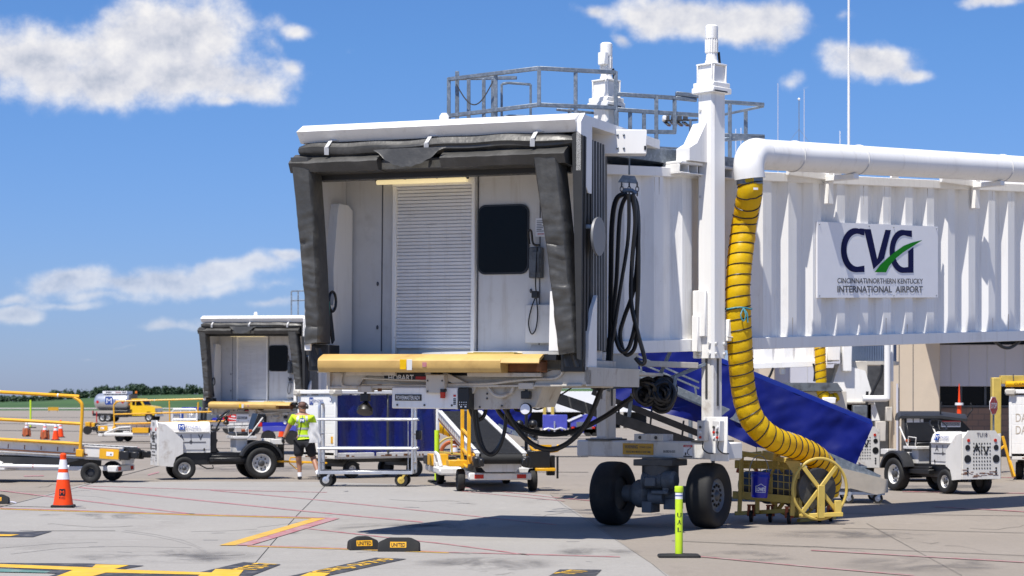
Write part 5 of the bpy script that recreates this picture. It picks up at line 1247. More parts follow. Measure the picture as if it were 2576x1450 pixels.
# ------------------------------------------------------------------ baggage tow tractor: front towards -x, y to its left/right
def make_tug(label, number, loc, rz, rusty=False):
    t = thing('baggage_tractor', label, 'baggage tractor', loc, rz, 'white baggage tractors')
    white = M['white_dirty'] if not rusty else M['tug_rusty']
    # perforated front plate with folded cheeks
    m = MB()
    prof = [(-.46,.33),(.46,.33),(.46,1.20),(.33,1.36),(-.33,1.36),(-.46,1.20)]
    m.prism(prof, (-1.50,0,0), (0,1,0), (0,0,1), (1,0,0), .03)
    for s in (-1, 1):
        m.prism([(0,.33),(.34,.30),(.34,.36),(.40,.52),(.56,.60),(.56,.92),(.16,1.27),(0,1.30)], (-1.47, s*.46, 0), (1,0,0), (0,0,1), (0,s,0), .03)
    m.mat(1)
    for r_ in range(8):
        for c_ in range(7):
            y = -.20+c_*.0667; z = .56+r_*.075; m.cyl((-1.503,y,z),(-1.506,y,z),.016,.016,8)
    m.mat(2)
    for y in (-.33,.33): m.cyl((-1.502,y,1.15),(-1.515,y,1.15),.036,.036,12)
    m.mat(1)
    for y in (-.35,.35):
        m.cyl((-1.502,y,1.0),(-1.508,y,1.0),.06,.06,14); m.cyl((-1.502,y,.76),(-1.508,y,.76),.085,.085,16)
        for z in (.44,.50,.56): m.cyl((-1.502,y,z),(-1.508,y,z),.022,.022,8)
    m.mat(3).text(number, (-1.508,0,1.27), (0,-1,0), (0,0,1), w=.26, h=.085, bold=.01); m.mat(1).text('A', (-1.508,.13,.99), (0,-1,0), (0,0,1), h=.18, bold=.02); m.text('V', (-1.508,-.10,.93), (0,-1,0), (0,0,1), h=.18, bold=.02); m.bar((-1.508,.02,.86),(-1.508,.02,1.08),.02,.004,b=.001)
    if rusty:
        m.mat(4)
        rr = random.Random(4)
        for i in range(26):
            y = rr.uniform(-.42,.42); z = rr.gauss(.43,.035); m.box(-1.505,-1.502,y,y+rr.uniform(.02,.16),z,z+rr.uniform(.004,.02),.001)
    else:
        m.mat(4)
        for i in range(6): m.box(-1.505,-1.502,.02+i*.012,.08+i*.01,.40+i*.012,.405+i*.012,.001)
    m.build('front_plate', [white, M['black'], M['redlens'], M['navy'], M['rust']], t)
    # rounded hood with lower side panel
    m = MB(); hood = [(-.42,.62),(-.42,1.16),(-.37,1.27),(-.26,1.325),(.26,1.325),(.37,1.27),(.42,1.16),(.42,.62)]
    m.loft([[V((x, y*s, .62+(z-.62)*s)) for y, z in hood] for x, s in ((-1.46,.985),(-.42,.985),(-.38,1.0),(-.27,1.0))])
    m.mat(1)
    for s in (-1, 1): m.box(-1.2,-.28,s*.424-.004,s*.424+.004,.69,1.08,.003)
    m.mat(0)
    for s in (-1,1): m.box(-1.2,-.30,min(s*.424,s*.47),max(s*.424,s*.47),1.08,1.10,.003)
    for s in (-1, 1):
        ex = V((-s*-1,0,0)) if s < 0 else V((-1,0,0)); ey = V((0,0,1)); oy = s*.432
        ex = V((1,0,0)) if s < 0 else V((-1,0,0))
        m.mat(2); cxx = -.72
        m.text('A', V((cxx,oy,.97))-ex*.22, ex, ey, h=.13, bold=.02); m.text('V', V((cxx,oy,.97))+ex*.22, ex, ey, h=.13, bold=.02)
        m.bar(V((cxx,oy,.86))-ex*.34, V((cxx,oy,.86))+ex*.34, .006, .02, up=(0,0,1), b=.001); m.bar(V((cxx,oy,.87)), V((cxx,oy,1.04)), .006, .018, b=.001)
        m.add([V((cxx,oy,.86))+ex*a+ey*b for a, b in ((-.05,0),(0,-.05),(.05,0),(0,.05))], [[0,1,2,3]])
        q = V((cxx-.0,s*.405,1.20))-ex*.24
        tl = V((0,-s*.35,1)).normalized()
        m_logo(m, V((cxx,s*.428,1.21))-ex*.22, ex, tl, .145, 4, 5, True, 4)
        m.mat(3).box(-.43,-.40,min(s*.425,s*.44),max(s*.425,s*.44),.66,.72,.004)
    m.build('hood', [white, M['interior'], M['greytxt'], M['black'], M['logoblue'], M['whitep']], t)
    # chassis
    m = MB(); m.box(-1.35,1.30,-.36,.36,.34,.62); m.box(-.3,1.2,-.50,.50,.40,.50); m.box(1.22,1.47,-.34,.34,.26,.82); m.box(1.44,1.52,-.12,.12,.40,.62); m.bar((-.2,-.5,.46),(.7,-.5,.46),.05,.06); m.box(-.25,.35,-.46,.46,.50,.56)
    m.bar((-.24,-.3,.56),(-.1,-.3,.92),.05,.05); m.bar((-.24,.3,.56),(-.1,.3,.92),.05,.05); m.box(-.27,-.12,-.38,.38,.62,1.1)
    m.tube([(-.55,-.40,.36),(-.35,-.42,.25),(-.2,-.42,.26),(-.22,-.42,.33)], .015, 6)
    m.build('chassis', M['black'], t)
    for s in (-1, 1):
        m = MB(); a = arc_pts(.52,15,160); b = arc_pts(.47,160,15)
        m.prism(a+b, (.88, s*.40 if s > 0 else -.66, .37), (1,0,0), (0,0,1), (0,1,0), .26)
        m.prism(arc_pts(.47,15,160), (.88, s*.40 if s > 0 else -.41, .37), (1,0,0), (0,0,1), (0,1,0), .02)
        m.build('fender', M['steel'] if False else M['fender'], t)
    m = MB(); m.box(1.12,1.40,-.62,-.40,.80,.92); m.box(1.12,1.40,.40,.62,.80,.92); m.box(1.05,1.3,-.40,.40,.62,.84); m.build('rear_deck', M['white_dirty'], t)
    for s in (-1, 1):
        wheel_part(t, 'front_wheel', ROT90, (s*.42,.88,.265), .265, .20, .14, M['rim'], s, 5, True, .2, 28)
        wheel_part(t, 'rear_wheel', ROT90, (s*.53,-.88,.37), .37, .24, .22, M['rim'], s, 8, True, .1, 32)
    # seat, box under it, steering wheel
    m = MB(); m.box(.30,.78,-.40,.40,1.00,1.08,.03); m.bar((.76,-.0,1.08),(.90,0,1.50),.62,.09,up=(1,0,0)); m.mat(1).box(.26,.80,-.43,.43,.93,.995); m.bar((.60,-.42,.96),(.95,-.42,1.42),.03,.03); m.bar((.60,.42,.96),(.95,.42,1.42),.03,.03)
    m.mat(1).tube([(.34,-.42,.98),(.30,-.42,1.18),(.60,-.42,1.2),(.62,-.42,.98)],.014,6); m.tube([(.34,.42,.98),(.30,.42,1.18),(.60,.42,1.2),(.62,.42,.98)],.014,6)
    m.mat(2).box(.62,.70,-.44,-.36,1.08,1.14); m.box(.62,.70,.36,.44,1.08,1.14); m.mat(1).box(.34,.60,-.34,.34,.52,.93)
    m.build('seat', [M['black'], M['white_dirty'], M['oldorange']], t)
    m = MB(); c = V((.10,.0,1.46)); ax = V((-.62,0,.78)); e1 = V((.78,0,.62)); e2 = V((0,1,0))
    m.tube([c+(e1*math.cos(a)+e2*math.sin(a))*.19 for a in [i*math.pi/14 for i in range(28)]], .016, 6, closed=True)
    for a in (90, 210, 330): m.bar(c, c+(e1*math.cos(R(a))+e2*math.sin(R(a)))*.19, .025, .012)
    m.cyl(c, (-.24,0,.80), .02, .022, 8); m.tube(smooth_path([(-.2,.16,1.0),(-.16,.16,1.15),(-.12,.18,1.22)],4), .012, 6); m.sphere((-.12,.18,1.23), .025, 8, 6)
    m.bar((-.22,0,.95),(.02,0,.56),.03,.05); m.bar((-.1,.25,.75),(.15,.25,.52),.02,.04)
    m.build('steering_wheel', M['black'], t)
    return t
M['fender'] = mat('black_fender_paint', (.022,.023,.026), .55, var=.2)
M['tug_rusty'] = mat('rust_streaked_white_paint', (.72,.70,.66), .5, var=.1, scale=3, dirt=(.28,.12,.05), damt=.8, dscale=3.2, dlo=.60, dhi=.72, stretch=(1,1,.6))
make_tug('white baggage tractor with open seat seen side-on, hitched to the yellow tow bar', 'TU59', gp(550,1205), R(19))
def tug_front(u, Y, rz): d = V((-math.cos(rz), -math.sin(rz), 0)); return V(((u-CU)/F*Y, Y, 0)) - d*1.5*.92
tug2 = make_tug('rust streaked white baggage tractor numbered TU18 parked at the right', 'TU18', tug_front(2470, 39.4, R(112)), R(112), True)
tug3 = make_tug('white baggage tractor half hidden behind the end of the blue tarpaulin ramp', 'TU32', tug_front(2170, 46.5, R(108)), R(108))
tug2.scale = tug3.scale = (.92, .92, .90)

# ------------------------------------------------------------------ baggage cart
def make_cart(label, loc, rz, number='577'):
    c = thing('baggage_cart', label, 'baggage cart', loc, rz, 'white box baggage carts')
    Lh, Wh = 1.45, .78
    m = MB(); m.box(-Lh,Lh,-Wh,Wh,.46,.54,.01); m.box(-Lh,Lh,-Wh-.02,-Wh+.04,.50,.60); m.box(-Lh,Lh,Wh-.04,Wh+.02,.50,.60); m.mat(1)
    for x in (-.9,.85): m.box(x-.06,x+.06,-.5,.5,.26,.46); m.bar((x,-.4,.44),(x+.35,-.4,.30),.05,.05)
    m.box(-1.4,1.4,-.3,-.2,.36,.46); m.box(-1.4,1.4,.2,.3,.36,.46); m.mat(2)
    rr = random.Random(9)
    for i in range(10): x = rr.uniform(-Lh,Lh-.2); m.box(x,x+rr.uniform(.04,.2),-Wh-.023,-Wh-.02,.51,.53+rr.uniform(0,.04),.001)
    for i in range(5): y = rr.uniform(-Wh,Wh-.2); m.box(-Lh-.004,-Lh-.001,y,y+rr.uniform(.05,.2),.49,.50+rr.uniform(0,.03),.001)
    m.build('deck', [M['white_dirty'], M['steel'], M['rust']], c)
    for s in (-1, 1):
        m = MB(); n = 6; z = .60
        for i in range(n): m.box(s*Lh-.02, s*Lh+.02, -Wh, Wh, .60+i*.222, .60+(i+1)*.222-.012, .004)
        m.box(s*Lh-.018, s*Lh+.012, -Wh, Wh, .60, 1.93, .002)
        for y in (-Wh, Wh): m.box(s*Lh-.035, s*Lh+.035, y-.03, y+.03, .54, 1.98)
        if s < 0:
            m_logo(m, (-Lh-.024,.22,1.80), (0,-1,0), (0,0,1), .17, 1, 2); m.mat(1)
            for a, b in ((-.6,1.84),): m.tube([(-Lh-.025,a,b+.05*math.sin(q)) if False else (-Lh-.025,a+.04*math.cos(q),b+.05*math.sin(q)) for q in [i*math.pi/8 for i in range(2,15)]], .006, 5)
            m.text(number, (-Lh-.024,-.52,.70), (0,-1,0), (0,0,1), h=.08); m.mat(3).box(-Lh-.03,-Lh-.02,-.70,-.62,.82,.98,.002)
        m.build('end_panel', [M['white'], M['logoblue'], M['whitep'], M['yellow']], c)
    m = MB(); m.box(-Lh-.06,Lh+.06,-Wh-.05,Wh+.05,1.96,2.06,.02)
    for x in (-Lh, Lh):
        for y in (-Wh, Wh): m.mat(1).box(x-.12,x+.12,y-.12,y+.12,1.93,2.075,.03)
    m.build('roof', [M['white'], M['cream']], c)
    for s in (-1, 1):
        for k in (0, 1):
            m = MB(); x0 = -Lh+.05+k*(Lh-.03); x1 = x0+Lh-.07
            m.grid(lambda a, b: V((x0+(x1-x0)*a, s*(Wh-.02+.035*mnoise.noise(V((a*3+k*5, b*1.2, s)))+.03*math.sin(a*19+b*1.5+k*2)*(1-.3*b)), .52+1.42*b)), 30, 20)
            m.build('curtain', M['curtain'], c, sharp=60)
        m = MB(); m.box(-.02,.02,s*Wh-.03,s*Wh+.03,.54,1.96); m.mat(1).box(Lh-.03,Lh+.045,s*Wh-.035,s*Wh+.035,.9,1.0,.002); m.build('door_post', [M['steel'], M['redlens']], c)
    for x in (-.9, .9):
        for s in (-1, 1): wheel_part(c, 'wheel', Matrix.Translation((x,0,0)) @ ROT90, (s*.60,0,.205), .205, .15, .10, M['rim'] if x < 0 else M['steel'], s, 5, False, .1, 24)
    m = MB(); m.bar((-1.35,0,.36),(-2.25,.27,.40),.07,.05); m.bar((-1.8,.13,.37),(-1.40,.35,.36),.04,.04); m.bar((-1.8,.13,.37),(-1.40,-.35,.36),.04,.04); m.tube([(-1.85,.15,.39),(-1.87,.15,.49),(-2.05,.21,.49),(-2.08,.22,.39)], .016, 6); m.tube([(-1.75,.12,.36),(-1.92,.16,.22),(-2.08,.22,.36)], .014, 6)
    m.lathe([(.05,-.02),(.09,-.02),(.09,.02),(.05,.02)], (-2.3,.285,.40), (0,0,1), 14); m.build('tow_bar', M['yellow'], c)
    return c
cart = make_cart('white baggage cart with navy curtains behind the aluminium trolley, tow bar pulled out', gp(928,1200), R(38))
c_ = dup(cart, V((12.46,48.2,0)), R(75), 'grimy white baggage cart cut by the right edge of the photo, beyond the STOP sign', 'white box baggage carts')
m = MB()
for z in (1.42, 1.14): m.text('DALLAS', (-1.474,.35,z), (0,-1,0), (0,0,1), w=.62, h=.19)
m.build('faded_writing', M['runmark'], c_)
# ------------------------------------------------------------------ yellow upright tow bar by the right cart
o = gp(2536,1203); tb = MB(Matrix.Translation(-o)); tb.bar(PT(2522,1098,46.5), PT(2549,1200,46.5), .06, .06, up=(1,0,0)); tb.bar(PT(2516,1130,46.5), PT(2530,1120,46.5), .05,.05); tb.bar(PT(2540,1160,46.5), PT(2552,1200,46.4), .09, .05, up=(1,0,0))
tag(tb.build('tow_bar', M['yellow']), 'yellow tow bar tilted upright against the white cart at the right edge', 'tow bar').location = o

# ------------------------------------------------------------------ aluminium trolley
o = gp(925,1224); tr = thing('stock_trolley', 'open aluminium trolley with three side rails on castors in front of the navy curtains', 'trolley', o, R(-4))
m = MB(); w = .98
for y in (-.28,.28):
    for x in (-w, w): m.tube(smooth_path([(x,y,.28),(x,y,1.0),(x,y,1.42),(x+.0,y+.02,1.66)],4), .030, 8)
    for z in (1.41,.80): m.cyl((-w-.04,y,z),(w+.07,y,z),.032,.032,8)
    m.bar((-w-.04,y,.30),(w,y,.30),.05,.07)
for x in (-w, w):
    m.tube(smooth_path([(x,-.28,1.4),(x,-.28,1.66),(x,-.20,1.74),(x,-.0,1.74),(x,.20,1.74),(x,.28,1.66),(x,.28,1.4)],4), .028, 8)
    for z in (.5,.8,1.1): m.cyl((x,-.28,z),(x,.28,z),.018,.018,6)
m.tube([(w-.1,-.2,.34),(w-.1,-.2,1.4)], .010, 5); m.tube([(-w-.0,0,.3),(-w-.02,.0,1.74)], .016, 6)
m.build('frame', M['alu'], tr)
m = MB(); m.box(-w,w,-.26,.26,.315,.345); m.build('deck', M['black'], tr)
m = MB(); m.grid(lambda a, b: V((-w-.22+.24*a+.02*math.sin(b*9), -.30-.03*math.sin(a*7+b*5), .92+.42*b)), 8, 10); m.build('hanging_bag', M['interior'], tr)
m = MB(); m.box(w+.04,w+.16,-.1,.1,.98,1.18,.02); m.build('handle_box', M['black'], tr)
for x, mm in ((-w+.14, M['alu']), (w-.24, M['gseyel'])):
    for y in (-.24,.24):
        m = MB(); m.lathe([(.07,-.035),(.135,-.04),(.14,0),(.135,.04),(.07,.035)], (x,y,.14), (.1,1,0), 22); m.mat(1).lathe([(.075,-.042),(.03,-.05),(.03,.05),(.075,.042)], (x,y,.14), (.1,1,0), 16); m.bar((x,y-.05,.14),(x+.08,y-.05,.28),.05,.012,up=(0,1,0)); m.bar((x,y+.05,.14),(x+.08,y+.05,.28),.05,.012,up=(0,1,0)); m.build('caster', [M['rubber'], mm], tr)

# ------------------------------------------------------------------ belt loaders: low end at the origin, boom rising along +x
def make_loader(label, loc, rz, pitch, L=7.2, rail_side=(1,), drive=True, rail_x0=1.35, cx0=2.6, wheels=(.75,4.6), logo=True):
    t = thing('belt_loader', label, 'belt loader', loc, rz, 'yellow railed belt loaders')
    cp, sp = math.cos(pitch), math.sin(pitch); z0 = .72
    BM = Matrix.Translation((0,0,z0)) @ Matrix.Rotation(-pitch, 4, 'Y')
    m = MB(BM)
    for s in (-1, 1):
        m.box(.10,L,s*.46-.03,s*.46+.03,-.20,.03,.006); m.box(.10,L,s*.46-.05,s*.46+.05,.02,.05,.004); m.mat(1).box(.9,L,s*.497-.003,s*.497+.003,-.16,-.13,.001)
        rr = random.Random(3)
        for i in range(int(L*2.6)): x = 1.2+i*.38; m.box(x,x+.02,s*.494,s*.497,-.09-rr.uniform(0,.04),-.02,.001) if x < L else None
        m.mat(0)
    m.box(.2,L,-.43,.43,-.26,-.18)
    if logo:
        for s in (-1, 1): m_logo(m, (3.0,s*.495,-.075), (1,0,0) if s < 0 else (-1,0,0), (0,0,1), .16, 2, 3); m.mat(1).text('USE CARE - LOADING', (4.4,s*.498,-.08), (1,0,0) if s < 0 else (-1,0,0), (0,0,1), w=.95, h=.07); m.mat(0)
    m.build('boom', [M['white_dirty'], M['rust'] if not logo else M['steel'], M['logoblue'], M['whitep']], t)
    m = MB(BM); m.px([(0,0)]*0 or [(-.40,-.01),(.40,-.01),(.40,.035),(-.40,.035)], .06, L); m.cyl((.06,-.40,-.07),(.06,.40,-.07),.10,.10,18)
    rr = [(-.40,.04),(.40,.04)]
    for i in range(int(L/.14)): m.box(.1+i*.14,.115+i*.14,-.39,.39,.034,.042,.001)
    m.build('belt', M['rubber'], t)
    for s in (-1, 1):
        m = MB(BM); m.box(.18,.62,min(s*.50,s*.53),max(s*.50,s*.53),-.22,.0,.004); m.mat(1).box(.30,.46,min(s*.53,s*.533),max(s*.53,s*.533),-.15,-.06,.001); m.mat(2).poly([(.33,s*.5345,-.13),(.375,s*.5345,-.13),(.352,s*.5345,-.085)]); m.build('end_guard', [M['yellow'], M['sign'], M['black']], t)
        m = MB(BM); m.box(-.06,.16,s*.48-.08,s*.48+.08,-.22,-.02,.02); m.box(-.24,-.04,s*.42-.05,s*.42+.05,-.18,-.03,.02); m.bar((-.2,s*.42,-.1),(.1,s*.45,-.1),.05,.05); m.build('end_bumper', M['black'], t)
    m = MB(BM)
    for s in rail_side:
        y = s*.56; xe = min(L-.3, rail_x0+5.2)
        m.tube(smooth_path([(rail_x0,y,-.15),(rail_x0,y,.3),(rail_x0,y,.85),(rail_x0+.05,y,1.0),(rail_x0+.22,y,1.10),(rail_x0+.5,y,1.12),(xe,y,1.12)],4), .038, 8)
        for z in (.52,.08): m.cyl((rail_x0,y,z),(xe,y,z),.036,.036,8)
        for x in (rail_x0+2.6, xe): m.cyl((x,y,-.1),(x,y,1.12),.03,.03,8)
        m.box(rail_x0-.08,rail_x0+.08,y-.05,y+.05,-.2,-.04)
        m.mat(1)
        for x in (rail_x0+.55, rail_x0+1.9): m.cyl((x,y,1.12),(x+.03,y,1.12),.041,.041,8)
        m.mat(0)
    m.build('handrail', [M['yellow'], M['whitep']], t)
    m = MB(); m.px([(-.38,.36),(.38,.36),(.42,.50),(-.42,.50)], .9, 3.4); m.prism([(1.0,.52),(1.5,.40),(3.4,.38),(3.9,.60)], (0,-.49,0), (1,0,0), (0,0,1), (0,1,0), .98)
    m.build('skirt', M['fender'], t)
    m = MB()
    m.box(.2,.42,-.62,.62,.24,.38,.02); m.box(.42,5.4,-.40,-.32,.26,.36); m.box(.42,5.4,.32,.40,.26,.36); m.box(cx0,cx0+3,-.95,.95,.26,.42,.05)
    for s in (-1, 1): m.tube([(cx0+.1,s*.9,.42),(cx0+.7,s*.9,.66),(cx0+1.25,s*.9,.70),(cx0+1.25,s*.9,.42)], .04, 6); m.box(cx0+.9,cx0+1.2,s*.9-.03,s*.9+.03,.42,.5)
    m.mat(1)
    for y in (-.42,.42): m.box(.19,.2,y-.09,y+.09,.27,.35,.002)
    m.mat(0).px([(-.43,.56),(.43,.56),(.30,.40),(-.30,.40)], .12, .18)
    m.build('chassis', [M['white_dirty'], M['redlens']], t)
    if drive:
        m = MB(); m.box(cx0+1.35,cx0+2.1,-1.0,-.62,.42,.66); m.box(cx0+1.3,cx0+2.0,.62,1.0,.42,.66); m.mat(1).box(cx0+2.15,cx0+2.9,-1.0,1.0,.42,.6); m.build('engine_cover', [M['yellow'], M['black']], t)
    for x in wheels:
        for s in (-1, 1): wheel_part(t, 'wheel', Matrix.Translation((x,0,0)) @ ROT90, (s*.72,0,.225), .225, .15, .115, M['fender'], s, 5, False, .1, 26)
    return t
make_loader('yellow railed belt loader reaching in from the left edge, nearest to the camera', gp(330,1215)+V((0,.4,0)), R(172), R(3.0), L=7.5, rail_side=(1,-1)[:1], rail_x0=1.05, logo=False)
make_loader('belt loader with white boom and M badge behind the white tractor grille', gp(236,1112)+V((0,.8,0)), R(-4), R(1.5), L=9.0, rail_side=(-1,), rail_x0=.95, cx0=.55, wheels=(1.25,4.6))
lm = make_loader('belt loader seen end-on under the foreground cab, its black belt running away', gp(1262,1240), R(98), R(6.5), L=7.2, rail_side=(1,), rail_x0=9, logo=False)
for ch in kids(lm):
    if ch.name.startswith('handrail'): bpy.data.objects.remove(ch)
m = MB()      # the folded rail posts, operator step and beacon of that loader
m.bar((1.3,.62,.45),(1.3,.62,1.95),.07,.07,up=(1,0,0)); m.bar((.35,.60,.55),(.35,.60,1.95),.07,.07,up=(1,0,0)); m.bar((.35,.60,1.1),(1.3,.62,1.22),.06,.05); m.bar((.2,.60,.70),(1.6,.62,.86),.05,.05); m.bar((.2,.66,.5),(1.2,.72,.62),.04,.04)
m.box(.5,1.0,.6,.98,.50,.62); m.build('handrail', M['yellow'], lm)
m = MB(); m.tube(smooth_path([(.75,-.68,.95),(.70,-.75,.80),(.72,-1.2,.80),(.85,-1.25,.9)],5), .03, 8); m.prism([(-.14,.92),(.14,.92),(.09,.6),(.02,.42),(-.12,.42),(-.06,.6)], (.62,-.95,0), (0,1,0), (0,0,1), (1,0,0), .05); m.box(.5,.9,-1.15,-.75,.40,.46); m.bar((1.0,-.7,1.0),(1.8,-.62,1.12),.06,.06); m.build('operator_seat', M['yellow'], lm)
m = MB(); m.box(.6,1.3,-1.05,-.6,.46,.8); m.bar((.6,-1.2,.25),(.6,-1.2,.7),.04,.04); m.box(.9,1.1,-1.2,-1.05,.3,.7); m.mat(1).bar((1.2,-1.0,.8),(1.2,-1.22,.8),.05,.05); m.build('engine_box', [M['black'], M['alu']], lm)
m = MB(); m.cyl((1.6,-.72,.5),(1.6,-.72,1.62),.035,.035,8); m.sphere((1.6,-.86,1.32),.09,10,7); m.sphere((1.6,-.58,1.32),.09,10,7); m.bar((1.6,-.9,1.3),(1.6,-.5,1.3),.03,.03); m.mat(1).lathe([(.09,0),(.095,.03),(.085,.13),(.0,.15)], (1.6,-.72,1.62), (0,0,1), 16); m.build('beacon', [M['black'], M['amber']], lm)

# ------------------------------------------------------------------ covered boarding ramps with blue canvas sides
def make_ramp(label, loc, rz, sc=1.0):
    t = thing('boarding_ramp', label, 'boarding ramp', loc, rz, 'covered boarding ramps')
    # x = 0 at the low end (to the right), climbing towards -x
    sl = .43
    def up(x): return -sl*x*1.0
    m = MB()
    zt = lambda x: 1.36+.415*(-x); zb = lambda x: .30+.35*(-x)
    def side(y, s):
        def fn(a, b):
            x = -4.7*(1-a)+ (0.0-.38*(1-b))*a
            z = zb(x)*(1-b)+zt(x)*b - .04*(1-b)*math.sin(x*2.6)
            k = 1-b
            w_ = .07*mnoise.noise(V((x*1.1, b*1.5, y)))*k**.5+.05*k*abs(math.sin(x*1.9+b*1.4))**.5+.035*k*math.sin((x*1.0-z*1.3)*6.5+mnoise.noise(V((x, z, 1)))*3)+.02*mnoise.noise(V((x*5-z*4, z*5, 2)))
            return V((x, y+s*w_, z))
        m.grid(fn, 110, 30)
    side(-.62, -1); side(.62, 1)
    m.grid(lambda a, b: V((-4.7*(1-a), -.62+1.24*b, zt(-4.7*(1-a))+.10*math.sin(math.pi*b))), 30, 8)
    m.build('canvas_cover', M['tarp'], t, sharp=60)
    m = MB()
    for y in (-.66,.66):
        m.bar((.1,y,.42),(-6.3,y,.42+6.4*.44),.06,.16); m.bar((-3.0,y*1.35,.75+3.1*.435),(-6.2,y*1.35,.75+6.3*.435),.035,.035) ; m.bar((-3.0,y*1.35,1.3+1.6*.435),(-6.2,y*1.35,1.3+4.8*.435),.035,.035)
        for i in range(4): x = -3.05-i*.95; m.bar((x,y*1.35,.42+.44*(.25-x)),(x-.02,y*1.35,1.3+.435*(-1.4-x)),.035,.035,up=(1,0,0))
    m.build('frame', M['steel'] if sc < 1 else M['galv'], t)
    m = MB(); n = 20
    for i in range(n): x = -.2-i*.31; m.box(x-.15,x+.10,-.62,.62,.45+.44*(.2-x)-.015,.45+.44*(.2-x)+.02)
    m.build('treads', M['galv'], t)
    m = MB(); m.prism([(-2.0,.98),(.25,.42),(.25,.20),(.05,.16),(-2.0,.66)], (0,-.74,0), (1,0,0), (0,0,1), (0,1,0), .05); m.prism([(-2.0,.98),(.25,.42),(.25,.20),(.05,.16),(-2.0,.66)], (0,.70,0), (1,0,0), (0,0,1), (0,1,0), .05); m.box(.11,.245,-.685,.695,.21,.41); m.build('lower_sill', M['tan_metal'], t)
    m = MB()
    for y in (-.66,.6): m.bar((-.65,y,.18),(.20,y,.18),.06,.06); m.bar((-.6,y,.2),(-.45,y,.6),.05,.03); m.bar((.0,y,.2),(-.25,y,.5),.05,.03)
    m.bar((-.62,-.66,.18),(-.62,.6,.18),.06,.06); m.bar((.17,-.66,.18),(.17,.6,.18),.06,.06); m.build('undercarriage', M['alu'], t)
    for x in (-.42,.08):
        for y in (-.66,.6):
            m = MB(); m.lathe([(.04,-.03),(.088,-.03),(.09,0),(.088,.03),(.04,.03)], (x,y,.09), (.1,1,0), 18); m.mat(1).lathe([(.05,-.033),(.0,-.034),(.0,.034),(.05,.033)], (x,y,.09), (.1,1,0), 12); m.bar((x,y-.05,.09),(x+.03,y-.05,.2),.05,.01,up=(0,1,0)); m.build('caster', [M['rubber'], M['alu']], t)
    if sc != 1: t.scale = (sc,)*3
    return t
YR = 36.5
rp = make_ramp('covered boarding ramp with a long royal blue canvas side, behind the yellow hose', V(((2190-CU)/F*YR, YR, 0)), R(-6))
YR2 = 74.0
dup(rp, V(((1336-CU)/F*YR2, YR2, .0)), R(-3), 'distant covered boarding ramp with a blue canvas tip, seen under the cab', 'covered boarding ramps')
# open stair behind the bridge legs
Y = 38.0; o = gp(1780,1250); o.y = Y; o.x = (1780-CU)/F*Y
st = thing('aircraft_stairs', 'dark aluminium stairs slanting up to the left behind the bridge legs', 'stairs', o)
TT = Matrix.Translation(-o)
m = MB(TT)
for yo in (0, 1.1):
    m.bar(PT(1352,985,Y+yo*1), PT(1800,1138,Y+yo), .06, .20); m.bar(PT(1490,985,Y+yo), PT(1810,1112,Y+yo), .06, .12); m.bar(PT(1480,930,Y+yo), PT(1760,1045,Y+yo), .04, .04)
    for u in (1560,1640,1720): m.bar(PT(u,960+(u-1480)*.41,Y+yo), PT(u-6,1040+(u-1480)*.33,Y+yo), .035, .035, up=(1,0,0))
m.bar(PT(1790,1120,Y), PT(1800,1236,Y), .06,.06,up=(1,0,0)); m.bar(PT(1790,1120,Y+1.1), PT(1800,1225,Y+1.1), .06,.06,up=(1,0,0));
m.build('frame', M['steel'], st)
m = MB(TT)
for i in range(13):
    u = 1400+i*31; v = 997+i*10.6; a = PT(u,v,Y)+V((0,.05,0)); m.box(*(lambda p: (p.x-.13,p.x+.13,p.y,p.y+1.0,p.z-.015,p.z+.015))(TT.inverted() @ (TT @ a)) if True else 0)
m.build('treads', M['alu'], st)

# ------------------------------------------------------------------ black covered bin
Y = 46.5; o = V(((2360-CU)/F*Y, Y, 0))
bn = thing('dumpster', 'black plastic dumpster with a domed lid and sloping front behind the TU18 tractor', 'dumpster', o, R(-8))
m = MB(); m.py([(-.78,.10),(.75,.10),(.95,.95),(.78,1.02),(.40,1.44),(-.78,1.50)], -.75, .75)
for x in (-.55,-.2,.15): m.box(x-.02,x+.02,-.765,-.75,.2,1.2)
m.build('bin_body', M['black'], bn)
m = MB(); rings = [[V((x, y, 1.47+dz+.10*(1-(y/.85)**2))) for y, dz in [(-.85,-.06)]+[(-.85+1.7*i/12,0) for i in range(13)]+[(.85,-.06)]] for x, q in ((-.92,0),(-.86,0),(0,.0),(.5,0),(.58,0))]
m.loft([[V((x, p.y, p.z-(.06 if x > .4 else 0)-(.05 if x < -.9 else 0))) for p in r] for (x, q), r in zip(((-.92,0),(-.86,0),(0,.0),(.5,0),(.58,0)), rings)]); m.build('lid', M['fender'], bn)
m = MB(); m.bar((.58,-.75,1.44),(.70,-.75,1.62),.03,.03); m.bar((.70,-.75,1.62),(.66,-.75,1.75),.03,.03); m.bar((-.0,-.78,1.5),(.02,-.78,1.78),.03,.03); m.build('lid_handle', M['black'], bn)
for x0, w, z0, h in ((-.73,.13,1.0,.42),(-.58,.13,1.0,.42),(-.43,.06,1.15,.25),(.02,.42,1.22,.14)):
    m = MB(); m.box(x0,x0+w,-.757,-.752,z0,z0+h,.001); m.mat(1)
    [m.box(x0+.015,x0+w-.015,-.759,-.757,z0+h*.2+i*h*.12,z0+h*.2+i*h*.12+.012,.001) for i in range(5)]
    if w > .4: m.mat(2).box(.02,.44,-.759,-.7565,1.335,1.36,.001)
    m.build('notice', [M['sign'], M['greytxt'], M['red']], bn)

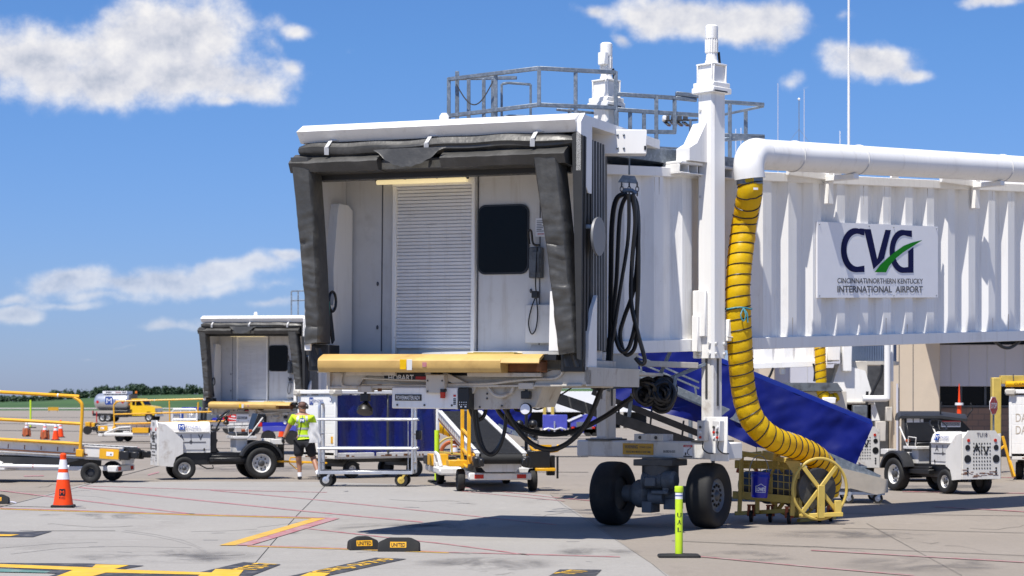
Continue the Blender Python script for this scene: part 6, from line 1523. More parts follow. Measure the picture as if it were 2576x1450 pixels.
# ------------------------------------------------------------------ fuel truck far left
Y = 205.0; o = V(((312-CU)/F*Y, Y, 0))
ft = thing('fuel_truck', 'fuel truck with a polished tank and bright yellow cab in the far left distance', 'tank truck', o, R(-13))
m = MB()
def tring(x, s): return [V((x, 1.2*s*math.cos(a), 2.35+1.0*s*math.sin(a))) for a in [i*math.pi/14 for i in range(28)]]
m.loft([tring(x, s) for x, s in ((-3.3,.75),(-3.15,.92),(-2.9,1),(.55,1),(.85,.92),(1.0,.75))])
m_logo(m, (-1.3,-1.235,2.5), (1,0,0), (0,.0,1), .95, 1, 2, True, 1, False)
m.mat(3)
for x in (-2.75, .35):
    m.add([V((x,-1.21,2.35))+V((a*.22,0,b*.22)) for a, b in ((-1,0),(0,-1),(1,0),(0,1))], [[0,1,2,3]])
m.build('tank', [M['tank'], M['logoblue'], M['whitep'], M['red']], ft)
m = MB(); m.box(-2.3,.7,-.8,.8,3.3,3.62); m.mat(1)
for x, w, k in ((-1.9,.7,1),(-.7,.7,2),(.1,.5,1)): m.mat(k).box(x,x+w,-.81,-.8,3.4,3.54,.002)
m.build('top_rail', [M['sign'], M['greytxt'], M['m_red']], ft)
m = MB(); m.box(-3.2,3.4,-.45,.45,.62,.95); m.box(-3.4,-2.6,-1.1,1.1,.7,1.0); m.box(-.9,.8,-1.1,-.6,.55,1.3); m.box(.9,1.5,-1.1,1.1,.6,1.5); m.mat(1).box(-3.5,-3.4,-1.0,-.7,.9,1.3); m.build('truck_chassis', [M['black'], M['redlens']], ft)
m = MB()
cabp = [(1.25,.75),(1.25,2.55),(1.4,2.72),(2.35,2.74),(2.62,2.55),(2.95,1.95),(4.05,1.80),(4.28,1.62),(4.30,.95),(4.15,.8),(3.95,.8),(3.9,1.0),(3.7,1.2),(3.3,1.2),(3.1,1.0),(3.05,.75)]
m.py(cabp, -1.1, 1.1); m.build('truck_cab', M['truckyel'], ft)
m = MB()
for s in (-1,1):
    m.py([(1.5,1.95),(1.5,2.55),(1.85,2.58),(1.85,1.95)], s*1.105-.004, s*1.105+.004); m.py([(1.95,1.9),(1.95,2.58),(2.38,2.58),(2.75,1.95)], s*1.105-.004, s*1.105+.004)
m.add([V((2.66,-.95,2.5)),V((2.66,.95,2.5)),V((2.96,.98,2.02)),V((2.96,-.98,2.02))], [[0,1,2,3]]); m.build('truck_window', M['blackgl'], ft)
for s in (-1,1):
    m = MB(); m.box(4.15,4.33,s*.8-.2,s*.8+.2,1.25,1.58,.03); m.build('headlight', M['alu'], ft)
m = MB(); m.box(4.25,4.45,-1.1,1.1,.65,.9,.03); m.box(4.29,4.32,-.5,.5,1.0,1.6); m.build('truck_bumper', M['alu'], ft)
m = MB(); m.box(1.0,1.3,-.9,.9,2.75,3.25); m.mat(1).lathe([(.13,0),(.14,.2),(0,.28)], (1.5,0,3.35), (0,0,1), 10); m.box(1.1,1.25,-1.12,-1.0,1.95,2.15); m.build('beacon', [M['steel'], M['amber']], ft)
for x in (-2.2,-1.55+.0,3.5):
    for s in (-1,1): wheel_part(ft, 'wheel', Matrix.Translation((x,0,0)) @ ROT90, (s*.95,0,.5), .5, .34, .28, M['rim'], s, 8, True, .2, 22)

ft.scale = (.86,.86,.84)
# ------------------------------------------------------------------ far ramp equipment
def boxy(name, label, cat, px, Y, parts, rz=0.0, group=None):
    """small far vehicle: parts = [(part name, material, [boxes in pixels u0,u1,v0,v1,y0,y1])]"""
    o = V(((px-CU)/F*Y, Y, 0)); t = thing(name, label, cat, o, 0, group)
    for pn, mt, bxs in parts:
        m = MB(Matrix.Translation(-o))
        for b in bxs:
            if pn in ('wheel', 'lift_arm', 'tail_light') and m.v: m.build(pn, mt, t); m = MB(Matrix.Translation(-o))
            if b[0] == 'w':
                c = PT(b[1], b[2], Y+b[4]); c.z = b[3]; m.lathe([(b[3]*.5,-.1),(b[3]*.95,-.1),(b[3],0),(b[3]*.95,.1),(b[3]*.5,.1)], c, (0,1,0), 16)
            elif b[0] == 't': m.tube([PT(u, v, Y+b[3]) for u, v in b[1]], b[2], 6)
            elif b[0] == 'p':
                q = [PT(u, v, Y+b[2]) for u, v in b[1]]; m.prism([((p-q[0]).x, (p-q[0]).z) for p in q], q[0], (1,0,0), (0,0,1), (0,1,0), b[3])
            else:
                u0,u1,v0,v1,y0,y1 = b; a = PT(u0,v1,Y); c = PT(u1,v0,Y); m.box(a.x,c.x,Y+y0,Y+y1,a.z,c.z,.02)
        m.build(pn, mt, t)
    return t
boxy('service_cart', 'small white railed service cart with an M badge, just above the white tractor grille', 'service cart', 455, 96, [
    ('guard_rail', M['whitep'], [('t',[(434,1060),(434,1036),(437,1030),(492,1030),(495,1036),(495,1060)],.05,0), ('t',[(455,1032),(455,1052)],.03,0), ('t',[(478,1032),(478,1052)],.03,0), ('t',[(434,1056),(495,1056)],.05,0), ('t',[(436,1034),(436,1060)],.04,.9)]),
    ('tank_body', M['alu'], [(470,492,1042,1056,0,.8),(436,452,1042,1050,.1,.8)]), ('bed', M['white_dirty'], [(432,500,1060,1066,-.1,1.0)]), ('badge', M['logoblue'], [(452,462,1041,1053,-.02,0)]), ('wheel', M['rubber'], [('w',445,1110,.3,.2),('w',488,1110,.3,.2)])])
boxy('lavatory_truck', 'grey lavatory truck with yellow and grey upright arms, left of the far jet bridge', 'service truck', 505, 130, [
    ('lift_arm', M['yellow'], [('t',[(497,1043),(499,1012)],.06,0),('t',[(524,1043),(528,1012)],.06,.3)]), ('mast', M['steel'], [('t',[(514,1050),(512,1004)],.10,.2),('t',[(545,1058),(530,1016)],.16,.4),('t',[(534,1012),(540,1030)],.09,.1)]),
    ('machine_body', M['gear'], [(488,505,1034,1060,0,1.2),(505,530,1028,1062,.3,1.4),(520,545,1040,1064,0,1.2)]), ('chassis', M['black'], [(485,552,1062,1072,0,1.5)]), ('wheel', M['rubber'], [('w',495,1086,.42,.1),('w',540,1086,.42,.1)]), ('blue_tank', M['blue'], [(535,566,1052,1060,-.2,.6),(452,500,1025,1032,.8,1.3)])])
boxy('ground_power_cart', 'red wedge fronted ramp vehicle under the left of the far jet bridge', 'ramp vehicle', 600, 120, [
    ('vehicle_body', M['red'], [('p',[(565,1062),(552,1040),(562,1018),(585,1018),(597,1025),(612,1024),(628,1040),(645,1048),(655,1064)],0,2.0)]), ('window', M['blackgl'], [(604,610,1035,1040,-.02,0)]), ('lettering', M['whitep'], [('p',[(575,1052),(600,1056),(600,1058),(575,1054)],-.01,.01),('p',[(606,1060),(640,1063),(640,1065),(606,1062)],-.01,.01),('p',[(582,1046),(592,1047),(592,1050),(582,1049)],-.01,.01)]), ('wheel', M['rubber'], [('w',575,1090,.36,.0),('w',640,1090,.36,.0)])])
boxy('covered_trailer', 'blue canvas topped trailer behind the white tractor steering wheel', 'trailer', 690, 88, [
    ('canvas_top', M['blue'], [('p',[(660,1072),(662,1046),(672,1040),(718,1040),(730,1048),(730,1072)],0,1.6)]), ('side_board', M['gseblue'], [(660,745,1072,1086,0,1.6)]), ('wheel', M['rubber'], [('w',675,1119,.32,.1),('w',735,1119,.32,.1)]), ('red_panel', M['red'], [(648,660,1050,1074,0,.6)])])
boxy('baggage_cart', 'violet-blue box cart in the distance between the cable loops and the bridge legs', 'baggage cart', 1396, 112, [
    ('box_body', M['gseblue'], [(1366,1427,1044,1086,0,1.6)]), ('hitch_frame', M['alu'], [('t',[(1368,1082),(1380,1078),(1395,1082),(1410,1077),(1424,1082)],.05,-.1),('t',[(1395,1060),(1395,1090)],.04,-.1)]), ('chassis', M['fender'], [(1366,1427,1086,1094,0,1.6)]), ('wheel', M['rubber'], [('w',1372,1098,.2,.1),('w',1390,1098,.2,.1),('w',1406,1098,.2,.1),('w',1422,1098,.2,.1)])], group='violet-blue ramp vehicles')
boxy('baggage_tractor', 'violet-blue tow tractor with a pale canopy edge, left of the far bridge leg', 'tow tractor', 1462, 112, [
    ('tractor_body', M['gseblue'], [(1436,1500,1062,1090,0,1.6),('p',[(1430,1060),(1445,1050),(1490,1040),(1500,1040),(1500,1062),(1430,1062)],0,1.6)]), ('canopy_edge', M['whitep'], [('p',[(1426,1058),(1462,1043),(1466,1046),(1430,1062)],-.05,.3)]), ('window', M['gear'], [(1450,1490,1062,1080,-.03,0)]), ('tail_light', M['redlens'], [(1437,1445,1074,1079,-.05,0),(1489,1497,1074,1079,-.05,0)]), ('wheel', M['rubber'], [('w',1442,1100,.28,.1),('w',1480,1100,.28,.1),('w',1495,1100,.28,.1)])], group='violet-blue ramp vehicles')
boxy('dolly', 'grey empty baggage dolly on small wheels below the far blue canvas tip', 'dolly', 1310, 96, [
    ('deck', M['gear'], [(1278,1345,1086,1094,0,1.4)]), ('frame', M['steel'], [('t',[(1285,1094),(1290,1104),(1335,1104),(1342,1094)],.05,0)]), ('wheel', M['rubber'], [('w',1285,1111,.2,.0),('w',1330,1111,.2,.0),('w',1343,1111,.2,.2)])])
boxy('baggage_cart', 'low violet-blue cart behind the far blue ramp, between the yellow loader posts', 'baggage cart', 1250, 118, [
    ('box_body', M['gseblue'], [(1196,1232,1050,1074,0,1.4),(1232,1290,1056,1074,.2,1.4),(1232,1290,1070,1082,.2,1.4)]), ('wheel', M['rubber'], [('w',1206,1094,.22,.1),('w',1225,1094,.22,.1),('w',1276,1094,.22,.1),('w',1350,1094,.22,.1)])], group='violet-blue ramp vehicles')
boxy('forklift', 'small yellow machine low on the apron left of the fuel truck wheels', 'ramp machine', 232, 118, [
    ('machine_body', M['yellow'], [(214,226,1062,1076,0,1),(230,238,1064,1077,0,1)]), ('machine_base', M['black'], [(212,262,1076,1082,0,1.2),(240,262,1066,1080,0,1)]), ('wheel', M['rubber'], [('w',220,1090,.25,0),('w',252,1090,.25,0)])])
o = gp(77,1077); lp = thing('bollard_post', 'distant lime green post on a black foot behind the far row of cones', 'bollard', o)
m = MB(); m.cyl((0,0,.05),(0,0,2.05),.07,.07,10); m.build('post', M['lime'], lp); m = MB(); m.box(-.35,.35,-.3,.3,0,.07); m.build('foot', M['rubber'], lp)
o = gp(243,1066); rp_ = thing('bollard_post', 'thin distant red post between the far cones and the fuel truck', 'bollard', o)
m = MB(); m.cyl((0,0,.04),(0,0,1.1),.05,.05,8); m.build('post', M['red'], rp_); m = MB(); m.box(-.25,.25,-.2,.2,0,.05); m.build('foot', M['rubber'], rp_)
o = gp(134,1037.0); ts = thing('taxiway_sign', 'tiny amber airfield sign at the edge of the grass, far left', 'airfield sign', o)
m = MB(); m.box(-1.2,1.2,-.1,.1,.3,1.1); m.build('sign_face', M['warn'], ts); m = MB(); m.box(-1.0,-.9,-.05,.05,0,.3); m.box(.9,1.0,-.05,.05,0,.3); m.build('sign_leg', M['steel'], ts)
o = gp(1300-1050+870,1186); lb = thing('bollard_post', 'lime yellow post behind the aluminium trolley, between the navy cart and the spoked wheel', 'bollard', V(((1099-CU)/F*46, 46, 0)))
m = MB(); m.cyl((0,0,.03),(0,0,1.15),.055,.055,14); m.build('post', M['lime'], lb); m = MB(); m.box(-.2,.2,-.14,.14,0,.04); m.build('foot', M['rubber'], lb)
# hose cart and yellow hose seen under the cab
Y = 52.0; o = V(((1140-CU)/F*Y, Y, 0))
h2 = thing('hose_cart', 'pale yellow hose cart with a thin spoked wheel, far under the foreground cab', 'hose cart', o)
TT = Matrix.Translation(-o); m = MB(TT); c = PT(1137,1141,Y)
m.tube([c+V((.40*math.cos(a), 0, .40*math.sin(a))) for a in [i*math.pi/20 for i in range(40)]], .025, 6, closed=True)
for a in (-6, 92): d = V((math.cos(R(a)),0,math.sin(R(a))))*.4; m.bar(c-d, c+d, .05, .03, up=(0,1,0))
m.bar(PT(1097,1098,Y), PT(1097,1186,Y), .06,.06,up=(1,0,0)); m.bar(PT(1097,1186,Y), PT(1190,1188,Y), .06,.06); m.bar(PT(1092,1112,Y), PT(1104,1112,Y), .1,.3); m.build('frame', M['gseyel'], h2)
m = MB(TT); m.tube([c+V((.28*math.cos(a), .3, .28*math.sin(a))) for a in [i*math.pi/16 for i in range(32)]], .05, 6, closed=True); m.build('rolled_hose', M['oldorange'], h2)
m = MB(TT)
for u in (1100,1180): q = PT(u,1190,Y); m.lathe([(.05,-.04),(.10,-.04),(.10,.04),(.05,.04)], V((q.x,Y+.1,.10)), (0,1,0), 14)
m.build('caster', M['rubber'], h2)
duct_hose([PT(1090,1066,Y+.4), PT(1120,1075,Y+.4), PT(1155,1092,Y+.3), PT(1185,1108,Y+.3), PT(1205,1130,Y+.3)], .19, 'air_hose', 'yellow ribbed air hose drooping onto the far hose cart under the cab', 'yellow air hoses', pitch=.22, seed=7, n=18)
# chocks lying by the tow bar
chock(gp(868,1163), R(4), .9, 'dark chock lying in the gap between the white tractor and the man', 'UNITED')
# ------------------------------------------------------------------ the man in the yellow vest, seen from behind
o = gp(762,1207)
pn = thing('person', 'man in a yellow safety vest, dark shorts and ear defenders walking away from the camera', 'person', o, 0)
bm_v = {}
def skinned(name, joints, edges, mats, parent, root, sub=2, loc=None):
    me = bpy.data.meshes.new(name); keys = list(joints)
    me.from_pydata([joints[k][0] for k in keys], [(keys.index(a), keys.index(b)) for a, b in edges], [])
    ob = bpy.data.objects.new(name, me); COL.objects.link(ob)
    bm = bmesh.new(); bm.from_mesh(me); lay = bm.verts.layers.skin.verify(); bm.verts.ensure_lookup_table()
    for k, v in zip(keys, bm.verts):
        r = joints[k][1]; v[lay].radius = r if isinstance(r, tuple) else (r, r); v[lay].use_root = (k == root)
    bm.to_mesh(me); bm.free()
    sm = ob.modifiers.new('skin', 'SKIN'); sm.use_smooth_shade = True
    ss = ob.modifiers.new('sub', 'SUBSURF'); ss.levels = sub; ss.render_levels = sub
    dg = bpy.context.evaluated_depsgraph_get(); dg.update()
    nm = bpy.data.meshes.new_from_object(ob.evaluated_get(dg)); ob.modifiers.clear(); ob.data = nm
    nm.materials.clear()
    for m_ in mats: nm.materials.append(m_)
    ob.parent = parent
    return ob
# x right, y away from the camera, z up; weight on the left leg, right leg trailing outwards
J = {'pelvis':((.03,0,.93),(.145,.11)),'waist':((.02,0,1.08),(.150,.11)),'chest':((0,0,1.30),(.175,.12)),'upper':((-.005,.01,1.42),(.15,.09)),'neck':((-.01,.01,1.52),.062),'head0':((-.012,.015,1.60),(.072,.080)),'head1':((-.014,.02,1.68),(.080,.095)),'head2':((-.014,.02,1.745),(.062,.075)),
 'shL':((-.185,.0,1.42),.075),'elL':((-.31,.04,1.17),.052),'wrL':((-.395,.0,.95),.034),'haL':((-.405,-.01,.885),(.022,.036)),
 'shR':((.175,.0,1.41),.075),'elR':((.235,.05,1.15),.052),'wrR':((.235,.10,.93),.034),'haR':((.23,.11,.87),(.022,.036)),
 'hipL':((-.075,0,.86),.105),'knL':((-.085,-.03,.50),.066),'caL':((-.08,.025,.36),.058),'anL':((-.06,.0,.09),.038),'toL':((-.085,.17,.04),(.04,.03)),
 'hipR':((.125,.0,.86),.105),'knR':((.205,.06,.50),.066),'caR':((.255,-.03,.37),.058),'anR':((.33,-.17,.14),.038),'toR':((.345,-.03,.045),(.04,.03))}
E_ = [('pelvis','waist'),('waist','chest'),('chest','upper'),('upper','neck'),('neck','head0'),('head0','head1'),('head1','head2'),('upper','shL'),('shL','elL'),('elL','wrL'),('wrL','haL'),('upper','shR'),('shR','elR'),('elR','wrR'),('wrR','haR'),('pelvis','hipL'),('hipL','knL'),('knL','caL'),('caL','anL'),('anL','toL'),('pelvis','hipR'),('hipR','knR'),('knR','caR'),('caR','anR'),('anR','toR')]
def fingers(side, base, down):
    s = -1 if side == 'L' else 1
    for i, (dy, ln) in enumerate(((-.030,.062),(-.010,.075),(.011,.070),(.030,.055))):
        a, b = 'f%s%da' % (side, i), 'f%s%db' % (side, i)
        J[a] = ((base[0]+s*-.004, base[1]+dy, base[2]-.045), .0095); J[b] = ((base[0]-s*.018, base[1]+dy*1.05, base[2]-.045-ln*.75), .0078)
        E_.append(('ha'+side, a)); E_.append((a, b))
    a, b = 'f%sta' % side, 'f%stb' % side
    J[a] = ((base[0]-s*.010, base[1]+.045, base[2]+.005), .011); J[b] = ((base[0]-s*.022, base[1]+.060, base[2]-.045), .0085)
    E_.append(('ha'+side, a)); E_.append((a, b))
fingers('L', J['haL'][0], 1); fingers('R', J['haR'][0], 1)
body = skinned('body', J, E_, [M['skin']], pn, 'pelvis')
# clothing grown from the same skeleton, a little larger
def garment(name, keys, grow, mats, extra=None, cut=None, sub=2):
    jj = {k: (J[k][0], tuple(r+grow for r in (J[k][1] if isinstance(J[k][1], tuple) else (J[k][1],)*2))) for k in keys}
    if extra: jj.update(extra)
    ee = [(a, b) for a, b in E_ if a in jj and b in jj]
    if extra:
        for k, (p, r) in extra.items():
            if k not in keys: ee.append((extra_link[k], k))
    return skinned(name, jj, ee, mats, pn, keys[0], sub)
extra_link = {'slL':'shL','slR':'shR','hemL':'hipL','hemR':'hipR','tail':'waist'}
shirt = garment('shirt', ['waist','chest','upper','shL','shR'], .022, [M['hivis']], {'slL':((-.265,.03,1.25),.078),'slR':((.222,.04,1.22),.078),'tail':((.03,0,.98),(.172,.128))})
shorts = garment('shorts', ['pelvis','hipL','hipR'], .028, [M['cloth']], {'hemL':((-.09,-.02,.50),(.115,.105)),'hemR':((.195,.045,.50),(.115,.105))})
# reflective tape: bands following the shirt, found by casting onto it from behind
dgm = shirt.data
from mathutils.bvhtree import BVHTree
bvh = BVHTree.FromPolygons([v.co for v in dgm.vertices], [tuple(p.vertices) for p in dgm.polygons])
def on_back(x, z, off=.005):
    hit = bvh.ray_cast(V((x, -1, z)), V((0, 1, 0)))
    if hit[0] is None: return None
    return hit[0]+V((0,-off,0))
def around(z, off=.006, half=.022, n=40):
    mb = MB(); rings = []
    c = V((.015,0,z))
    for i in range(n):
        a = 2*math.pi*i/n; d = V((math.cos(a), math.sin(a), 0))
        r = []
        for dz in (-half, half):
            hit = bvh.ray_cast(c+V((0,0,dz))+d*.5, -d)
            p = hit[0] if hit[0] is not None else c+V((0,0,dz))+d*.16
            r.append(p+d*off)
        rings.append(r)
    mb.add([p for r in rings for p in r], [[2*i, 2*((i+1) % n), 2*((i+1) % n)+1, 2*i+1] for i in range(n)])
    return mb
around(1.17).build('reflective_tape', M['tape'], shirt); around(1.005).build('reflective_tape', M['tape'], shirt)
for x0, x1 in ((-.115,-.085),(.105,.085)):
    mb = MB(); N = 14; pts = []
    for i in range(N+1):
        z = 1.19+.275*i/N; x = x0+(x1-x0)*i/N + (-.02 if x0 < 0 else .02)*(1-i/N)*0
        pts.append([on_back(x-.022, z) or V((x-.022,-.13,z)), on_back(x+.022, z) or V((x+.022,-.13,z))])
    mb.add([p for r in pts for p in r], [[2*i,2*i+1,2*i+3,2*i+2] for i in range(N)]); mb.build('reflective_tape', M['tape'], shirt)
mb = MB(); q = on_back(-.0, 1.36, .008); q2 = on_back(0, 1.30, .008)
ey = (q-q2).normalized(); ey = V((0,ey.y,ey.z)).normalized()
mb.poly([q+V((a,0,0))+ey*b+V((0,-.004,0)) for a, b in rrect(-.05,.05,-.05,.05,.015)]); mb.mat(1).text('M', q+V((0,-.010,0)), (1,0,0), ey, w=.07, h=.06, bold=.03); mb.build('back_badge', [M['logoblue'], M['whitep']], shirt)
mb = MB(); pts = []
for i in range(18):
    t_ = i/17; x = .005-.075*t_; z = 1.46-.50*t_; p = on_back(x, z, .014) or V((x,-.15,z)); pts.append(p)
mb.tube(pts, .007, 5); mb.build('headset_lead', M['cable'], pn)
# white collar, ear defenders, socks, shoes, glove, hair stubble
hd = V((-.014,.02,1.675))
m = MB(); m.lathe([(.068,1.475),(.066,1.50),(.060,1.515)], (-.008,.008,0), (0,0,1), 18, cap=False); m.build('collar', M['whitep'], pn)
m = MB()
for s in (-1, 1): m.lathe([(.02,-.005),(.045,0),(.050,.02),(.044,.045),(.02,.05),(0,.05)], hd+V((s*.078,.0,-.01)), (s,0,0), 16)
m.tube([hd+V((.112*math.cos(a), -.0, .112*math.sin(a)-.01)) for a in [i*math.pi/14 for i in range(15)]], .012, 6); m.tube([hd+V((-.10,-.03,-.02)), hd+V((-.05,-.10,-.05)), hd+V((.03,-.105,-.05)), hd+V((.10,-.03,-.02))], .010, 6)
m.build('ear_defenders', M['black'], pn)
m = MB(); m.sphere(hd+V((0,.006,.025)), (.082,.098,.085), 18, 10); m.build('hair', M['hair'] if False else mat('shaved_hair', (.13,.065,.045), .7), pn)
m = MB(); fy = hd+V((0,.10,0))
m.sphere(fy+V((0,.012,-.01)), (.015,.02,.022), 8, 6); m.mat(1)
for s in (-1,1): m.sphere(fy+V((s*.03,-.004,.015)), (.012,.008,.008), 8, 5)
m.mat(2).sphere(fy+V((0,.0,-.052)), (.024,.008,.007), 8, 5); m.mat(0)
m.build('face_features', [M['skin'], M['whitep'], M['m_red']], pn)
for k, c in (('L', J['anL'][0]), ('R', J['anR'][0])):
    d = V((0,0,.0)); kn = V(J['ca'+k][0]); a = V(c); u = (kn-a).normalized()
    m = MB(); m.cyl(a+u*-.02, a+u*.075, .046, .050, 14); m.build('sock', M['whitep'], pn)
    t_ = V(J['to'+k][0]); m = MB(); heel = a+V((0,-.05,-.055)) if k == 'L' else a+V((.01,-.07,-.035))
    tp = t_+V((0,.03,0)); dr = (tp-heel); dr.z = 0 if k == 'L' else dr.z; dr.normalize(); sd = dr.cross(V((0,0,1))).normalized(); upv = sd.cross(dr)
    rings = []
    for f, w, h, b in ((0,.028,.055,.0),(.08,.040,.095,0),(.28,.042,.100,0),(.5,.046,.075,0),(.75,.050,.055,0),(.93,.040,.042,0),(1,.018,.03,0.005)):
        c0_ = heel+dr*(.30*f); base = c0_.copy()
        if k == 'L': base.z = .0
        else: base = base-upv*.035
        rings.append([base+sd*(w*math.cos(q))+upv*(h*.5+h*.5*math.sin(q)) for q in [i*math.pi/7 for i in range(14)]])
    m.loft(rings); m.build('shoe', M['black'], pn)
for k in ('L',):
    p = V(J['haL'][0]); m = MB(); m.sphere(p+V((0,0,.01)), (.034,.048,.065), 12, 8); m.cyl(p+V((.006,0,.055)), p+V((.012,0,.085)), .036, .038, 12)
    for dy, ln in ((-.030,.062),(-.010,.075),(.011,.070),(.030,.055)): m.tube([p+V((0,dy,-.04)), p+V((.010,dy,-.07)), p+V((.024,dy*1.05,-.045-ln*.8))], [.013,.012,.009], 8)
    m.tube([p+V((.01,.04,.01)), p+V((.02,.058,-.02)), p+V((.024,.062,-.05))], [.014,.012,.01], 8); m.build('glove', M['black'], pn)
m = MB(); m.box(-.14,-.10,-.10,-.06,.84,.93,.008); m.build('radio_pouch', M['black'], pn)
pn.scale = (1.12, 1.08, 1.0)
# ------------------------------------------------------------------ the second jet bridge, beyond the belt loaders
# (a copy of the first one, parked lower; its wheels stay on the ground)
Yb = 71.0
def up_skip(root, dz):
    for c in kids(root):
        n = c.name.split('.')[0]
        if n in ('drive_wheel','drive_unit','cross_beam','column_leg'): c.location.z -= dz
FB = V(((640-CU)/F*Yb, Yb, -.55))
fb = dup(bridge, FB, R(4), 'distant white jet bridge with open padded cab, behind the man in the yellow vest', 'jet bridges', skip=('airport_sign','roof_railing','chain','walkway','service_cable'))
m = MB(Matrix.Translation(-FB)); Yr = 73.5
for u in (733, 750, 768, 790): m.bar(PT(u,733,Yr), PT(u,800,Yr), .05, .05, up=(1,0,0))
for v in (733, 757): m.bar(PT(733,v,Yr), PT(800,v-2,Yr), .05, .05)
rr9 = m.build('roof_railing', M['galv'], fb); rr9.matrix_parent_inverse = Matrix.Rotation(-R(4), 4, 'Z')
up_skip(fb, -.55)

# ------------------------------------------------------------------ third bridge at the terminal, its fixed end
Y = 56.0; o = V(((2120-CU)/F*Y, Y, 0))
tb = thing('jet_bridge', 'white jet bridge end with blue-grey curtain on a pedestal, before the tan terminal wall', 'jet bridge', o, 0, 'jet bridges')
TT = Matrix.Translation(-o)
def pb(m, u0, u1, v0, v1, y0, y1, b=.02):
    a = PT(u0, v1, Y); c = PT(u1, v0, Y); m.box(a.x, c.x, Y+y0, Y+y1, a.z, c.z, b)
m = MB(TT); pr = []
x0 = PT(1870,0,Y).x; x1 = PT(2112,0,Y).x; x = x0
while x < x1-.5: pr += [(x,0),(x+.22,0),(x+.30,.12),(x+.46,.12)]; x += .56
pr.append((x1,.12)); z0 = PT(0,914,Y).z; z1 = z0+2.5; n = len(pr)
m.add([V((a, Y+b, z0+.02*(a-x0))) for a, b in pr]+[V((a, Y+b, z1)) for a, b in pr], [[i, i+1, n+i+1, n+i] for i in range(n-1)])
m.add([V((x0,Y,z1)),V((x1,Y,z1)),V((x1,Y+1.8,z1)),V((x0,Y+1.8,z1)),V((x0,Y+.1,z0)),V((x1,Y+.1,z0)),V((x1,Y+1.8,z0)),V((x0,Y+1.8,z0))], [[0,1,2,3],[4,5,6,7]])
m.build('tunnel', M['white'], tb, flat=True)
m = MB(TT); m.bar(PT(1868,922,Y), PT(2080,914,Y), .2, .16); pb(m,1963,1976,918,942,.0,.2); pb(m,2078,2112,862,908,-.15,1.6); m.build('edge_rail', M['white'], tb)
m = MB(TT); c = PT(2187,880,Y+1.2); dpn = []
N = 70
for i in range(N+1):
    a = R(180+ 180*i/N); r = .72+(.018 if i % 2 else -.012); dpn.append(V((c.x+r*math.cos(a), c.y+r*math.sin(a), 0)))
zl, zh = PT(0,908,Y).z, PT(0,780,Y).z
m.add([V((p.x,p.y,zl)) for p in dpn]+[V((p.x,p.y,zh)) for p in dpn], [[i,i+1,N+1+i+1,N+1+i] for i in range(N)]); m.build('slat_curtain', mat('blue_grey_slats', (.12,.16,.24), .45, metal=.2), tb, flat=True)
m = MB(TT); m.cyl(V((c.x,c.y,zl-.10)), V((c.x,c.y,zl)), .80,.80,28); m.build('rotunda_ring', M['cream'], tb)
m = MB(TT); pb(m,2118,2142,848,935,-.1,.3); m.prism([(-.0,0),(.7,-.2),(1.1,-1.55),(.55,-1.55),(-.25,-.75)], PT(2112,915,Y+.1), (1,0,0), (0,0,1), (0,1,0), .9); m.build('column_head', M['white'], tb)
m = MB(TT); pb(m,2143,2187,908,1012,.3,1.6); pb(m,2080,2150,925,975,.6,1.4); pb(m,2095,2200,1010,1016,.0,1.6); pb(m,2130,2195,1016,1070,.1,1.4); pb(m,2100,2125,1010,1070,.2,1.2)
m.build('pedestal', M['cream'], tb)
m = MB(TT); z = PT(0,1060,Y).z; m.cyl(PT(2165,1010,Y+.8), V((PT(2165,0,Y).x,Y+.8,0)), .3,.3,16); m.build('support_column', M['cream'], tb)
m = MB(TT); m.tube(smooth_path([PT(2232,840,Y-.4), PT(2232,990,Y-.4), PT(2231,1000,Y-.4), PT(2224,1003,Y-.4), PT(2170,1003,Y-.4)],6), .085, 12); m.cyl(PT(2244,840,Y-.1), PT(2244,960,Y-.1), .04,.04,8); m.build('drop_pipe', M['white'], tb)
for lp, r_ in (([(1884,926),(1890,940),(1910,956),(1932,952),(1945,926)],.035), ([(2046,915),(2050,935),(2048,960)],.03), ([(2220,918),(2215,945),(2200,975),(2190,1000)],.045), ([(2182,985),(2180,1045),(2184,1070)],.04)):
    m = MB(TT); m.tube(smooth_path([PT(u,v,Y-.1) for u, v in lp],6), r_, 7); m.build('service_cable', M['cable'], tb)
duct_hose([PT(2062,860,Y-.5), PT(2064,920,Y-.5), PT(2067,980,Y-.5), PT(2076,1000,Y-.5), PT(2090,1004,Y-.45), PT(2104,998,Y-.4)], .148, 'air_hose', 'yellow ribbed air hose bent into the cream cooling unit before the terminal', 'yellow air hoses', pitch=.20, seed=4, n=18)
Y = 55.2; o = V(((2010-CU)/F*Y, Y+1, 0))
ac = thing('cooling_unit', 'cream cooling unit with a sloping hood below the yellow hose, over the blue canvas', 'cooling unit', o)
TT = Matrix.Translation(-o); m = MB(TT); pb(m,1950,2135,984,1140,.3,2.0); m.mat(1).prism([(0,0),(1.9,0),(1.75,.22),(.28,.22)], PT(1942,984,Y+.1), (1,0,0), (0,0,1), (0,1,0), 2.0); m.build('housing', [M['cream'], M['gear']], ac)
m = MB(TT); pb(m,2070,2103,1000,1016,.0,.3); pb(m,1958,1980,988,1006,.28,.3); m.build('hose_port', M['white'], ac)
m = MB(TT); m.cyl(PT(1952,982,Y+.2), PT(2072,982,Y+.2), .025,.025,6); pb(m,2150,2185,1020,1062,.2,.5); m.build('vent_grille', M['gear'], ac)

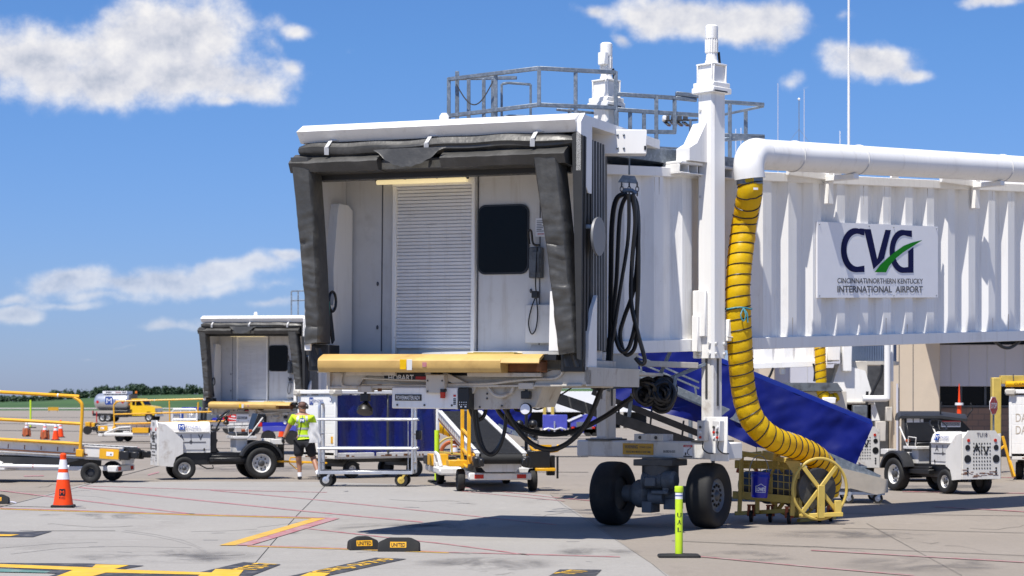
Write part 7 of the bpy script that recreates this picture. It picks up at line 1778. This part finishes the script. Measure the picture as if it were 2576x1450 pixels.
# ------------------------------------------------------------------ terminal building
Y = 68.0; o = V(((2400-CU)/F*Y, Y, 0))
tm = thing('terminal_building', 'airport terminal with tan wall, pale cladding, dark window band and brick base at right', 'building', o)
TT = Matrix.Translation(-o)
def X(u, y=Y): return (u-CU)/F*y
M['brick'] = None
def brickmat():
    m = bpy.data.materials.new('brown_block_wall'); m.use_nodes = True; t = m.node_tree; b = t.nodes['Principled BSDF']; L = t.links.new
    tc_ = t.nodes.new('ShaderNodeTexCoord'); mp = t.nodes.new('ShaderNodeMapping'); mp.inputs['Rotation'].default_value = (R(90),0,0); L(tc_.outputs['Object'], mp.inputs[0])
    br = t.nodes.new('ShaderNodeTexBrick'); L(mp.outputs[0], br.inputs['Vector']); br.inputs['Scale'].default_value = 1.0
    br.inputs['Brick Width'].default_value = .40; br.inputs['Row Height'].default_value = .20; br.inputs['Mortar Size'].default_value = .012
    br.inputs['Color1'].default_value = (.30,.19,.135,1); br.inputs['Color2'].default_value = (.24,.155,.115,1); br.inputs['Mortar'].default_value = (.16,.12,.10,1)
    L(br.outputs['Color'], b.inputs['Base Color']); b.inputs['Roughness'].default_value = .85; return m
M['brick'] = brickmat()
m = MB(TT); m.box(X(2245), X(2365), Y, Y+8, 0, 8.7, .03); m.box(X(1905), X(1948), Y-.2, Y+8, 0, 8.7, .03); m.mat(1)
for u in (2262, 2297): m.box(X(u)-.012, X(u)+.012, Y-.006, Y, 0, 8.6, .002)
m.mat(2).cyl((X(2256),Y-.08,0),(X(2256),Y-.08,2.4),.035,.035,8); m.build('tan_pillar', [M['tanwall'], M['greytxt'], M['lavwall']], tm)
m = MB(TT); m.box(X(2365), X(3400), Y+.9, Y+8, 2.32, 3.72, .02); m.box(X(1948), X(2245), Y+.9, Y+8, 0, 8.7, .02); m.mat(1); x = X(1948)
while x < X(3300): 
    if not (X(2245) < x < X(2368)): m.box(x, x+.02, Y+.885, Y+.9, 2.34, 3.70, .002)
    x += .6
m.build('cladding', [M['lavwall'], M['interior']], tm)
m = MB(TT); m.box(X(2365), X(3400), Y+1.0, Y+8, 1.70, 2.32, .02); m.box(X(2365), X(3400), Y+1.0, Y+8, 3.72, 4.2, .02); m.build('window_band', M['blackgl'], tm)
m = MB(TT)
for u in (2370, 2430, 2492, 2560, 2620): m.box(X(u), X(u)+.08, Y+.93, Y+1.0, 1.70, 2.32, .004)
m.box(X(2365), X(3400), Y+.85, Y+1.0, 1.62, 1.70); m.build('window_frame', M['steel'], tm)
m = MB(TT); m.box(X(2365), X(3400), Y+.9, Y+8, 0, 1.62, .02); m.build('block_base', M['brick'], tm)
m = MB(TT); m.box(X(2316), X(3400), Y-2.0, Y-.02, 4.3, 8.69, .03); m.box(X(2366), X(3400), Y, Y+9, 4.3, 8.69, .03); m.box(X(1900), X(3400), Y-.35, Y+9, 8.7, 8.95, .03); m.build('upper_wall_overhang', M['tanwall'], tm)  # front box: unseen overhang, pulled forward to shade the cladding and pillar
m = MB(TT); m.prism([(0,0),(.9,.55),(6,.62),(6,0)], (X(2436),Y+3,8.96), (1,0,0), (0,0,1), (0,1,0), 3.0); m.mat(1)
for i, ch in enumerate('CVG'): m.text(ch, (X(2472)+i*.14,Y+2.98,9.28), (1,0,0), (0,0,1), w=.12, h=.26, bold=.02)
m.build('roof_monitor', [M['whitep'], M['logoblue']], tm)
m = MB(TT); pb(m,2200,2225,1060,1110,-.25,-.02); pb(m,2226,2242,1024,1060,-.2,-.02); m.build('wall_box', M['cream'], tm)
# dark panel painted in for the shaded gap between the pillar and the third bridge
m = MB(TT); m.box(X(2190), X(2243), Y+.55, Y+.9, 0, 4.5); m.build('gap_shade_panel', M['steel'], tm)
# yellow height gauge and its STOP sign
Y = 52.0; o = V(((2512-CU)/F*Y, Y, 0)); gt = thing('height_gauge', 'yellow painted drive-through portal with a hanging yellow clearance tube, at the right edge', 'portal', o)
TT = Matrix.Translation(-o); m = MB(TT); pb(m,2497,2519,950,1200,0,.25); a = PT(2519.5,966,Y); m.box(a.x, a.x+4.2, Y, Y+.25, PT(0,966,Y).z, PT(0,945,Y).z); m.box(a.x+4.0, a.x+4.2, Y, Y+.25, 0, PT(0,966,Y).z); m.build('portal_frame', M['gseyel'], gt)
m = MB(TT); p = PT(2530,967,Y-.05); m.cyl(p, p+V((2.6,0,.06)), .07,.07,14); m.mat(1).text('CLEARANCE  8', p+V((.55,-.075,.01)), (1,0,.02), (0,0,1), w=.7, h=.07); m.build('clearance_tube', [M['hose'], M['black']], gt)
m = MB(TT)
for dx in (.2, 1.2): m.tube([p+V((dx,0,.0)), p+V((dx,.05,.25))], .012, 5)
m.build('hanger', M['steel'], gt)
o = PT(2500,1021,50.5); o.z = 0
sg = thing('stop_sign', 'small red octagonal STOP sign turned edgeways in front of the yellow portal', 'stop sign', o)
zc = PT(0,1021,50.5).z; SM = Matrix.Translation((0,0,zc)) @ Matrix.Rotation(R(52), 4, 'Z')
m = MB(SM); oc = [(.235*math.cos(R(22.5+45*i)), .235*math.sin(R(22.5+45*i))) for i in range(8)]; m.mat(1).py(oc, 0, .012); m.mat(0).py([(a*.93, b*.93) for a, b in oc], -.004, -.0005); m.mat(1).text('STOP', (0,-.007,0), (1,0,0), (0,0,1), w=.32, h=.14, bold=.03); m.build('sign_plate', [M['red'], M['whitep']], sg)
m = MB(); m.cyl((0,.03,0),(0,.03,zc+.2),.025,.025,8); m.build('sign_post', M['galv'], sg)
o = V((X(2413,60), 60, 0)); op = thing('marker_pole', 'tall orange marker pole with a white collar rising behind the black dumpster', 'marker pole', o)
m = MB(); z0, z1 = 0, PT(0,966,60).z; m.cyl((0,0,.5),(0,0,z1-.55),.085,.06,12); m.cyl((0,0,z1-.55),(0,0,z1),.035,.012,8); m.mat(1).cyl((0,0,z1-.62),(0,0,z1-.55),.12,.12,12); m.build('pole', [M['orange'], M['whitep']], op)
m = MB(); m.box(-.25,.25,-.25,.25,0,.5,.04); m.build('pole_base', M['rubber'], op)

# ------------------------------------------------------------------ low shelter far behind
Y = 150.0; o = V(((1430-CU)/F*Y, Y, 0)); sh_ = thing('shelter', 'long low white roofed shelter with dark open bays, far under the bridge', 'shelter', o)
TT = Matrix.Translation(-o)
m = MB(TT); a = PT(1280,1036,Y); m.box(X(1250,Y), X(1640,Y), Y, Y+12, PT(0,1037,Y).z, PT(0,985,Y).z); m.build('roof', M['whitep'], sh_)
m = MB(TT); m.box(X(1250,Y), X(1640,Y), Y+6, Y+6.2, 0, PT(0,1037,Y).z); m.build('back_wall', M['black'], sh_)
for u in (1300, 1366, 1386, 1470, 1560): 
    m = MB(TT); m.box(X(u,Y), X(u,Y)+.22, Y-.3, Y+.0, 0, PT(0,1015 if u in (1366,1386) else 1036,Y).z); m.build('bay_post', M['gseyel'] if u in (1366,1386) else M['cream'], sh_)
# ------------------------------------------------------------------ masts and aerials
def mast(label, u, v, Y, r, mt, name='mast', cat='mast', lab=None, extra=None):
    o = V((X(u,Y), Y, 0)); t = thing(name, label, cat, o); z = PT(0,v,Y).z
    m = MB(); m.cyl((0,0,0),(0,0,z*.6),r,r*.85,10); m.cyl((0,0,z*.6),(0,0,z),r*.8,r*.6,10); m.build('pole', mt, t)
    m = MB(); m.cyl((0,0,0),(0,0,.15),r*2.2,r*2.2,10); m.build('pole_base', M['cream'], t); return t, z
mast('tall thick white pole rising out of the top of the photo beyond the air duct', 2135, -40, 80, .068, M['white'])
mast('thin pale aerial standing left of its two shorter neighbours above the white elbow', 1957, 210, 76, .020, M['lavwall'])
t_, z_ = mast('grey wire-stayed aerial with a small ball, middle of the three above the elbow', 2010, 250, 76, .022, M['slat'])
m = MB(); m.sphere((0,0,z_), .05, 8, 6); m.build('ball_tip', M['whitep'], t_)
m = MB(); m.tube([(0,0,z_-1.1),(-.95,0,z_-2.3)], .007, 4); m.tube([(0,0,z_-1.1),(.95,0,z_-2.3)], .007, 4); m.build('stay_wires', M['slat'], t_)
mast('thin pale aerial right of the wire-stayed one above the white elbow', 2023, 226, 76, .020, M['lavwall'])
mast('thin white rod just left of the tall thick pole above the air duct', 2113, 330, 76, .022, M['whitep'])
mast('faint white rod seen through the right end of the roof railing', 1851, 325, 78, .020, M['whitep'])
mast('faint white rod behind the post at the far right end of the roof railing', 1864, 322, 78, .020, M['whitep'])
t_, z_ = mast('floodlight mast whose lamp cluster shows between the roof railing and the column', 1737, 300, 82, .09, M['galv'], 'floodlight_mast', 'floodlight mast')
m = MB()
for i in range(4): m.box(-1.02+i*.24,-.84+i*.24,-.25,.1,z_-.0-.10+.03*(i % 2),z_+.12,.02); m.bar((-1.0+i*.24,0,z_-.12),(-.86+i*.24,-.3,z_-.28),.18,.04)
m.mat(1); 
for i in range(4): m.bar((-1.0+i*.24,-.06,z_-.16),(-.86+i*.24,-.32,z_-.33),.14,.02)
m.mat(0).bar((-1.1,.12,z_-.05),(.3,.12,z_-.02),.07,.07); m.mat(2).box(-1.12,-.98,-.3,.1,z_-.08,z_+.1,.02); m.build('lamp_cluster', [M['steel'], M['rust'], M['white']], t_)
